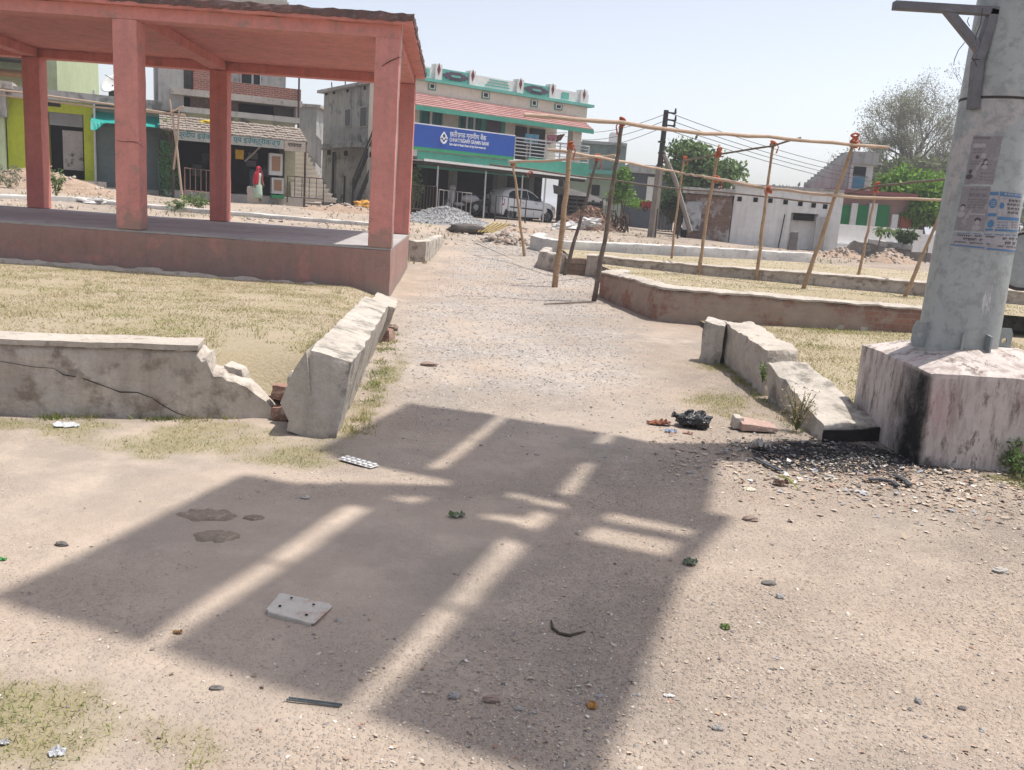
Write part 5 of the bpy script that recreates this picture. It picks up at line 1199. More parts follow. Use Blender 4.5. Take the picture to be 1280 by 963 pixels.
mb=MB(); mb.box(c3_.x-.1,c3_.x+.4,.4,.8,zt_+.35,zt_+.62); mb.build('base_box',darkiron,ds)
# pale green house at the far left
pg=M('pale_green_wash',(.50,.58,.36),(.44,.52,.32),.8,bump=.1)
fpg=Fr(D(-60,225,42),D(73,235,43)); ph=thing('pale_green_house','tall pale green house rising behind the lime shop','building',(0,0,.8),fr=fpg); b=B(fpg,ph)
a=fpg.fp(-80,100)[0]; c=fpg.fp(71.5,100)[0]; zt_h=fpg.fp(20,20)[1]; mb=MB(); mb.box(a,c,0,8,.3,zt_h+2); mb.build('wall',pg,ph)
mb=MB(); z0=fpg.fp(15,94,-1.5)[1]; z1=fpg.fp(15,74,-1.5)[1]; c2=fpg.fp(27,90,-1.5)[0]; mb.box(a,c2,-1.5,0,z1,z1+.2); mb.build('balcony_slab',M('dark_slab',(.10,.085,.07)),ph)
mb=MB(); 
for k in range(6): mb.box(a,c2,-1.45+.22*k,-1.30+.22*k,z1-.75+.05*k,z1-.6+.05*k)
mb.build('timber_soffit',M('orange_timber',(.36,.17,.06),(.27,.13,.05),3),ph)
o=thing('grey_hut','small grey concrete hut at the far left beside the lime shop','hut',(fsh.fp(-20,180)[0],-.5,.9),fr=fsh)
a=fsh.fp(-60,150,-.5)[0]; c=fsh.fp(8,150,-.5)[0]; z1=fsh.fp(5,102,-.5)[1]; z2=fsh.fp(0,146,-.5)[1]; mb=MB(); mb.box(a,c,-.5,2,z2,z1-.25); mb.build('wall',conc_old,o); mb=MB(); mb.box(a,c+.25,-.7,2,z1-.25,z1); mb.build('roof_slab',slabm,o)
mb=MB(); mb.box(a,c-.1,-.3,2,.7,z2-.002); mb.build('lower_wall',M('pale_green_low_wall',(.52,.60,.38),(.45,.52,.33),1),o)

# ------------------------------------------------------------------ right: white wall house, stair house, boundary walls
zgR=.42
fw_=Fr(D(911,304,35.5),D(1050,319,34.5)); ww=M('old_whitewash',(.80,.79,.77),(.73,.715,.69),.8,c3=(.50,.46,.41),s3=1.4,t3=.66,bump=.25,streak=(.64,.61,.57))
wh=thing('whitewashed_house','long low whitewashed house with a row of square vent holes','house',(0,0,zgR),fr=fw_); b=B(fw_,wh)
sR=fw_.fp(1050,280)[0]; ztw=fw_.fp(960,235)[1]; xd0=fw_.fp(986,290)[0]; xd1=fw_.fp(1020,290)[0]; zd=fw_.fp(1000,266.5)[1]
mb=MB(); mb.box(0,xd0,0,5,-.2,ztw); mb.box(xd1,sR,0,5,-.2,ztw); mb.box(xd0,xd1,0,5,zd,ztw); mb.box(xd0,xd1,.25,5,-.2,zd); mb.build('wall',ww,wh)
for x,y in ((924.5,246),(944.5,247),(963,248),(982,250),(1000.5,252),(1017,254),(1031.5,255.5)): b.box('vent_hole',darkin,(x-2.4,y),(x+2.4,y+6),-.02,.1)
mb=MB(); mb.box(xd0+.1,xd1-.12,.1,.24,zd-.28,zd-.02); mb.build('dark_gap',darkin,wh)
b.box('gate_pillar',conc_g,(1021,271),(1028,316),-.25,.0,z0=-.1)
mb=MB(); a=fw_.fp(977,300,-.04); mb.tube([(a[0],-.04,fw_.fp(981,268,-.04)[1]),(a[0]-.1,-.04,.3)],.018,5); mb.build('crack',darkin,wh)
mb=MB(); mb.box(-.1,sR,-.08,5.05,ztw,ztw+.1); mb.build('roof_edge',conc_g,wh)
# ruined brick end
rw=thing('ruined_house','ruined brick house end with fallen plaster and a sagging slab','house',(fw_.fp(852,300)[0],0,zgR),fr=fw_)
x0=fw_.fp(853,280,-.1)[0]; mb=MB(); zt_=fw_.fp(880,243,-.1)[1]; c=[(x0,-.1,-.3),(-.03,-.1,-.3),(-.03,3,-.3),(x0,3,-.3)]; mb.rough([*c,*[(p[0],p[1],zt_) for p in c]],(26,10,22),.05,2,.02,4,.05)
mb.build('wall',MBrick('ruin_brick',(.25,.15,.11),(.19,.12,.095),(.23,.19,.16),plaster=(.50,.46,.43),pt=.54,ps=.8),rw)
mb=MB(); a,c=x0-.1,.02; mb.rough([(a,-.45,zt_),(c,-.25,zt_),(c,3,zt_),(a,3,zt_),(a,-.45,zt_+.22),(c,-.25,zt_+.25),(c,3,zt_+.25),(a,3,zt_+.22)],(20,8,3),.03,3,.015,6); mb.build('roof_slab',conc_old,rw)
b=B(fw_,rw); a=fw_.fp(852,252,-.16); c=fw_.fp(872,300,-.16)
mb=MB(); mb.box(fw_.fp(856,255,-.17)[0],fw_.fp(878,255,-.17)[0],-.165,-.09,fw_.fp(866,288,-.17)[1],fw_.fp(866,252,-.17)[1]); mb.build('flaking_plaster',M('flaking_paint',(.55,.53,.52),(.34,.37,.40),1.5,c3=(.09,.085,.09),s3=3,t3=.53),rw)
mb=MB(); mb.box(fw_.fp(851,290,-.13)[0],fw_.fp(858,290,-.13)[0],-.125,0,.0,fw_.fp(855,285,-.17)[1]); mb.build('dark_hole',darkin,rw)
# stone post
p=GG(990,313); p=D(990,313,32.5); mb=MB(); c=[(p.x-.17,p.y,p.z-.2),(p.x+.17,p.y,p.z-.2),(p.x+.17,p.y+.25,p.z-.2),(p.x-.17,p.y+.25,p.z-.2)]; tz=D(994,290,32.5)
mb.rough([*c,*[(q[0]+.06+(q[0]-p.x)*-.3,q[1],tz.z) for q in c]],(4,4,8),.03,5,.01,3); mb.build('stone_post',M('dark_stone',(.22,.20,.185),(.15,.14,.13),5),label='leaning dark stone post in front of the walled up doorway',cat='post',loc=p,smooth=True)
# stepped stair house behind
fk=Fr(D(1017,285,41),D(1092,290,41)); sh=thing('stair_house','whitewashed stepped stair side rising to a small tower with a blue door','house',(0,0,.5),fr=fk); b=B(fk,sh)
a=fk.fp(1015,231); c=fk.fp(1066,190); n=12; mb=MB(); pl=[(a[0],0,.3)]
for i in range(n): x=a[0]+(c[0]-a[0])*i/n; z=a[1]+(c[1]-a[1])*(i+1)/n; pl+=[(x,0,z),(a[0]+(c[0]-a[0])*(i+1)/n,0,z)]
pl.append((c[0],0,.3)); mb.prism(pl,(0,1.2,0)); mb.build('stepped_wall',conc_g,sh)
z1=fk.fp(1078,192)[1]; zt_=fk.fp(1078,188)[1]; x1=fk.fp(1088,230)[0]; mb=MB(); mb.box(c[0]+.003,x1,-.1,1.4,.3,fk.fp(1078,206)[1]); mb.build('tower_wall',white,sh)
mb=MB(); mb.box(c[0]-.02,x1+.12,-.25,1.5,fk.fp(1078,206)[1],fk.fp(1078,190.5)[1]); mb.build('tower_top',conc_g,sh)
o=b.box('door',plain('blue_door',(.08,.30,.46)),(1066.5,221),(1079.5,236),-.14,-.08); b.box('door_opening',glassd,(1068,208),(1081.5,221),-.15,-.09)
fgs=Fr(D(1040,290,38),D(1140,296,38)); gs=thing('green_shutter_shop','low shop with bright green shutters and a pink wall band','shop',(0,0,.5),fr=fgs); b=B(fgs,gs)
a=fgs.fp(1038,240)[0]; c=fgs.fp(1142,240)[0]; mb=MB(); zt_=fgs.fp(1080,243)[1]; mb.box(a,c,.2,4,.2,zt_); mb.build('wall',M('pinkish_wash',(.38,.24,.22),(.33,.22,.2),1),gs)
mb=MB(); mb.box(a-.2,c,-.5,4,zt_,zt_+.14); mb.build('roof_slab',M('red_edge',(.28,.09,.09),(.22,.09,.09),2),gs)
gsm=M('green_shutter',(.012,.23,.07),(.012,.19,.06),2,rough=.6)
for (x,x2) in ((1046,1065),(1069,1086.5),(1094,1109)): b.box('shutter',gsm,(x,256),(x2,284),.1,.19)
for (x,x2) in ((1065.5,1068.5),(1088,1093)): b.box('pillar',white,(x,254),(x2,286),.0,.19)
b.box('bright_board',M('red_board',(.33,.10,.05)),(1127,270),(1138,285),.1,.19); b.box('white_pillar',white,(1116,268),(1121,285),.05,.19)
# long white boundary wall
fbw=Fr(D(1034,318,35),D(1195,327,36.5)); bw=thing('boundary_wall','long plain white boundary wall stepping down to the right','wall',(0,0,.4),fr=fbw)
wp=M('white_boundary',(.80,.79,.77),(.74,.73,.71),.8,c3=(.50,.48,.45),s3=2,t3=.65)
x1=fbw.fp(1152,300)[0]; x2=fbw.fp(1200,310)[0]; mb=MB(); mb.box(fbw.fp(1030,300)[0],x1,0,.25,-.1,fbw.fp(1090,283)[1]); mb.build('tall_section',wp,bw); mb=MB(); mb.box(x1,x2+9,.02,.25,-.1,fbw.fp(1170,294)[1]); mb.build('low_section',wp,bw)
mb=MB(); mb.box(fbw.fp(1030,310)[0],x1-.5,-.35,-.005,-.1,fbw.fp(1080,306)[1]); mb.build('wall_plinth',wp,bw)
# ruined grey wall with rubble
fr_=Fr(D(1049,318,32),D(1172,336,31)); rg=thing('broken_wall','broken grey rubble wall with rounded top in front of the white wall','wall',(0,0,.4),fr=fr_)
z0=fr_.fp(1060,300)[1]; z1=fr_.fp(1150,307)[1]; L=fr_.L; mb=MB(); c=[(-.05,0,-.2),(L,0,-.2),(L,.5,-.2),(-.05,.5,-.2)]
mb.rough([*c,(.35,.05,z0),(L-.2,.05,z1-.25),(L-.2,.45,z1-.25),(.35,.45,z0)],(50,5,14),.09,1.6,.03,5,.05); mb.build('rubble_body',M('grey_rubble',(.24,.215,.195),(.16,.145,.135),2,c3=(.33,.30,.27),s3=5,t3=.6,bump=.8,bs=15),rg,smooth=True)
mb=MB(); mb.rough([(.9,.0,z0-.07),(L-.9,.0,z1-.22),(L-.9,.5,z1-.22),(.9,.5,z0-.07),(.9,.0,z0+.09),(L-.9,.0,z1-.02),(L-.9,.5,z1-.02),(.9,.5,z0+.09)],(30,4,3),.04,2,.02,7); mb.build('plaster_top',conc_old,rg)
# ------------------------------------------------------------------ middle distance houses
fm=Fr(D(725,260,50),D(784,264,50)); mh=thing('mossy_house','small weathered flat roofed house with a white roof tank','house',(0,0,.6),fr=fm); b=B(fm,mh)
a=fm.fp(726,200)[0]; c=fm.fp(782,200)[0]; zt_=fm.fp(755,181)[1]; zm_=fm.fp(755,214)[1]; mb=MB(); mb.box(a,c,0,7,zm_,zt_); mb.build('upper_wall',M('mossy_wall',(.26,.275,.25),(.19,.20,.185),.5,c3=(.12,.13,.12),s3=.9,t3=.57),mh)
mb=MB(); mb.box(a-.8,c+.1,-.02,7,.2,zm_-.2); mb.build('lower_wall',M('pale_mint_wall',(.42,.50,.42),(.35,.42,.36),.8),mh); mb=MB(); mb.box(a-1,c+.2,-1.2,0,zm_-.2,zm_); mb.build('canopy_slab',teal2,mh)
for (x,y,x2,y2) in ((740,231,749,245),(763,232,769,243)):b.box('window',glassd,(x-20+20,y),(x2,y2),-.06,.05)
mb=MB(); x=fm.fp(764,170,3)[0]; x2=fm.fp(776,170,3)[0]; mb.box(x,x2,3,4.4,zt_,fm.fp(770,166,3)[1]); mb.build('roof_tank',white,mh)
mb=MB(); mb.box(a,c,-.1,7.1,zt_,zt_+.15); mb.build('roof_slab',conc_old,mh)
fn=Fr(D(788,262,55),D(818,264,55)); dh=thing('dark_house','far grey house half hidden behind the utility pole','house',(0,0,.6),fr=fn); b=B(fn,dh)
a=fn.fp(789,230)[0]; c=fn.fp(846,230)[0]; mb=MB(); zt_=fn.fp(803,217)[1]; mb.box(a,c,0,5,.3,zt_); mb.build('wall',M('blue_grey_wall',(.10,.115,.14),(.075,.085,.10),.6),dh)
mb=MB(); mb.box(a-.3,c,-.6,5,zt_,fn.fp(800,214)[1]+.35); mb.build('roof_sheet',conc_g,dh); b.box('white_door',white,(810,221),(818,252),-.06,.05)
mb=MB()
fp2=Fr(D(648,262,58),D(700,262,58))
# ================================================================== trees and plants
barkm=M('grey_bark',(.20,.16,.13),(.13,.105,.085),4,bump=.8,bs=20)
def leafmat(name,cols,tr=.3): return MI(name,cols,.65,tr)
leaf_mid=leafmat('mango_leaves',[(.13,.20,.065),(.10,.165,.055),(.16,.235,.08),(.19,.25,.09),(.07,.12,.045)])
leaf_bright=leafmat('bright_leaves',[(.13,.26,.03),(.09,.19,.025),(.18,.32,.04),(.06,.13,.02),(.22,.36,.06)])
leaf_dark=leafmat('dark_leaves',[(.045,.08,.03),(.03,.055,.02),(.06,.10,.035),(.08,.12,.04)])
leaf_dry=leafmat('sparse_leaves',[(.24,.24,.17),(.19,.20,.13),(.28,.28,.21),(.21,.22,.15)],.35)
def leaves(name,cl,n,size,mat,parent,asp=.45,droop=.3):
    """cl: list of (centre, radius xyz, weight)"""
    w=np.array([c[2] for c in cl],float); w/=w.sum(); k=RNG.choice(len(cl),n,p=w)
    ctr=np.array([tuple(c[0]) for c in cl])[k]; rad_=np.array([tuple(c[1]) for c in cl])[k]
    d=RNG.normal(size=(n,3)); d/=np.linalg.norm(d,axis=1)[:,None]; r=RNG.uniform(0,1,n)**.42; P=ctr+d*rad_*r[:,None]
    a=RNG.normal(size=(n,3)); a[:,2]-=droop; a/=np.linalg.norm(a,axis=1)[:,None]; b=np.cross(a,RNG.normal(size=(n,3))); b/=np.linalg.norm(b,axis=1)[:,None]
    s=size*RNG.uniform(.6,1.35,n)[:,None]; V=np.empty((n*4,3)); V[0::4]=P; V[1::4]=P+a*s*.5+b*s*asp*.5; V[2::4]=P+a*s; V[3::4]=P+a*s*.5-b*s*asp*.5
    off=OFF[parent.name]; o=np_obj(name,V,np.arange(n*4).reshape(n,4),mat,parent=parent,loc=tuple(off)); return o
def branch(mb,p,d,L,r,depth,tips,spread=.6,up_=.15,n=3,minr=.006,wob=.18):
    pts=[p];rr=[r]; q=p.copy(); dd=d.copy(); K=4
    for i in range(K):
        dd=(dd+Vector((random.uniform(-1,1),random.uniform(-1,1),random.uniform(-1,1)))*wob+Vector((0,0,up_*.3))).normalized(); q=q+dd*(L/K); pts.append(q.copy()); rr.append(max(minr,r*(1-.45*(i+1)/K)))
    mb.tube(pts,rr,5 if depth>2 else 3,cap=False)
    if depth<=0: tips.append((q,dd)); return
    for i in range(n):
        k=random.choice((2,3,4,4)); a=(dd+Vector((random.uniform(-1,1),random.uniform(-1,1),random.uniform(-.6,.9)))*spread).normalized()
        branch(mb,pts[k],a,L*random.uniform(.62,.85),rr[k]*.72,depth-1,tips,spread,up_,n,minr,wob)
def tree(name,label,base,h,crown,nleaf,lsize,mat,depth=3,r0=.2,group=None,n=3,spread=.7,cr=.9,sub=True):
    t=thing(name,label,'tree',base,group); base=Vector(base); mb=MB(); tips=[]
    tr=base+Vector((0,0,-.3)); top=base+Vector((random.uniform(-.3,.3),0,h*.38)); mb.tube([tr,base.lerp(top,.5)+Vector((.08,0,0)),top],[r0*1.3,r0,r0*.8],8)
    for i in range(n+1):
        a=2*math.pi*i/(n+1)+random.random(); branch(mb,top,Vector((math.cos(a)*.8,math.sin(a)*.8,.8)).normalized(),h*.24,r0*.55,depth-1,tips,spread,.2,n)
    mb.build('trunk',barkm,t,smooth=True)
    cl=[(p,(crown*.17*random.uniform(.6,1.3),)*2+(crown*.12*random.uniform(.6,1.3),),random.uniform(.4,1.2)) for p,_ in tips]
    leaves('crown',cl,nleaf,lsize,mat,t); return t
def crown_tree(name,label,base,boxes,nleaf,lsize,mat,r0=.18,nclump=70,cs=.55,group=None,cat='tree',seed=1,asp=.45):
    """crown of many uneven clumps inside ellipsoids (centre, radii), each clump on its own limb"""
    random.seed(seed); base=Vector(base); t=thing(name,label,cat,base,group); mb=MB(); cl=[]
    top=base.lerp(Vector(boxes[0][0]),.55); mb.tube([base+Vector((0,0,-.3)),base.lerp(top,.5)+Vector((.06,.02,0)),top],[r0*1.3,r0,r0*.75],8)
    wv=[b_[1][0]*b_[1][1]*b_[1][2] for b_ in boxes]
    for i in range(nclump):
        b_=random.choices(boxes,wv)[0]; d=Vector((random.gauss(0,1),random.gauss(0,1),random.gauss(0,1))).normalized(); k=random.uniform(.35,1.02)
        p=Vector(b_[0])+Vector((d.x*b_[1][0],d.y*b_[1][1],d.z*b_[1][2]))*k; s=cs*random.uniform(.45,1.25)
        cl.append((p,(s,s,s*.62),s**2)); m=top.lerp(p,.5)+Vector((random.uniform(-.2,.2),random.uniform(-.2,.2),random.uniform(-.1,.3)))
        mb.tube([top.lerp(base,random.random()*.3),m,p],[r0*.35,r0*.2,.02],4,cap=False)
    mb.build('trunk',barkm,t,smooth=True); leaves('crown',cl,nleaf,lsize,mat,t,asp); return t
def E3(px,py,Y,rx,rz,ry=None): 
    c=D(px,py,Y); k=Y/FPX; return (c,(rx*k,(ry or rx)*k,rz*k))
# green tree behind the ruined house
Y=43
crown_tree('green_tree','bushy mid green tree standing behind the ruined brick house',D(868,292,Y),[E3(872,215,Y,40,32),E3(862,196,Y,26,20),E3(850,232,Y,24,26),E3(905,215,Y,30,16),E3(870,255,Y,22,22)],6500,.26,leaf_mid,.2,130,.62,seed=3)
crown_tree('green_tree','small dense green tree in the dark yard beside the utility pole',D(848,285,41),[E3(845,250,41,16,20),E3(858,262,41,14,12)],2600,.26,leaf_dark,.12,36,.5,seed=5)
crown_tree('young_tree','small bright tree in front of the mossy house',D(776,272,44),[E3(778,232,44,9,14),E3(772,243,44,10,9),E3(778,218,44,6,8)],2200,.20,leaf_bright,.07,34,.36,seed=6)
# bright green tree and bare crown tree at the right
Y=39
crown_tree('green_tree','broad bright green tree behind the white boundary wall',D(1150,312,Y),[E3(1148,245,Y,44,26),E3(1120,240,Y,26,20),E3(1172,258,Y,26,24),E3(1140,268,Y,40,14),E3(1185,280,Y,14,12)],17000,.24,leaf_bright,.2,170,.55,seed=8)
random.seed(12)
Y=62; bt=thing('bare_tree','huge thin leaved tree with a fine bare branch crown','tree',D(1140,300,Y)); bb=D(1140,300,Y); fork=D(1139,226,Y); mb=MB(); tips=[]
mb.tube([bb+Vector((0,0,-1)),bb.lerp(fork,.5)+Vector((.15,0,0)),fork],[.5,.42,.36],9)
for (x,y) in ((1090,178),(1108,150),(1140,130),(1165,140),(1185,165),(1200,190),(1105,195),(1130,155),(1160,170),(1150,150),(1215,175),(1088,200)):
    e=D(x,y,Y+random.uniform(-2.5,2.5)); d=(e-fork); L=d.length; branch(mb,fork.copy(),d.normalized(),L*.50,.17,4,tips,.75,.1,3,.016,.22)
mb.build('trunk',M('pale_grey_bark',(.24,.215,.19),(.18,.16,.145),3),bt)
cl=[(p,(.75,.75,.55),1) for p,_ in tips]; leaves('crown',cl,30000,.14,leaf_dry,bt,.35)
crown_tree('green_tree','dull green tree mass at the foot of the big bare tree',D(1120,300,58),[E3(1110,222,58,30,16),E3(1160,215,58,40,14),E3(1205,230,58,30,24)],6000,.42,leafmat('dull_leaves',[(.13,.15,.075),(.10,.12,.06),(.16,.175,.09)]),.3,80,.9,seed=10)
# distant trees that close the gaps between the houses
for k,(px,py,Y,rx,rz,lb) in enumerate(((800,246,95,26,12,'distant tree in the gap left of the utility pole'),(760,250,100,34,9,'distant tree low behind the mossy house'),(980,247,90,40,8,'distant tree showing above the whitewashed roof'),(905,262,85,40,16,'distant tree behind the ruined house'),(1060,262,80,40,20,'distant tree behind the stair house'),(1240,270,75,60,26,'distant tree behind the steel mast'),(385,225,90,30,16,'distant tree behind the concrete stairs'),(160,205,90,60,12,'distant tree behind the teal shop'),(1235,205,64,30,30,'thin distant tree just left of the steel mast'))):
    crown_tree('distant_tree',lb,D(px,py+rz+6,Y),[E3(px,py,Y,rx,rz),E3(px+rx*.5,py+4,Y,rx*.6,rz*.8)],1800,.6,leafmat('distant_leaves',[(.12,.15,.09),(.10,.125,.075),(.15,.17,.105)]) if k==0 else bpy.data.materials['distant_leaves'],.3,40,1.3,'distant trees behind the houses',seed=20+k)
# plants
def weed(name,label,base,h,w,n,ls,mat,cat='plant',group=None,stems=7,sd=0):
    random.seed(sd); base=Vector(base); t=thing(name,label,cat,base,group); mb=MB(); cl=[]
    for i in range(stems):
        a=random.uniform(0,6.28); e=base+Vector((math.cos(a)*w*random.random(),math.sin(a)*w*random.random(),h*random.uniform(.5,1))); mb.tube([base,base.lerp(e,.5)+Vector((0,0,h*.1)),e],[.012*h+.002,.008*h+.001,.002],4,cap=False)
        for k in(.45,.7,.9,1): cl.append((base.lerp(e,k),(w*.25,w*.25,h*.14),1))
    mb.build('stem',M('stem_green',(.16,.17,.06)) if 'stem_green' not in bpy.data.materials else bpy.data.materials['stem_green'],t); leaves('foliage',cl,n,ls,mat,t,.4); return t
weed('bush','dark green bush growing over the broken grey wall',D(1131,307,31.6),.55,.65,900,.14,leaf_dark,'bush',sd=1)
weed('weed','dry flowering weed growing up the sunken kerb block',(2.06,6.15,0),.30,.13,420,.022,leafmat('dry_weed_leaves',[(.36,.29,.15),(.46,.38,.22),(.30,.24,.12),(.52,.47,.36)]),'weed',stems=16,sd=2)
weed('weed','small green weed in the joint between the two kerb blocks',(2.10,7.29,.12),.16,.06,160,.025,leaf_mid,'weed',sd=3)
weed('weed','green weed at the right foot of the scorched pedestal',(3.16,5.32,0),.22,.20,420,.035,leaf_mid,'weed',sd=4)
weed('shrub','leafy shrub by the red column foot and the bank porch',D(517,262,37),1.7,.45,700,.16,leaf_mid,'shrub',sd=5)
weed('weed','green weed behind the left rear pavilion column',GG(70,247),.9,.3,300,.10,leaf_mid,'weed',sd=6)
weed('weed','straggling green weed left of the middle rear column',GG(248,262),.55,.6,500,.10,leaf_mid,'weed',sd=7)
weed('weed','small weed patch beside the tree guard',GG(218,265),.35,.5,350,.08,leaf_mid,'weed',sd=8)
weed('weed','dry weed clump on the earth bank at the far left',GG(10,235),.7,.7,400,.12,leaf_dry,'weed',sd=9)
weed('weed','bright green low growth in front of the dark far house',D(795,262,47),.6,1.7,900,.16,leaf_bright,'weed',sd=10,stems=22)
for k,(b_,tp,lb) in enumerate((((1091,330),(1103,288),'leafy sapling with a thin stem before the broken wall'),((1155,336),(1160,308),'thin dark sapling stake right of the broken wall'))):
    Y=30.3; B_=D(*b_,Y); T=D(*tp,Y); t=thing('sapling',lb,'sapling',B_); mb=MB(); mb.tube([B_-Vector((0,0,.2)),T],[.03,.02],6); mb.build('stake',greywood,t)
    if k==0: leaves('foliage',[(D(1104,291,Y),(.35,.2,.12),1),(D(1113,290,Y),(.25,.2,.1),1),(D(1098,288,Y),(.15,.15,.1),.6)],150,.16,leaf_mid,t)
# tree guard with a young tree
tgY=35.0; t=thing('tree_guard','green mesh tree guard with a young plant inside','tree guard',D(211,250,tgY)); b0=D(211,249,tgY)
net=MI('green_net',[(.05,.16,.06),(.07,.20,.08),(.04,.12,.05),(.10,.22,.11)],.7,.3)
mb=MB(); K=8; Wd=.36; Ht=2.2
V=[];n=0
for i in range(28):
    for j in range(60):
        a=2*math.pi*(i+random.random())/28; z=Ht*.0+(Ht)*(j+random.random())/60; r=Wd*(1+.1*math.sin(a*3+z*2)); 
        if random.random()<.25: continue
        p=b0+Vector((math.cos(a)*r,math.sin(a)*r,z)); tdir=Vector((-math.sin(a),math.cos(a),0)); s=random.uniform(.03,.06); q=Vector((0,0,1))*s*1.2+tdir*random.uniform(-.03,.03); mb.add([p-tdir*s*.5-q*.5,p+tdir*s*.5-q*.5,p+tdir*s*.5+q*.5,p-tdir*s*.5+q*.5],[(0,1,2,3)])
mb.build('net',net,t)
mb=MB()
for a in (45,135,225,315): p=b0+Vector((math.cos(R(a))*Wd,math.sin(R(a))*Wd,-.2)); mb.tube([p,p+Vector((0,0,Ht+.25))],.025,5)
mb.ring(b0+Vector((0,0,.75)),(0,0,1),Wd+.01,.015,16,5); mb.ring(b0+Vector((0,0,1.6)),(0,0,1),Wd+.01,.015,16,5); mb.build('guard_frame',rustiron,t)
mb=MB(); mb.tube([b0,b0+Vector((.05,0,2.9))],.03,6); mb.build('stem',barkm,t); leaves('foliage',[(b0+Vector((-.05,0,2.75)),(.22,.2,.28),1),(b0+Vector((0,0,1.3)),(.28,.28,1.0),1.4)],420,.14,leaf_bright,t)
# ================================================================== street things
# fence panels
def barrier(label,fr,p0,p1,t,h,nb,mat,group='iron barriers along the shop fronts',zb=None):
    a=fr.fp(*p0,t); c=fr.fp(*p1,t); z=a[1] if zb is None else zb; o=thing('iron_barrier',label,'barrier',(a[0],t,z),group,fr=fr); mb=MB(); mb.tube([(a[0],t,z-.1),(a[0],t,z+h),(c[0],t,c[1]+h),(c[0],t,c[1]-.1)],.028,6); mb.tube([(a[0],t,z+.12),(c[0],t,c[1]+.12)],.02,5); mb.build('frame',mat,o)
    for i in range(1,nb): k=i/nb; x=a[0]+(c[0]-a[0])*k; zz=z+(c[1]-z)*k; mb=MB(); mb.tube([(x,t,zz+.12),(x,t,zz+h)],.015,5); mb.build('bar',mat,o)
pinkiron=M('pinkish_iron',(.30,.17,.15),(.24,.15,.13),6)
barrier('pinkish iron barrier in front of the electrical shop left half',fsh,(231,242),(271,246),-2.4,.95,6,pinkiron)
barrier('rusty iron barrier by the foot of the concrete stairs',fsh,(359,250),(404,253),-2.7,.92,5,rustiron)
barrier('pale iron barrier before the parked scooter',fb,(547.5,266.5),(587.5,270.5),-3.0,.92,7,M('pale_iron',(.36,.34,.33)))
barrier('dark iron barrier left of the parked scooter',fb,(514,265),(544,267),-2.9,1.05,8,rustiron)
barrier('dark iron barrier close behind the parked car tail',fb,(618.5,275),(656,279),-4.6,.95,5,darkiron)
barrier('rusty iron fence panel behind the brush heap',fb,(751,279),(779,282),-3.6,1.1,6,rustiron)
barrier('rusty open fence panel between the utility pole and the ruined house',Fr(D(818,294,31),D(848,295,31)),(819,293),(847,295),0,.85,7,rustiron)
# utility pole
uY=31.5; ub=D(815,292,uY); ut=D(833,138,uY); up_=thing('utility_pole','leaning grey utility pole with a black top and a side strut','utility pole',ub)
mid=ub.lerp(ut,.55); mb=MB(); mb.tube([ub-Vector((0,0,.4)),ub,mid],[.17,.16,.125],4); mb.build('lower_shaft',M('pole_concrete',(.30,.26,.225),(.22,.195,.17),3,streak=(.16,.14,.12)),up_)
mb=MB(); mb.tube([mid-Vector((0,0,.1)),ut],[.10,.085],8); mb.build('upper_shaft',darkiron,up_)
mb=MB(); a=D(827,188,uY); mb.tube([a,D(843,222,uY-.3),D(863,290,uY-.8)],[.075,.08,.09],6); mb.build('strut',M('grey_strut',(.24,.205,.18)),up_)
for (y,l) in ((141,.28),(150,.28),(157,.25)):
    p=D(833,y,uY); mb=MB(); mb.obox(p+Vector((l*.6,0,0)),(1,0,-.05),l*.6,.025,.025); arm=mb.build('cross_arm',darkiron,up_); mb=MB(); mb.tube([p+Vector((l*1.1,0,0)),p+Vector((l*1.1,0,.16))],[.045,.025],8); mb.build('insulator',M('insulator_glaze',(.05,.05,.055),rough=.3),arm)
for (y) in (178,192,203): p=D(829,y,uY); mb=MB(); mb.obox(p+Vector((-.06,-.08,0)),(1,0,0),.13,.03,.03); mb.build('clamp',darkiron,up_)
# overhead wires
def wire(a,b,sag,lab,r=.011):
    A,B_=Vector(a),Vector(b); mb=MB(); mb.tube([A.lerp(B_,k/14)-Vector((0,0,sag*4*(k/14)*(1-k/14))) for k in range(15)],r,4,cap=False); mb.build('overhead_wire',darkiron,label=lab,cat='wire',group='overhead wires round the utility pole',loc=A)
for i,(y,y2) in enumerate(((142,150),(150,160),(157,172))): wire(D(834,y,uY),D(700,y2+8,60),.5,'overhead wire running left from the utility pole toward the bank')
for i,(y,e) in enumerate(((141,(1000,196)),(150,(1020,206)),(157,(1040,214)),(163,(1060,225)))): wire(D(836,y,uY),D(e[0]+190,e[1]+30,48),.5,'overhead wire sagging right from the utility pole over the whitewashed roof')
for i,y in enumerate((203,210,217)): wire(D(1060,y-1,50),D(1260,y,44),.3,'overhead wire crossing in front of the big bare tree',.016)
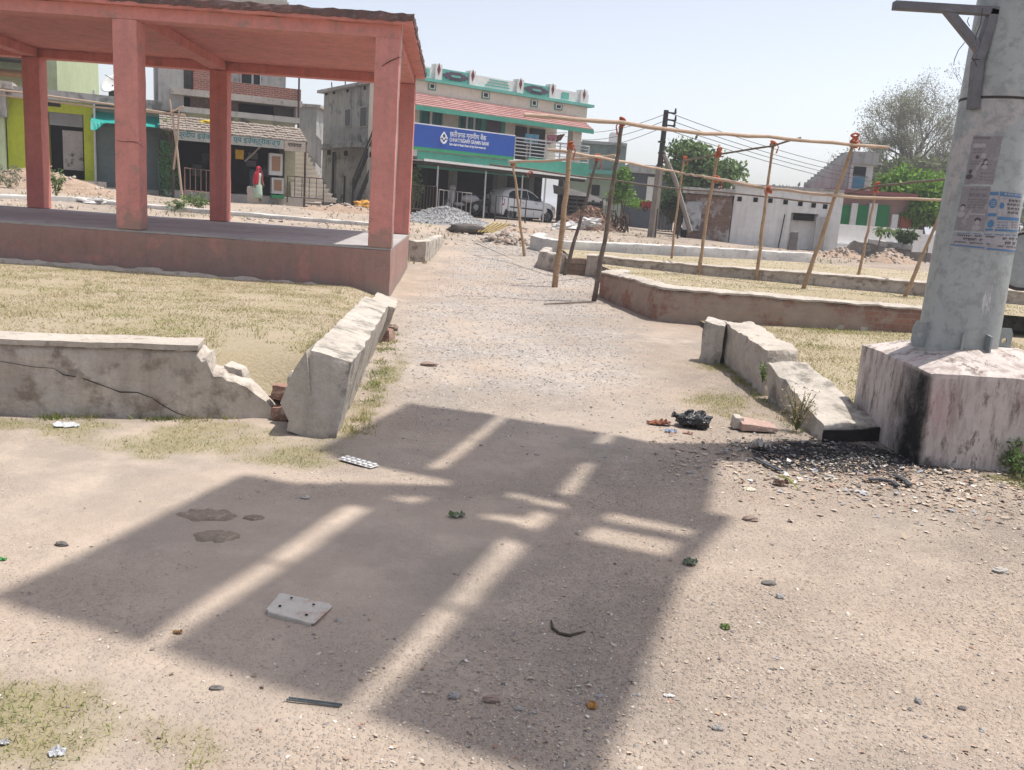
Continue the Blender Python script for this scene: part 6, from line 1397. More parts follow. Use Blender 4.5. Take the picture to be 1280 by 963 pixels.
# ------------------------------------------------------------------ parked car
def car():
    A=D(629,275,41.3); Bc=D(695,279,39.9)
    fr=fb; a=fb.fp(624.5,272,-1.9); c=fb.fp(696.5,275,-1.9); s0=a[0]; L=3.5; k=(c[0]-s0)/L
    zw=fb.fp(640,276.5,-1.9)[1]; t=thing('parked_car','white hatchback car parked under the bank awning','car',(s0,-1.9,zw),fr=fb)
    Wd=1.5; t0=-1.9
    # side profile stations: x, lower z, belt z, roof z, half-width at belt inset, at roof inset
    prof=[(0.02,.42,.70,.74,.10,.14),(.06,.30,.82,.90,.05,.12),(.20,.25,.90,1.12,.02,.18),(.42,.22,.92,1.31,.0,.22),(.75,.21,.92,1.41,.0,.23),(1.2,.20,.92,1.455,.0,.23),(1.7,.20,.90,1.44,.0,.23),(2.05,.20,.88,1.33,.0,.22),(2.45,.20,.86,1.08,.0,.16),(2.72,.20,.85,.90,.0,.06),(3.1,.22,.82,.85,.03,.05),(3.35,.25,.72,.74,.07,.09),(3.47,.32,.55,.58,.14,.16)]
    mb=MB(); vs=[];fs=[]; K=10
    for (x,zl_,zb_,zr_,ib,ir) in prof:
        y0,y1=t0,t0+Wd; ring=[(y0+ib+.03,zl_),(y0+ib-.0,zl_+.12),(y0+ib-.015,(zl_+zb_)/2),(y0+ib,zb_),(y0+ir,zr_-.04),(y0+ir+.10,zr_),(y1-ir-.10,zr_),(y1-ir,zr_-.04),(y1-ib,zb_),(y1-ib+.015,(zl_+zb_)/2),(y1-ib,zl_+.12),(y1-ib-.03,zl_)]
        K=len(ring)
        for (y,z) in ring: vs.append((s0+x*k,y,zw+z))
    for i in range(len(prof)-1):
        for j in range(K): fs.append((i*K+j,(i+1)*K+j,(i+1)*K+(j+1)%K,i*K+(j+1)%K))
    fs+=[tuple(range(K)),tuple((len(prof)-1)*K+j for j in range(K))[::-1]]; mb.add(vs,fs)
    cp=NT('white_car_paint'); cp.b.inputs['Base Color'].default_value=(.72,.73,.74,1); cp.b.inputs['Roughness'].default_value=.25; cp.b.inputs['Coat Weight'].default_value=.5
    body=mb.build('body',cp.mat,t,smooth=True); 
    md=body.modifiers.new('es','EDGE_SPLIT'); md.split_angle=R(38)
    def side(pts,name,mat,dy=-.012):
        m=MB()
        def yy(x,z):
            # inset of the flank between belt and roof
            xs_=[p[0] for p in prof]; zb_=np.interp(x,xs_,[p[2] for p in prof]); zr_=np.interp(x,xs_,[p[3] for p in prof]); ib=np.interp(x,xs_,[p[4] for p in prof]); ir=np.interp(x,xs_,[p[5] for p in prof])
            q=max(0,min(1,(z-zb_)/max(.05,zr_-.04-zb_))); return t0+ib+(ir-ib)*q
        poly=[(s0+x*k,yy(x,z)+dy,zw+z) for x,z in pts]; m.prism(poly,(0,.02,0)); return m.build(name,mat,t)
    gl=plain('car_glass',(.03,.05,.065),.08)
    side([(.50,.99),(.98,.96),(.98,1.33),(.78,1.30),(.56,1.18)],'rear_window',gl); side([(1.08,.96),(1.66,.94),(1.66,1.34),(1.08,1.345)],'front_window',gl); side([(1.70,.94),(2.46,.91),(2.06,1.21),(1.70,1.335)],'front_window',gl)
    side([(.55,.58),(2.55,.52),(2.55,.565),(.55,.635)],'side_trim',darkiron,-.03)
    for x in (1.03,1.98): side([(x-.008,.32),(x+.008,.32),(x+.008,.93),(x-.008,.93)],'door_gap',plain('gap_grey',(.12,.12,.12)),-.016)
    for x in (1.2,2.05): side([(x,.80),(x+.16,.795),(x+.16,.83),(x,.835)],'door_handle',plain('handle_grey',(.4,.4,.4)),-.03)
    side([(.10,.66),(.22,.66),(.24,.92),(.13,.95)],'tail_light',plain('tail_red',(.50,.02,.03),.3),-.03); side([(3.12,.60),(3.38,.56),(3.34,.68),(3.10,.76)],'headlight',plain('lamp_clear',(.5,.52,.55),.15),-.02)
    m=MB(); m.box(s0+2.15*k,s0+2.3*k,t0-.16,t0+.02,zw+.95,zw+1.07); m.build('wing_mirror',plain('mirror_black',(.03,.03,.03)),t,bevel=.03)
    for x in (.62,2.85):
        for y in (t0+.0,t0+Wd-.18):
            w=MB(); w.tube([(s0+x*k,y,zw+.28),(s0+x*k,y+.18,zw+.28)],.285,24); wo=w.build('wheel',plain('tyre_rubber',(.02,.02,.02),.9),t,bevel=.03)
            if y<t0+.1:
                q=MB(); q.tube([(s0+x*k,y-.012,zw+.28),(s0+x*k,y+.02,zw+.28)],.175,20); q.build('rim',plain('wheel_rim',(.30,.31,.32),.35,.6),wo)
                q=MB()
                for i in range(7):
                    a_=2*math.pi*i/7; e=Vector((math.cos(a_),0,math.sin(a_))); q.obox(Vector((s0+x*k,y-.015,zw+.28))+e*.10,e,.07,.01,.03,uz=(0,1,0))
                q.build('spokes',plain('spoke_dark',(.05,.05,.055),.5,.5),wo)
                q=MB(); q.tube([(s0+x*k,y-.006,zw+.31),(s0+x*k,y+.05,zw+.31)],.335,24); q.build('wheel_arch',darkin,t)
    return t
car()
# two-wheelers
def bike(label,x,y,tt,L,bodym,fairing):
    a=fb.fp(x,y,tt); s,z=a; t=thing('motorcycle' if not fairing else 'scooter',label,'scooter' if fairing else 'motorcycle',(s,tt,z),fr=fb); d=Vector((L,.35,0)).normalized(); o=Vector((s,tt,z)); tyre=plain('bike_tyre',(.02,.02,.02)) if 'bike_tyre' not in bpy.data.materials else bpy.data.materials['bike_tyre']
    for q in (-.6,.6): mb=MB(); mb.ring(o+d*q+Vector((0,0,.29)),Vector((-d.y,d.x,0)),.22,.065,20,8); w=mb.build('wheel',tyre,t); mb=MB(); mb.tube([o+d*q+Vector((-d.y,d.x,0))*.05+Vector((0,0,.29)),o+d*q-Vector((-d.y,d.x,0))*.05+Vector((0,0,.29))],.12,12); mb.build('hub',galv,w)
    mb=MB(); mb.ball(o+d*-.35+Vector((0,0,.62)),.3,(1.5 if fairing else 1.3,.55,.6),14,10); mb.ball(o+d*.12+Vector((0,0,.60 if not fairing else .36)),.22,(1.3,.7,.8 if not fairing else .4),12,8); 
    if fairing: mb.ball(o+d*.48+Vector((0,0,.68)),.22,(.6,.95,1.6),12,10); mb.ball(o+d*.44+Vector((0,0,1.03)),.15,(.8,1.2,.8),12,8)
    mb.build('body',bodym,t,smooth=True)
    mb=MB(); mb.ball(o+d*-.3+Vector((0,0,.82)),.25,(1.5,.55,.25),12,8); mb.build('seat',plain('seat_black',(.02,.02,.02)) if 'seat_black' not in bpy.data.materials else bpy.data.materials['seat_black'],t,smooth=True)
    mb=MB(); h=o+d*.36+Vector((0,0,1.06)); pz=Vector((-d.y,d.x,0)); mb.tube([h-pz*.33-d*.12,h-pz*.2,h,h+pz*.2,h+pz*.33-d*.12],.02,6); mb.tube([o+d*.6+Vector((0,0,.29)),h],.03,6); mb.build('handlebar',darkiron,t)
    mb=MB(); mb.ball(h+d*.1+Vector((0,0,-.06)),.10,(1,1,1),10,8); mb.build('headlight',galv,t,smooth=True)
bike('pale scooter parked behind the iron barrier under the bank','578',266,-1.7,-1,plain('scooter_grey',(.42,.42,.43),.3),True) if False else bike('pale scooter parked behind the iron barrier under the bank',577,266.5,-1.6,-1,plain('scooter_grey',(.40,.40,.42),.3),True)
bike('dark motorcycle parked between the scooter and the white car',604,270,-1.2,1,plain('bike_dark',(.025,.025,.03),.3),False)
# racks and carts right of the car
rk=thing('wooden_rack','dark slatted wooden racks stacked beside the bank porch','rack',(fb.fp(712,275,-2)[0],-2.0,.6),fr=fb); dw=M('dark_wood',(.045,.038,.035),(.03,.026,.025),5)
for k,(x,x2,y,y2) in enumerate(((711,731,244,271),(732,751,250,275))):
    a=fb.fp(x,y,-2.2+.5*k); c=fb.fp(x2,y2,-2.2+.5*k); mb=MB(); tt=-2.2+.5*k
    for q in (0,.5,1): xx=a[0]+(c[0]-a[0])*q; mb.box(xx-.05,xx+.05,tt,tt+.6,c[1],a[1])
    for j in range(5): zz=c[1]+(a[1]-c[1])*(j+.1)/5; mb.box(a[0]-.05,c[0]+.05,tt-.02,tt+.62,zz,zz+.09)
    mb.build('slatted_frame',dw,rk)
tent=thing('white_sheet','pale plastic sheet draped over the wooden racks','sheet',(fb.fp(730,250,-1.5)[0],-1.5,1.4),fr=fb); pl=[fb.fp(*p,-1.6) for p in ((711,236),(720,238),(740,244),(758,252),(762,258),(745,255),(728,250),(712,247))]
mb=MB(); mb.prism([(p[0],-1.6,p[1]) for p in pl],(0,1.2,.15)); mb.build('sheet_cloth',M('dirty_white_sheet',(.52,.50,.48),(.42,.40,.38),2),tent)
# heaps
def heap(name,label,cx,rx,ry,h,mat,cat,n=0,seed=0,amp=.25,group=None,yaw=0):
    V=[];F=[]; K=36; J=12; z0=zg(cx.x,cx.y)
    for j in range(J+1):
        for i in range(K):
            a=2*math.pi*i/K; r=j/J; q=1+.25*N((math.cos(a),math.sin(a),0),1.4,seed); x=cx.x+rx*r*q*math.cos(a); y=cx.y+ry*r*q*math.sin(a)
            V.append((x,y,zg(x,y)-.06+h*(1-r)**.9*(1+amp*N((x,y,0),1.6,seed))+.05*N((x,y,0),4,seed)*h))
    for j in range(J):
        for i in range(K): F.append((j*K+i,(j+1)*K+i,(j+1)*K+(i+1)%K,j*K+(i+1)%K))
    mb=MB(); mb.add(V,F); o=mb.build(name,mat,label=label,cat=cat,loc=(cx.x,cx.y,z0),group=group)
    return o,V
def heapstones(V,n,s0,s1,mat,parent,seed=0,name='loose_stones'):
    rg=np.random.default_rng(seed); V=np.array(V); k=rg.integers(0,len(V),n); P=V[k]+rg.normal(0,.06,(n,3))*np.array([1,1,.2]); o=stones(name,P-np.array(OFF[parent.name]),rg.uniform(s0,s1,n),mat,.8,seed); o.parent=parent; o['kind']='stuff'; return o
greyg=MI('grey_aggregate',[(.33,.33,.335),(.27,.27,.275),(.40,.40,.40),(.21,.215,.22),(.31,.30,.29)],.9)
c=GG(556,284); c=D(556,281,30.5); c.z=zg(c.x,c.y); o,V=heap('gravel_heap','grey heap of crushed stone on the street edge',c,1.75,1.6,.58,M('grey_gravel_base',(.33,.33,.33),(.26,.26,.265),8,bump=.9,bs=14,bd=.04),'gravel heap',seed=2); heapstones(V,5000,.014,.036,greyg,o,1)
c=GG(632,306); rubm=MI('broken_concrete',[(.36,.31,.27),(.29,.245,.21),(.42,.38,.34),(.22,.185,.16),(.35,.26,.21),(.38,.31,.25)],.9)
o,V=heap('rubble_heap','heap of broken concrete lumps at the path end',c+Vector((0,.3,0)),.85,.6,.30,M('rubble_dust',(.36,.30,.25)),'rubble',seed=3); heapstones(V,150,.05,.13,rubm,o,2)
for k,(p,lb) in enumerate((((585,291),'dark sack and sticks lying left of the rubble heap'),)):
    c=GG(*p); mb=MB(); mb.ball(c+Vector((0,0,.1)),.3,(2.0,.8,.55),16,10,.3,2); o=mb.build('sack',M('dark_sack',(.13,.115,.105),(.08,.07,.065),5),label=lb,cat='sack',loc=c,smooth=True)
    mb=MB(); 
    for i in range(5): mb.tube([c+Vector((.3+.1*i,-.2,.05)),c+Vector((.75+.12*i,.2,.35))],.025,5)
    mb.build('sticks',M('yellow_straw',(.50,.38,.13)),o)
brush=MI('dry_twigs',[(.30,.17,.12),(.24,.15,.11),(.36,.23,.16),(.20,.13,.10),(.42,.30,.21)],.9)
c=D(736,287,33.5); c.z=zg(c.x,c.y); o,V=heap('brush_heap','tangled heap of brown brushwood by the roadside',c,1.35,.9,.75,M('brush_core',(.20,.13,.10),(.15,.10,.08),6),'brush heap',seed=5)
mb=MB(); random.seed(4)
for i in range(420):
    p=Vector(random.choice(V))+Vector((0,0,random.uniform(-.05,.18))); d=Vector((random.gauss(0,1),random.gauss(0,1),random.gauss(0,.45))).normalized()*random.uniform(.2,.55); mb.tube([p-d*.5,p+Vector((0,0,.06)),p+d*.5],[.012,.012,.008],3,cap=False)
mb.build('twigs',brush,o,kind='stuff')
for k,(x,y,s,lb) in enumerate(((738,279,.28,'white crumpled plastic caught on the brush heap'),(724,284,.22,'small white plastic bag at the left of the brush heap'),(707,286,.35,'flat white plastic lying left of the brush heap'),(120,254,.42,'white plastic sheet lying on the ground behind the pavilion'))):
    c=D(x,y,32.4 if k<3 else 27) if k<2 else GG(x,y); mb=MB(); mb.ball(c+Vector((0,0,.03)),s,(1.3,.7,.55 if k!=3 else .25),16,12,.8,k+3); mb.build('plastic_sheet' if k in(2,3) else 'plastic_bag',plain('white_plastic',(.62,.60,.58),.4) if k==0 else bpy.data.materials['white_plastic'],label=lb,cat='plastic',loc=c,smooth=False)
c=D(767,284,33.5); c.z=zg(c.x,c.y); t=thing('scrap_pile','dark pile of twisted iron scrap and old wheels','scrap',c); random.seed(9); 
for i in range(9):
    mb=MB(); p=c+Vector((random.uniform(-.5,.5),random.uniform(-.3,.3),random.uniform(.15,.6))); mb.ring(p,(random.gauss(0,1),random.gauss(0,1),random.gauss(0,.4)),random.uniform(.2,.33),.03,16,5); mb.build('old_hoop',rustiron,t)
for i in range(10): mb=MB(); p=c+Vector((random.uniform(-.6,.6),random.uniform(-.3,.3),0)); mb.tube([p,p+Vector((random.uniform(-.4,.4),random.uniform(-.2,.2),random.uniform(.5,1.0)))],.025,5); mb.build('iron_rod',darkiron,t)
earth=M('dug_earth',(.42,.30,.22),(.34,.245,.18),4,c3=(.45,.38,.31),s3=9,t3=.6,bump=.9,bs=14,bd=.05)
for px,py,Y,rx,h,lb,sd in ((1112,331,29.5,.95,.5,'brown mound of dug earth before the broken grey wall',1),(1052,318,30.5,1.2,.35,'low heap of brick rubble at the left end of the broken wall',2),(430,262,33,2.2,.35,'long low earth mound behind the pavilion corner',3),(640,287,29,1.2,.25,'low dirt mound on the street left of the white kerb',4),(50,240,31,3.2,.7,'earth bank with dry grass at the far left',5)):
    c=D(px,py,Y); c.z=zg(c.x,c.y); o,V=heap('earth_mound',lb,c,rx,.7 if sd<5 else 1.5,h,earth,'earth mound',seed=sd); heapstones(V,140,.025,.075,rubm,o,sd+5)
random.seed(31); Pq=[];Zq=[]
for i in range(1500):
    k=random.random()
    x,y=(random.uniform(300,520),random.uniform(255,292)) if k<.35 else ((random.uniform(540,800),random.uniform(284,306)) if k<.65 else ((random.uniform(820,1180),random.uniform(306,330)) if k<.85 else (random.uniform(0,300),random.uniform(238,268))))
    p=GG(x,y); 
    if p.y<19: continue
    p.z+=bump_z(p.x,p.y); Pq.append(tuple(p)); Zq.append(random.choice((.02,.03,.035,.05,.08))*random.uniform(.6,1.2))
stones('street_rubble',Pq,Zq,rubm,.6,8)
Pw=[]
for i in range(9000):
    x,y=random.uniform(0,1200),random.uniform(235,330); p=GG(x,y)
    if p.y<18.5 or p.y>42 or N(p,.35,6)<.08: continue
    if abs(p.x-(-.15+.02*p.y))<2.2 and p.y<33: continue
    Pw.append((p.x,p.y,zg(p.x,p.y)+bump_z(p.x,p.y)))
blades('waste_ground_grass',Pw,.12,.02,drygrass)
mb=MB(); c=D(455,262,33.5); mb.ball(c+Vector((0,0,.12)),.34,(1.2,.8,.6),16,10,.6,2); mb.build('cloth_bundle',plain('orange_cloth',(.55,.27,.04)),label='orange cloth bundle dumped on rubble near the concrete steps',cat='cloth',loc=c)
mb=MB(); c=D(254,150,1) ; a=fsh.fp(262,153.5,-.9); mb.ball((a[0],-.9,a[1]),.25,(1.4,.8,.4),14,8,.5,1); mb.build('roof_bag',plain('yellow_plastic',(.62,.45,.02)),label='yellow plastic bag lying on the shop tile roof',cat='bag',loc=(a[0],-.9,a[1]),fr=fsh)
# red cart far in the yard
c=D(810,265,46); t=thing('red_cart','small red cart standing beside the utility pole','cart',c); mb=MB(); mb.hexa([(c.x-.3,c.y-.5,c.z+.15),(c.x+.3,c.y-.5,c.z+.15),(c.x+.3,c.y+.5,c.z+.15),(c.x-.3,c.y+.5,c.z+.15),(c.x-.36,c.y-.55,c.z+.5),(c.x+.36,c.y-.55,c.z+.5),(c.x+.36,c.y+.55,c.z+.5),(c.x-.36,c.y+.55,c.z+.5)]); mb.build('tray',plain('cart_red',(.50,.03,.03)),t)
for q in(-.22,.22): mb=MB(); mb.ring((c.x+q,c.y-.56,c.z+.13),(0,1,0),.11,.035,14,6); mb.build('wheel',darkiron,t)
# ================================================================== small things lying on the ground
def gp_(x,y,dz=0): p=G(x,y); p.z=bump_z(p.x,p.y)+dz; return p
def crumple(c,rx,ry,h,sd=0,n=9,yaw=0.0,edge=.35):
    """a crumpled scrap: noisy sheet with ragged outline"""
    V=[];F=[]; cy_,sy_=math.cos(yaw),math.sin(yaw)
    for j in range(n+1):
        for i in range(n+1):
            u,v=2*i/n-1,2*j/n-1; q=1+edge*N((u*1.3,v*1.3,0),1.4,sd)
            x,y=u*rx*q*(1-.25*v*v),v*ry*q*(1-.25*u*u); z=h*(.35+abs(N((u,v,0),1.9,sd+4))*1.6+.5*N((u,v,1),4,sd))
            V.append((c[0]+x*cy_-y*sy_,c[1]+x*sy_+y*cy_,c[2]+max(.001,z)))
    for j in range(n):
        for i in range(n): a=j*(n+1)+i; F.append((a,a+1,a+n+2,a+n+1))
    mb=MB(); mb.add(V,F); return mb
def scrap(name,label,cat,px,py,rx,ry,h,mat,sd=0,yaw=0,thick=.002,group=None):
    c=gp_(px,py); o=crumple(c,rx,ry,h,sd,yaw=yaw).build(name,mat,label=label,cat=cat,loc=c,group=group); m=o.modifiers.new('t','SOLIDIFY'); m.thickness=thick; return o
# plate with four holes
q=[G(x,y) for x,y in((331,771.5),(350,746.5),(417.5,761.5),(391.5,788))]; z0=.012
def plt(u,v,z): p=(q[0]*(1-u)+q[3]*u)*(1-v)+(q[1]*(1-u)+q[2]*u)*v; return Vector((p.x,p.y,z))
plm=M('cream_plate',(.52,.48,.43),(.46,.42,.37),14,c3=(.40,.24,.19),s3=13,t3=.60,rough=.6,bump=.1); ch=.09
ol=[(ch,0),(1-ch*.6,0),(1,ch*.6),(1,1-ch),(1-ch,1),(ch*.6,1),(0,1-ch*.6),(0,ch)]
pt_=thing('metal_plate','square cream metal plate with four holes lying in the barred shadow','plate',plt(.5,.5,0))
mb=MB(); mb.prism([plt(u,v,z0+.006*(1-v)) for u,v in ol],(0,0,.006)); mb.build('sheet',plm,pt_,bevel=.0015)
mb=MB(); P0=plt(.02,0,z0);P1=plt(.98,0,z0); mb.hexa([plt(.06,-.012,.002),plt(.95,-.012,.002),plt(.95,.02,.002),plt(.06,.02,.002),plt(.06,-.012,.022),plt(.95,-.012,.022),plt(.95,.02,.022),plt(.06,.02,.022)]); mb.build('folded_lip',plm,pt_)
for u,v in((.20,.33),(.28,.78),(.76,.24),(.72,.72)):
    mb=MB(); c=plt(u,v,z0+.0135); mb.tube([c-Vector((0,0,.0)),c+Vector((0,0,.0012))],.0055,12); mb.build('bolt_hole',darkin,pt_)
# blister tray
ta,tb_,tc_=G(423,577),G(463,588.5),G(467,583); t=thing('blister_tray','white plastic pill tray lying in sun near the tilted kerb','tray',gp_(445,582)); e=(tb_-ta); e.z=0; nn=Vector((-e.y,e.x,0)).normalized()*.07
mb=MB(); P_=[ta,tb_,tb_+nn,ta+nn]; mb.prism([p+Vector((0,0,.012)) for p in P_],(0,0,.003)); mb.build('sheet',plain('tray_white',(.62,.61,.60),.4),t)
for i in range(6):
    for j in range(2): c=ta+e*((i+.5)/6)+nn*((j+.5)/2)+Vector((0,0,.019)); mb=MB(); mb.obox(c,e,.013,.011,.006); mb.build('pocket',bpy.data.materials['tray_white'],t,bevel=.003)
# bar
a,b_=gp_(358,878.5,.006),gp_(425,886.5,.006); mb=MB(); d=(b_-a); L=d.length; mb.tube([a+d*(i/40) for i in range(41)],[.0034 if i%2 else .0026 for i in range(41)],6); mb.tube([a+d*(i/40)+Vector((.004,.010,0)) for i in range(41)],[.0032 if i%2 else .0026 for i in range(41)],6)
mb.build('iron_bar',M('blue_grey_iron',(.10,.115,.125),(.07,.08,.085),20),label='short dark ribbed iron bar at the near edge of the shadow',cat='bar',loc=a)
gl_=M('limp_leaf',(.10,.15,.06),(.20,.22,.14),20,c3=(.38,.40,.33),s3=30,t3=.55); gl2=M('dusty_leaf',(.15,.17,.12),(.08,.10,.06),25,c3=(.3,.32,.26),s3=30,t3=.58)
scrap('crumpled_leaf','crumpled green leaf scrap in the middle of the barred shadow','leaf',571,648,.040,.022,.022,gl_,1,.3)
scrap('crumpled_leaf','dusty grey green leaf at the right edge of the shadow','leaf',862,706,.035,.028,.022,gl2,2,.9)
scrap('crumpled_leaf','small fresh green leaf on the sunlit ground right of the shadow','leaf',906,788,.018,.022,.014,M('fresh_leaf',(.17,.22,.08)),3)
scrap('fallen_leaf','single dry orange leaf at the lower right of the shadow','leaf',740,881,.014,.020,.007,M('orange_leaf',(.42,.20,.05)),4)
mb=MB(); pts=[gp_(x,y,.006) for x,y in((689,777),(691,786),(699,793.5),(712,796),(722,793.5),(732,792))]; mb.tube(pts,[.003,.005,.0055,.005,.004,.002],6); mb.build('twig',M('dark_twig',(.09,.07,.055)),label='dark curved twig lying in the right part of the shadow',cat='twig',loc=pts[0])
mb=MB(); pts=[gp_(x,y,.004) for x,y in((558,848),(566,838),(575,828),(581,825))]; mb.tube(pts,[.0015,.002,.002,.005],5); mb.build('twig',M('pale_stalk',(.36,.34,.30)),label='thin pale stalk lying above the grey stone in shadow',cat='twig',loc=pts[0])
# black bag: crumpled sack with a knot
c=gp_(866,533); bag=thing('plastic_bag','black plastic bag tied in a knot beside the litter','bag',c); mb=MB(); mb.ball(c+Vector((.005,0,.05)),.115,(1.0,.62,.55),30,20,.45,5)
bg_=NT('black_plastic'); bg_.b.inputs['Base Color'].default_value=(.018,.018,.02,1); bg_.b.inputs['Roughness'].default_value=.28; bg_.bump(bg_.noise(bg_.obj(),22,3,.5,1.5),1.0,.03)
for i,v in enumerate(mb.v):
    p=Vector(v); k=NV(p,18,2)*.012; mb.v[i]=tuple(p+k)
mb.build('sack',bg_.mat,bag,smooth='soft'); mb=MB(); mb.tube([c+Vector((-.09,0,.06)),c+Vector((-.125,0,.075)),c+Vector((-.15,.0,.085))],[.03,.014,.026],8); mb.build('knot',bg_.mat,bag)
scrap('rag','rusty orange crumpled rag left of the black bag','rag',823,531,.085,.045,.03,M('rust_rag',(.30,.12,.06),(.20,.09,.06),20),6)
scrap('wrapper','small pale blue wrapper in front of the black bag','wrapper',838,541,.045,.022,.02,M('blue_wrapper',(.32,.42,.56),(.45,.5,.58),20),7)
scrap('wrapper','small pinkish scrap between black bag and shadow','wrapper',860,541.5,.035,.018,.015,M('pink_scrap',(.48,.30,.26),(.40,.25,.2),20),8)
c=gp_(950,538); mb=MB(); a=G(927,539); b_=G(972,541); d=(b_-a).normalized(); nn=Vector((-d.y,d.x,0)); L=(b_-a).length
mb.rough([a,b_,b_+nn*.12,a+nn*.14,a+Vector((0,0,.05)),b_+Vector((0,0,.03)),b_+nn*.12+Vector((0,0,.05)),a+nn*.14+Vector((0,0,.075))],(10,5,3),.006,12,.003,2); tl_=mb.build('broken_slab',M('pink_terracotta',(.45,.30,.25),(.36,.25,.21),9,c3=(.5,.42,.36),s3=20,t3=.58),label='broken pink terracotta slab lying before the sunken kerb block',cat='slab',loc=c)
mb=MB(); mb.rough([a-d*.045+nn*.05,a+d*.03+nn*.05,a+nn*.15+d*.02,a+nn*.15-d*.03,a-d*.03+nn*.05+Vector((0,0,.08)),a+d*.03+nn*.05+Vector((0,0,.082)),a+nn*.15+d*.02+Vector((0,0,.09)),a+nn*.15-d*.02+Vector((0,0,.088))],(4,4,3),.006,12,.003,4); mb.build('white_end',coping,tl_)
scrap('paper_sheet','pale flat paper sheet at the foot of the left wall','paper',82,531,.075,.055,.010,plain('grey_white_paper',(.52,.53,.54)),9)
scrap('card_piece','cream card piece on the ground left of the burnt litter','card',937,613,.035,.028,.008,plain('cream_card',(.58,.50,.38)),10,.4)
scrap('card_piece','white card piece lying in front of the burnt heap','card',1074,614,.048,.022,.010,plain('white_card',(.64,.62,.60)),11,-.3)
scrap('brown_scrap','dark brown curled scrap beside the cream card','scrap',976,605,.045,.022,.03,M('brown_scrap',(.11,.07,.055),(.2,.12,.09),20),12)
mb=MB(); a,b_=gp_(972,599,.03),gp_(998,612,.01); mb.tube([a,(a+b_)/2+Vector((0,0,.02)),b_],[.004,.005,.003],5); mb.build('green_strip',M('lime_strip',(.30,.40,.06)),label='thin lime green strip over the brown scrap',cat='strip',loc=a)
for pts,lb in ((((1086,603),(1100,604),(1116,607),(1121,612)),'long dark plastic strip in front of the burnt heap'),((((1118,600),(1130,606),(1136,612))),'short dark plastic strip right of the long one'),((((945,575),(960,583),(976,590))),'grey burnt strip left of the burnt heap')):
    mb=MB(); P_=[gp_(x,y,.02) for x,y in pts]; 
    for a,b_ in zip(P_,P_[1:]): mb.obox((a+b_)/2,b_-a,(b_-a).length*.55,.014,.004)
    mb.build('plastic_strip',M('dark_strip',(.07,.075,.09),(.04,.04,.045),15,rough=.5) if 'dark_strip' not in bpy.data.materials else bpy.data.materials['dark_strip'],label=lb,cat='strip',loc=P_[0],group='burnt plastic strips by the pedestal')
scrap('plastic_film','pale translucent plastic lump beside the burnt litter edge','plastic',951,560,.060,.045,.05,plain('film_grey',(.46,.42,.38),.4),14)
scrap('plastic_film','clear crumpled plastic in the grass at the bottom left','plastic',72,941,.020,.018,.012,plain('film_clear',(.52,.53,.55),.3),15)
scrap('plastic_film','small grey plastic scrap at the left edge of the bottom grass','plastic',5,929,.016,.010,.008,plain('film_grey2',(.42,.42,.42),.4),16)
scrap('plastic_film','small white scrap below the right side of the shadow','plastic',836,871,.017,.008,.004,plain('film_white',(.66,.65,.63),.5),17)
scrap('packet','small brown torn packet in the first bar of light','packet',222,796.5,.014,.008,.009,M('brown_packet',(.33,.17,.07)),18)
scrap('green_scrap','tiny bright green scrap at the far left edge','scrap',2,698,.018,.012,.008,M('green_scrap',(.08,.28,.09)),19)
dung=M('dry_dung',(.29,.225,.17),(.22,.175,.13),14,c3=(.36,.285,.22),s3=25,t3=.58,bump=.9,bs=50,bd=.01)
for (x,y,rx,ry,lb,sd) in ((262,644,.135,.075,'dried dung patch, upper and wider of the two large ones',1),(273,671,.105,.07,'dried dung patch, lower and rounder of the two large ones',2),(318,649,.05,.03,'small dried dung crumb right of the two large patches',3)):
    c=gp_(x,y); V=[];F=[]; K=34;J=7
    for j in range(J+1):
        for i in range(K):
            a=2*math.pi*i/K; q_=1+.30*N((math.cos(a),math.sin(a),0),2.2,sd)+.12*N((math.cos(a),math.sin(a),0),7,sd); r=j/J; V.append((c.x+rx*r*q_*math.cos(a),c.y+ry*r*q_*math.sin(a),c.z-.004+(.013+.008*N((r*3*math.cos(a),r*3*math.sin(a),0),1.5,sd))*(1 if j<J-1 else (.7 if j<J else -.3))))
    for j in range(J):
        for i in range(K): F.append((j*K+i,(j+1)*K+i,(j+1)*K+(i+1)%K,j*K+(i+1)%K))
    mb=MB(); mb.add(V,F); mb.build('dung_patch',dung,label=lb,cat='dung',loc=c,group='dried dung patches in the shadow',smooth='soft')
sm_={'grey':M('grey_pebble',(.33,.315,.30),(.26,.25,.24),12),'brown':M('brown_pebble',(.30,.22,.18),(.24,.18,.15),12),'dark':M('dark_pebble',(.17,.155,.145),(.12,.11,.105),12),'pale':M('pale_pebble',(.44,.41,.375),(.38,.35,.31),12)}
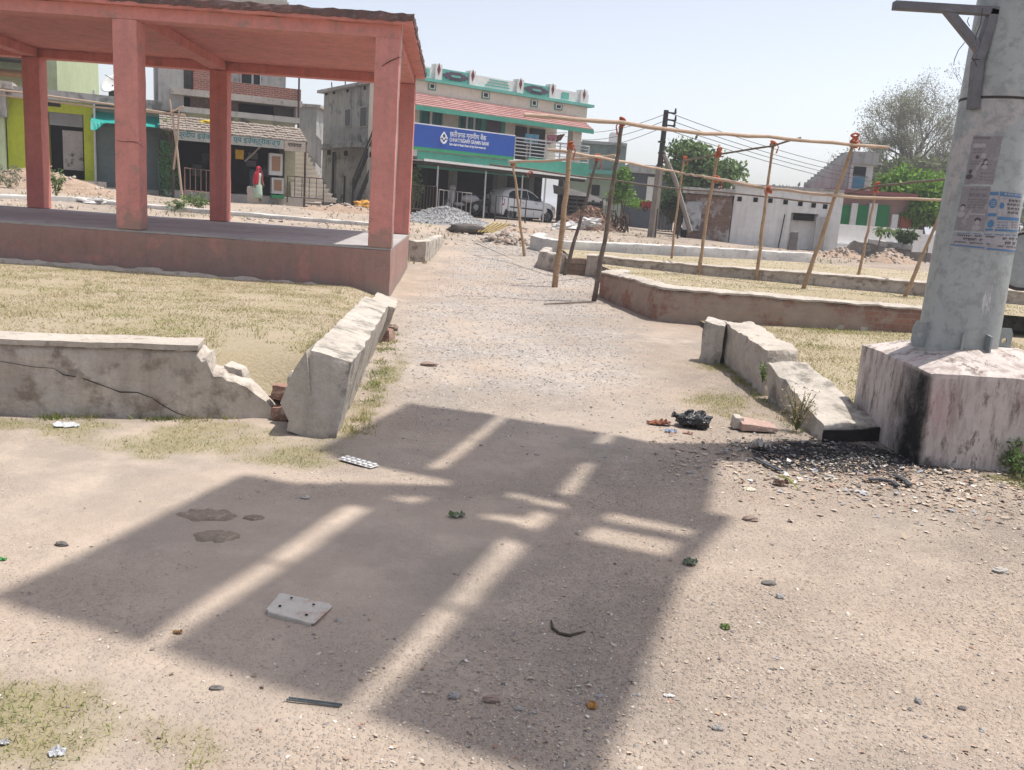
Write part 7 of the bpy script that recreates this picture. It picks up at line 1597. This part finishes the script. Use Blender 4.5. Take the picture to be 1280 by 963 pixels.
for i,(x,y,r,k,sc_,lb) in enumerate(((567,872,.016,'grey',(1,.85,.7),'round grey stone in the lower middle of the shadow'),(615,878,.019,'brown',(1.4,.7,.6),'long brown stone right of the round grey one'),(77,681,.02,'dark',(1.3,.6,.6),'dark stone alone on the sunlit ground at the left'),(1250,717,.028,'pale',(1.2,.8,.5),'pale flat stone on bare earth at the right edge'),(897,912,.014,'grey',(1.2,.8,.7),'grey stone on smooth sand low right of the shadow'),(1203,884,.012,'dark',(1.1,.8,.6),'small dark stone at the lower right corner'),(1148,876,.014,'grey',(.8,1.1,.7),'upright grey stone at the lower right'),(938,652,.030,'brown',(1.3,.8,.5),'flat brown stone right of the shadow'),(961,729,.025,'dark',(1.3,.7,.4),'dark flat stone on the litter slope right of the shadow'),(975,747,.018,'grey',(1,.8,.6),'small grey stone under the dark flat one'),(381,624,.018,'pale',(1.2,.8,.6),'pale stone at the head of the first light bar'),(735,879,.008,'brown',(1,1,.7),'tiny brown stone beside the orange leaf'),(648,887,.011,'grey',(1.3,.8,.5),'bluish stone right of the long brown one'),(1036,598,.03,'pale',(1.2,.8,.6),'pale stone at the near edge of the burnt litter'),(270,862,.014,'dark',(1.5,.7,.5),'dark shard on sand below the first light bar'),(490,413,.055,'brown',(1.2,.8,.8),'brown stone under the right side of tilted kerb'),(536,456,.05,'brown',(1.5,.9,.5),'brown crumpled clod on the path'),(652,351,.06,'dark',(2.2,.8,.4),'dark clod far along the gravel path'))):
    c=gp_(x,y); mb=MB(); mb.ball(c+Vector((0,0,r*sc_[2]*.5)),r,sc_,12,9,.45,i); mb.build('stone',sm_[k],label=lb,cat='stone',loc=c,group='loose stones on the bare ground')
# thin dark strips modelled in place of pole shadows on the gravel path
for a,b_,lb in (((591,319),(687,345),'long thin strip standing in for a pole shadow across the gravel path'),((680,381.5),(741,379),'thin strip standing in for the grey pole shadow left of its foot')):
    A,B_=G(*a),G(*b_); A.z=zg(A.x,A.y)+bump_z(A.x,A.y)+.02; B_.z=bump_z(B_.x,B_.y)+.02; mb=MB(); mb.tube([A,(A+B_)/2,B_],[.010,.014,.010],5); mb.build('stick',greywood,label=lb,cat='stick',loc=A,group='modelled pole shadows on the gravel path')
# ================================================================== woman at the shop step
def person():
    B_=D(322,254,34.3); s=D(325,210,34.3).z-B_.z; H_=s/1.58
    t=thing('person','woman in a red headscarf and pale green dress walking past the shop','person',B_)
    me=bpy.data.meshes.new('body'); J={'pel':((0,0,.86),.12),'spn':((.01,0,1.08),.115),'chs':((.03,0,1.26),.125),'nck':((.05,0,1.38),.05),'hd0':((.07,0,1.45),.075),'hd1':((.075,0,1.54),.08),'nose':((.155,0,1.475),.012),
     'hl':((0,.09,.80),.095),'kl':((.10,.09,.45),.06),'al':((.08,.09,.08),.04),'tl':((.20,.09,.03),.028),'hr':((0,-.09,.80),.095),'kr':((.02,-.09,.45),.06),'ar':((-.14,-.09,.10),.04),'tr':((-.03,-.09,.03),.028),
     'sl':((.03,.17,1.30),.055),'el':((.02,.21,1.05),.042),'wl':((.14,.19,.86),.03),'gl':((.19,.18,.80),.03),'sr':((.03,-.17,1.30),.055),'er':((-.04,-.22,1.05),.042),'wr':((.04,-.22,.82),.03),'gr':((.07,-.215,.74),.03)}
    Eg=[('pel','spn'),('spn','chs'),('chs','nck'),('nck','hd0'),('hd0','hd1'),('hd0','nose'),('pel','hl'),('hl','kl'),('kl','al'),('al','tl'),('pel','hr'),('hr','kr'),('kr','ar'),('ar','tr'),('chs','sl'),('sl','el'),('el','wl'),('wl','gl'),('chs','sr'),('sr','er'),('er','wr'),('wr','gr')]
    rg=np.random.default_rng(1); fing=[]
    for sd_,g in((1,'l'),(-1,'r')):
        base=Vector(J['g'+g][0])
        for f in range(4): n=f'f{g}{f}'; J[n]=(tuple(base+Vector((-.03+.022*f,0,-.075+.006*abs(f-1.5)))),.009); Eg.append(('g'+g,n))
        n='th'+g; J[n]=(tuple(base+Vector((.05,0,-.02))),.010); Eg.append(('g'+g,n))
    ks=list(J); me.from_pydata([tuple(Vector(J[k][0])*H_) for k in ks],[(ks.index(a),ks.index(b)) for a,b in Eg],[])
    o=bpy.data.objects.new('body',me); C.objects.link(o); o.parent=t; OFF[o.name]=Vector()
    sk=o.modifiers.new('skin','SKIN'); sk.use_smooth_shade=True
    for i,k in enumerate(ks): v=me.skin_vertices[0].data[i]; v.radius=(J[k][1]*H_,)*2; v.use_root=(k=='pel')
    o.modifiers.new('sub','SUBSURF').levels=1; o.modifiers['sub'].render_levels=2; me.materials.append(M('brown_skin',(.20,.11,.07),(.17,.09,.06),5,bump=0))
    OFF[t.name]=Vector()   # parts below are modelled from the feet
    def loft(name,secs,mat,K=20,half=None,fold=.0):
        V=[];F=[]
        for (x,y,z,rx,ry) in secs:
            for i in range(K):
                a=2*math.pi*i/K; q=1+fold*math.sin(a*7+z*3); V.append(((x+rx*q*math.cos(a))*H_,(y+ry*q*math.sin(a))*H_,z*H_))
        m=len(secs); F=[(j*K+i,j*K+(i+1)%K,(j+1)*K+(i+1)%K,(j+1)*K+i) for j in range(m-1) for i in range(K)]
        mb=MB(); mb.add(V,F); p=mb.build(name,mat,t,smooth='soft'); p.modifiers.new('t','SOLIDIFY').thickness=.008; return p
    loft('dress',[(.0,0,.22,.23,.20),(0,0,.45,.21,.19),(.0,0,.75,.18,.20),(.0,0,.95,.145,.165),(.015,0,1.10,.14,.155),(.03,0,1.25,.15,.185),(.04,0,1.34,.11,.14)],M('pale_green_cloth',(.44,.55,.45),(.36,.48,.38),5,bump=.1),fold=.06)
    red=M('red_cloth',(.55,.025,.06),(.44,.02,.045),5,bump=.1)
    # scarf over head, shoulders and back, open at the face (+x)
    V=[];F=[];K=22; secs=[(.05,1.645,.03,.03),(.055,1.62,.085,.085),(.06,1.54,.115,.11),(.055,1.44,.115,.115),(.03,1.36,.15,.18),(.01,1.22,.19,.235),(-.02,1.0,.21,.25),(-.04,.82,.20,.23)]
    for j,(x,z,rx,ry) in enumerate(secs):
        op=.55 if 2<=j<=3 else (.35 if j>3 else .02)
        for i in range(K+1):
            a=op+(2*math.pi-2*op)*i/K; q=1+.05*math.sin(a*6+j); V.append(((x+rx*q*math.cos(a))*H_,(ry*q*math.sin(a))*H_,z*H_))
    for j in range(len(secs)-1):
        for i in range(K): a=j*(K+1)+i; F.append((a,a+1,a+K+2,a+K+1))
    mb=MB(); mb.add(V,F); p=mb.build('headscarf',red,t,smooth='soft'); p.modifiers.new('t','SOLIDIFY').thickness=.008
    hm=plain('black_hair',(.012,.01,.01)); mb=MB(); mb.ball((.055*H_,0,1.545*H_),.092*H_,(1.0,.95,.85),14,10); mb.build('hair',hm,t,smooth='soft')
    for y in(-.03,.03): mb=MB(); mb.ball((.150*H_,y*H_,1.505*H_),.010*H_,(.5,1.2,.7),8,6); mb.build('eye',hm,t)
    mb=MB(); mb.ball((.148*H_,0,1.435*H_),.016*H_,(.4,1.3,.4),8,6); mb.build('mouth',maroon,t)
    t.rotation_euler=(0,0,R(-35))
    return t
person()
c=D(315,254,34.2); mb=MB(); cc=[(c.x-.2,c.y,c.z),(c.x+.22,c.y,c.z),(c.x+.22,c.y+.2,c.z),(c.x-.2,c.y+.2,c.z)]; mb.rough([*cc,*[(p[0]*1.0,p[1],c.z+.62) for p in cc]],(6,4,8),.03,4,.01,2); mb.build('sack',M('pale_sack',(.50,.44,.38),(.42,.37,.32),5),label='pale filled sack standing beside the woman in red',cat='sack',loc=c)
# ================================================================== dusty air
HZ=MB(); HZ.box(-900,900,-150,1900,-1.4,14); hm_=bpy.data.materials.new('dusty_air'); hm_.use_nodes=True; ht=hm_.node_tree
ht.nodes.remove(ht.nodes['Principled BSDF']); pvn=ht.nodes.new('ShaderNodeVolumePrincipled'); pvn.inputs['Color'].default_value=(.93,.95,1,1); pvn.inputs['Density'].default_value=HAZE; pvn.inputs['Anisotropy'].default_value=.2
ht.links.new(pvn.outputs[0],ht.nodes['Material Output'].inputs['Volume'])
if HAZE>0: HZ.build('haze',hm_,kind='stuff',loc=(0,0,0))
S.cycles.volume_bounces=0
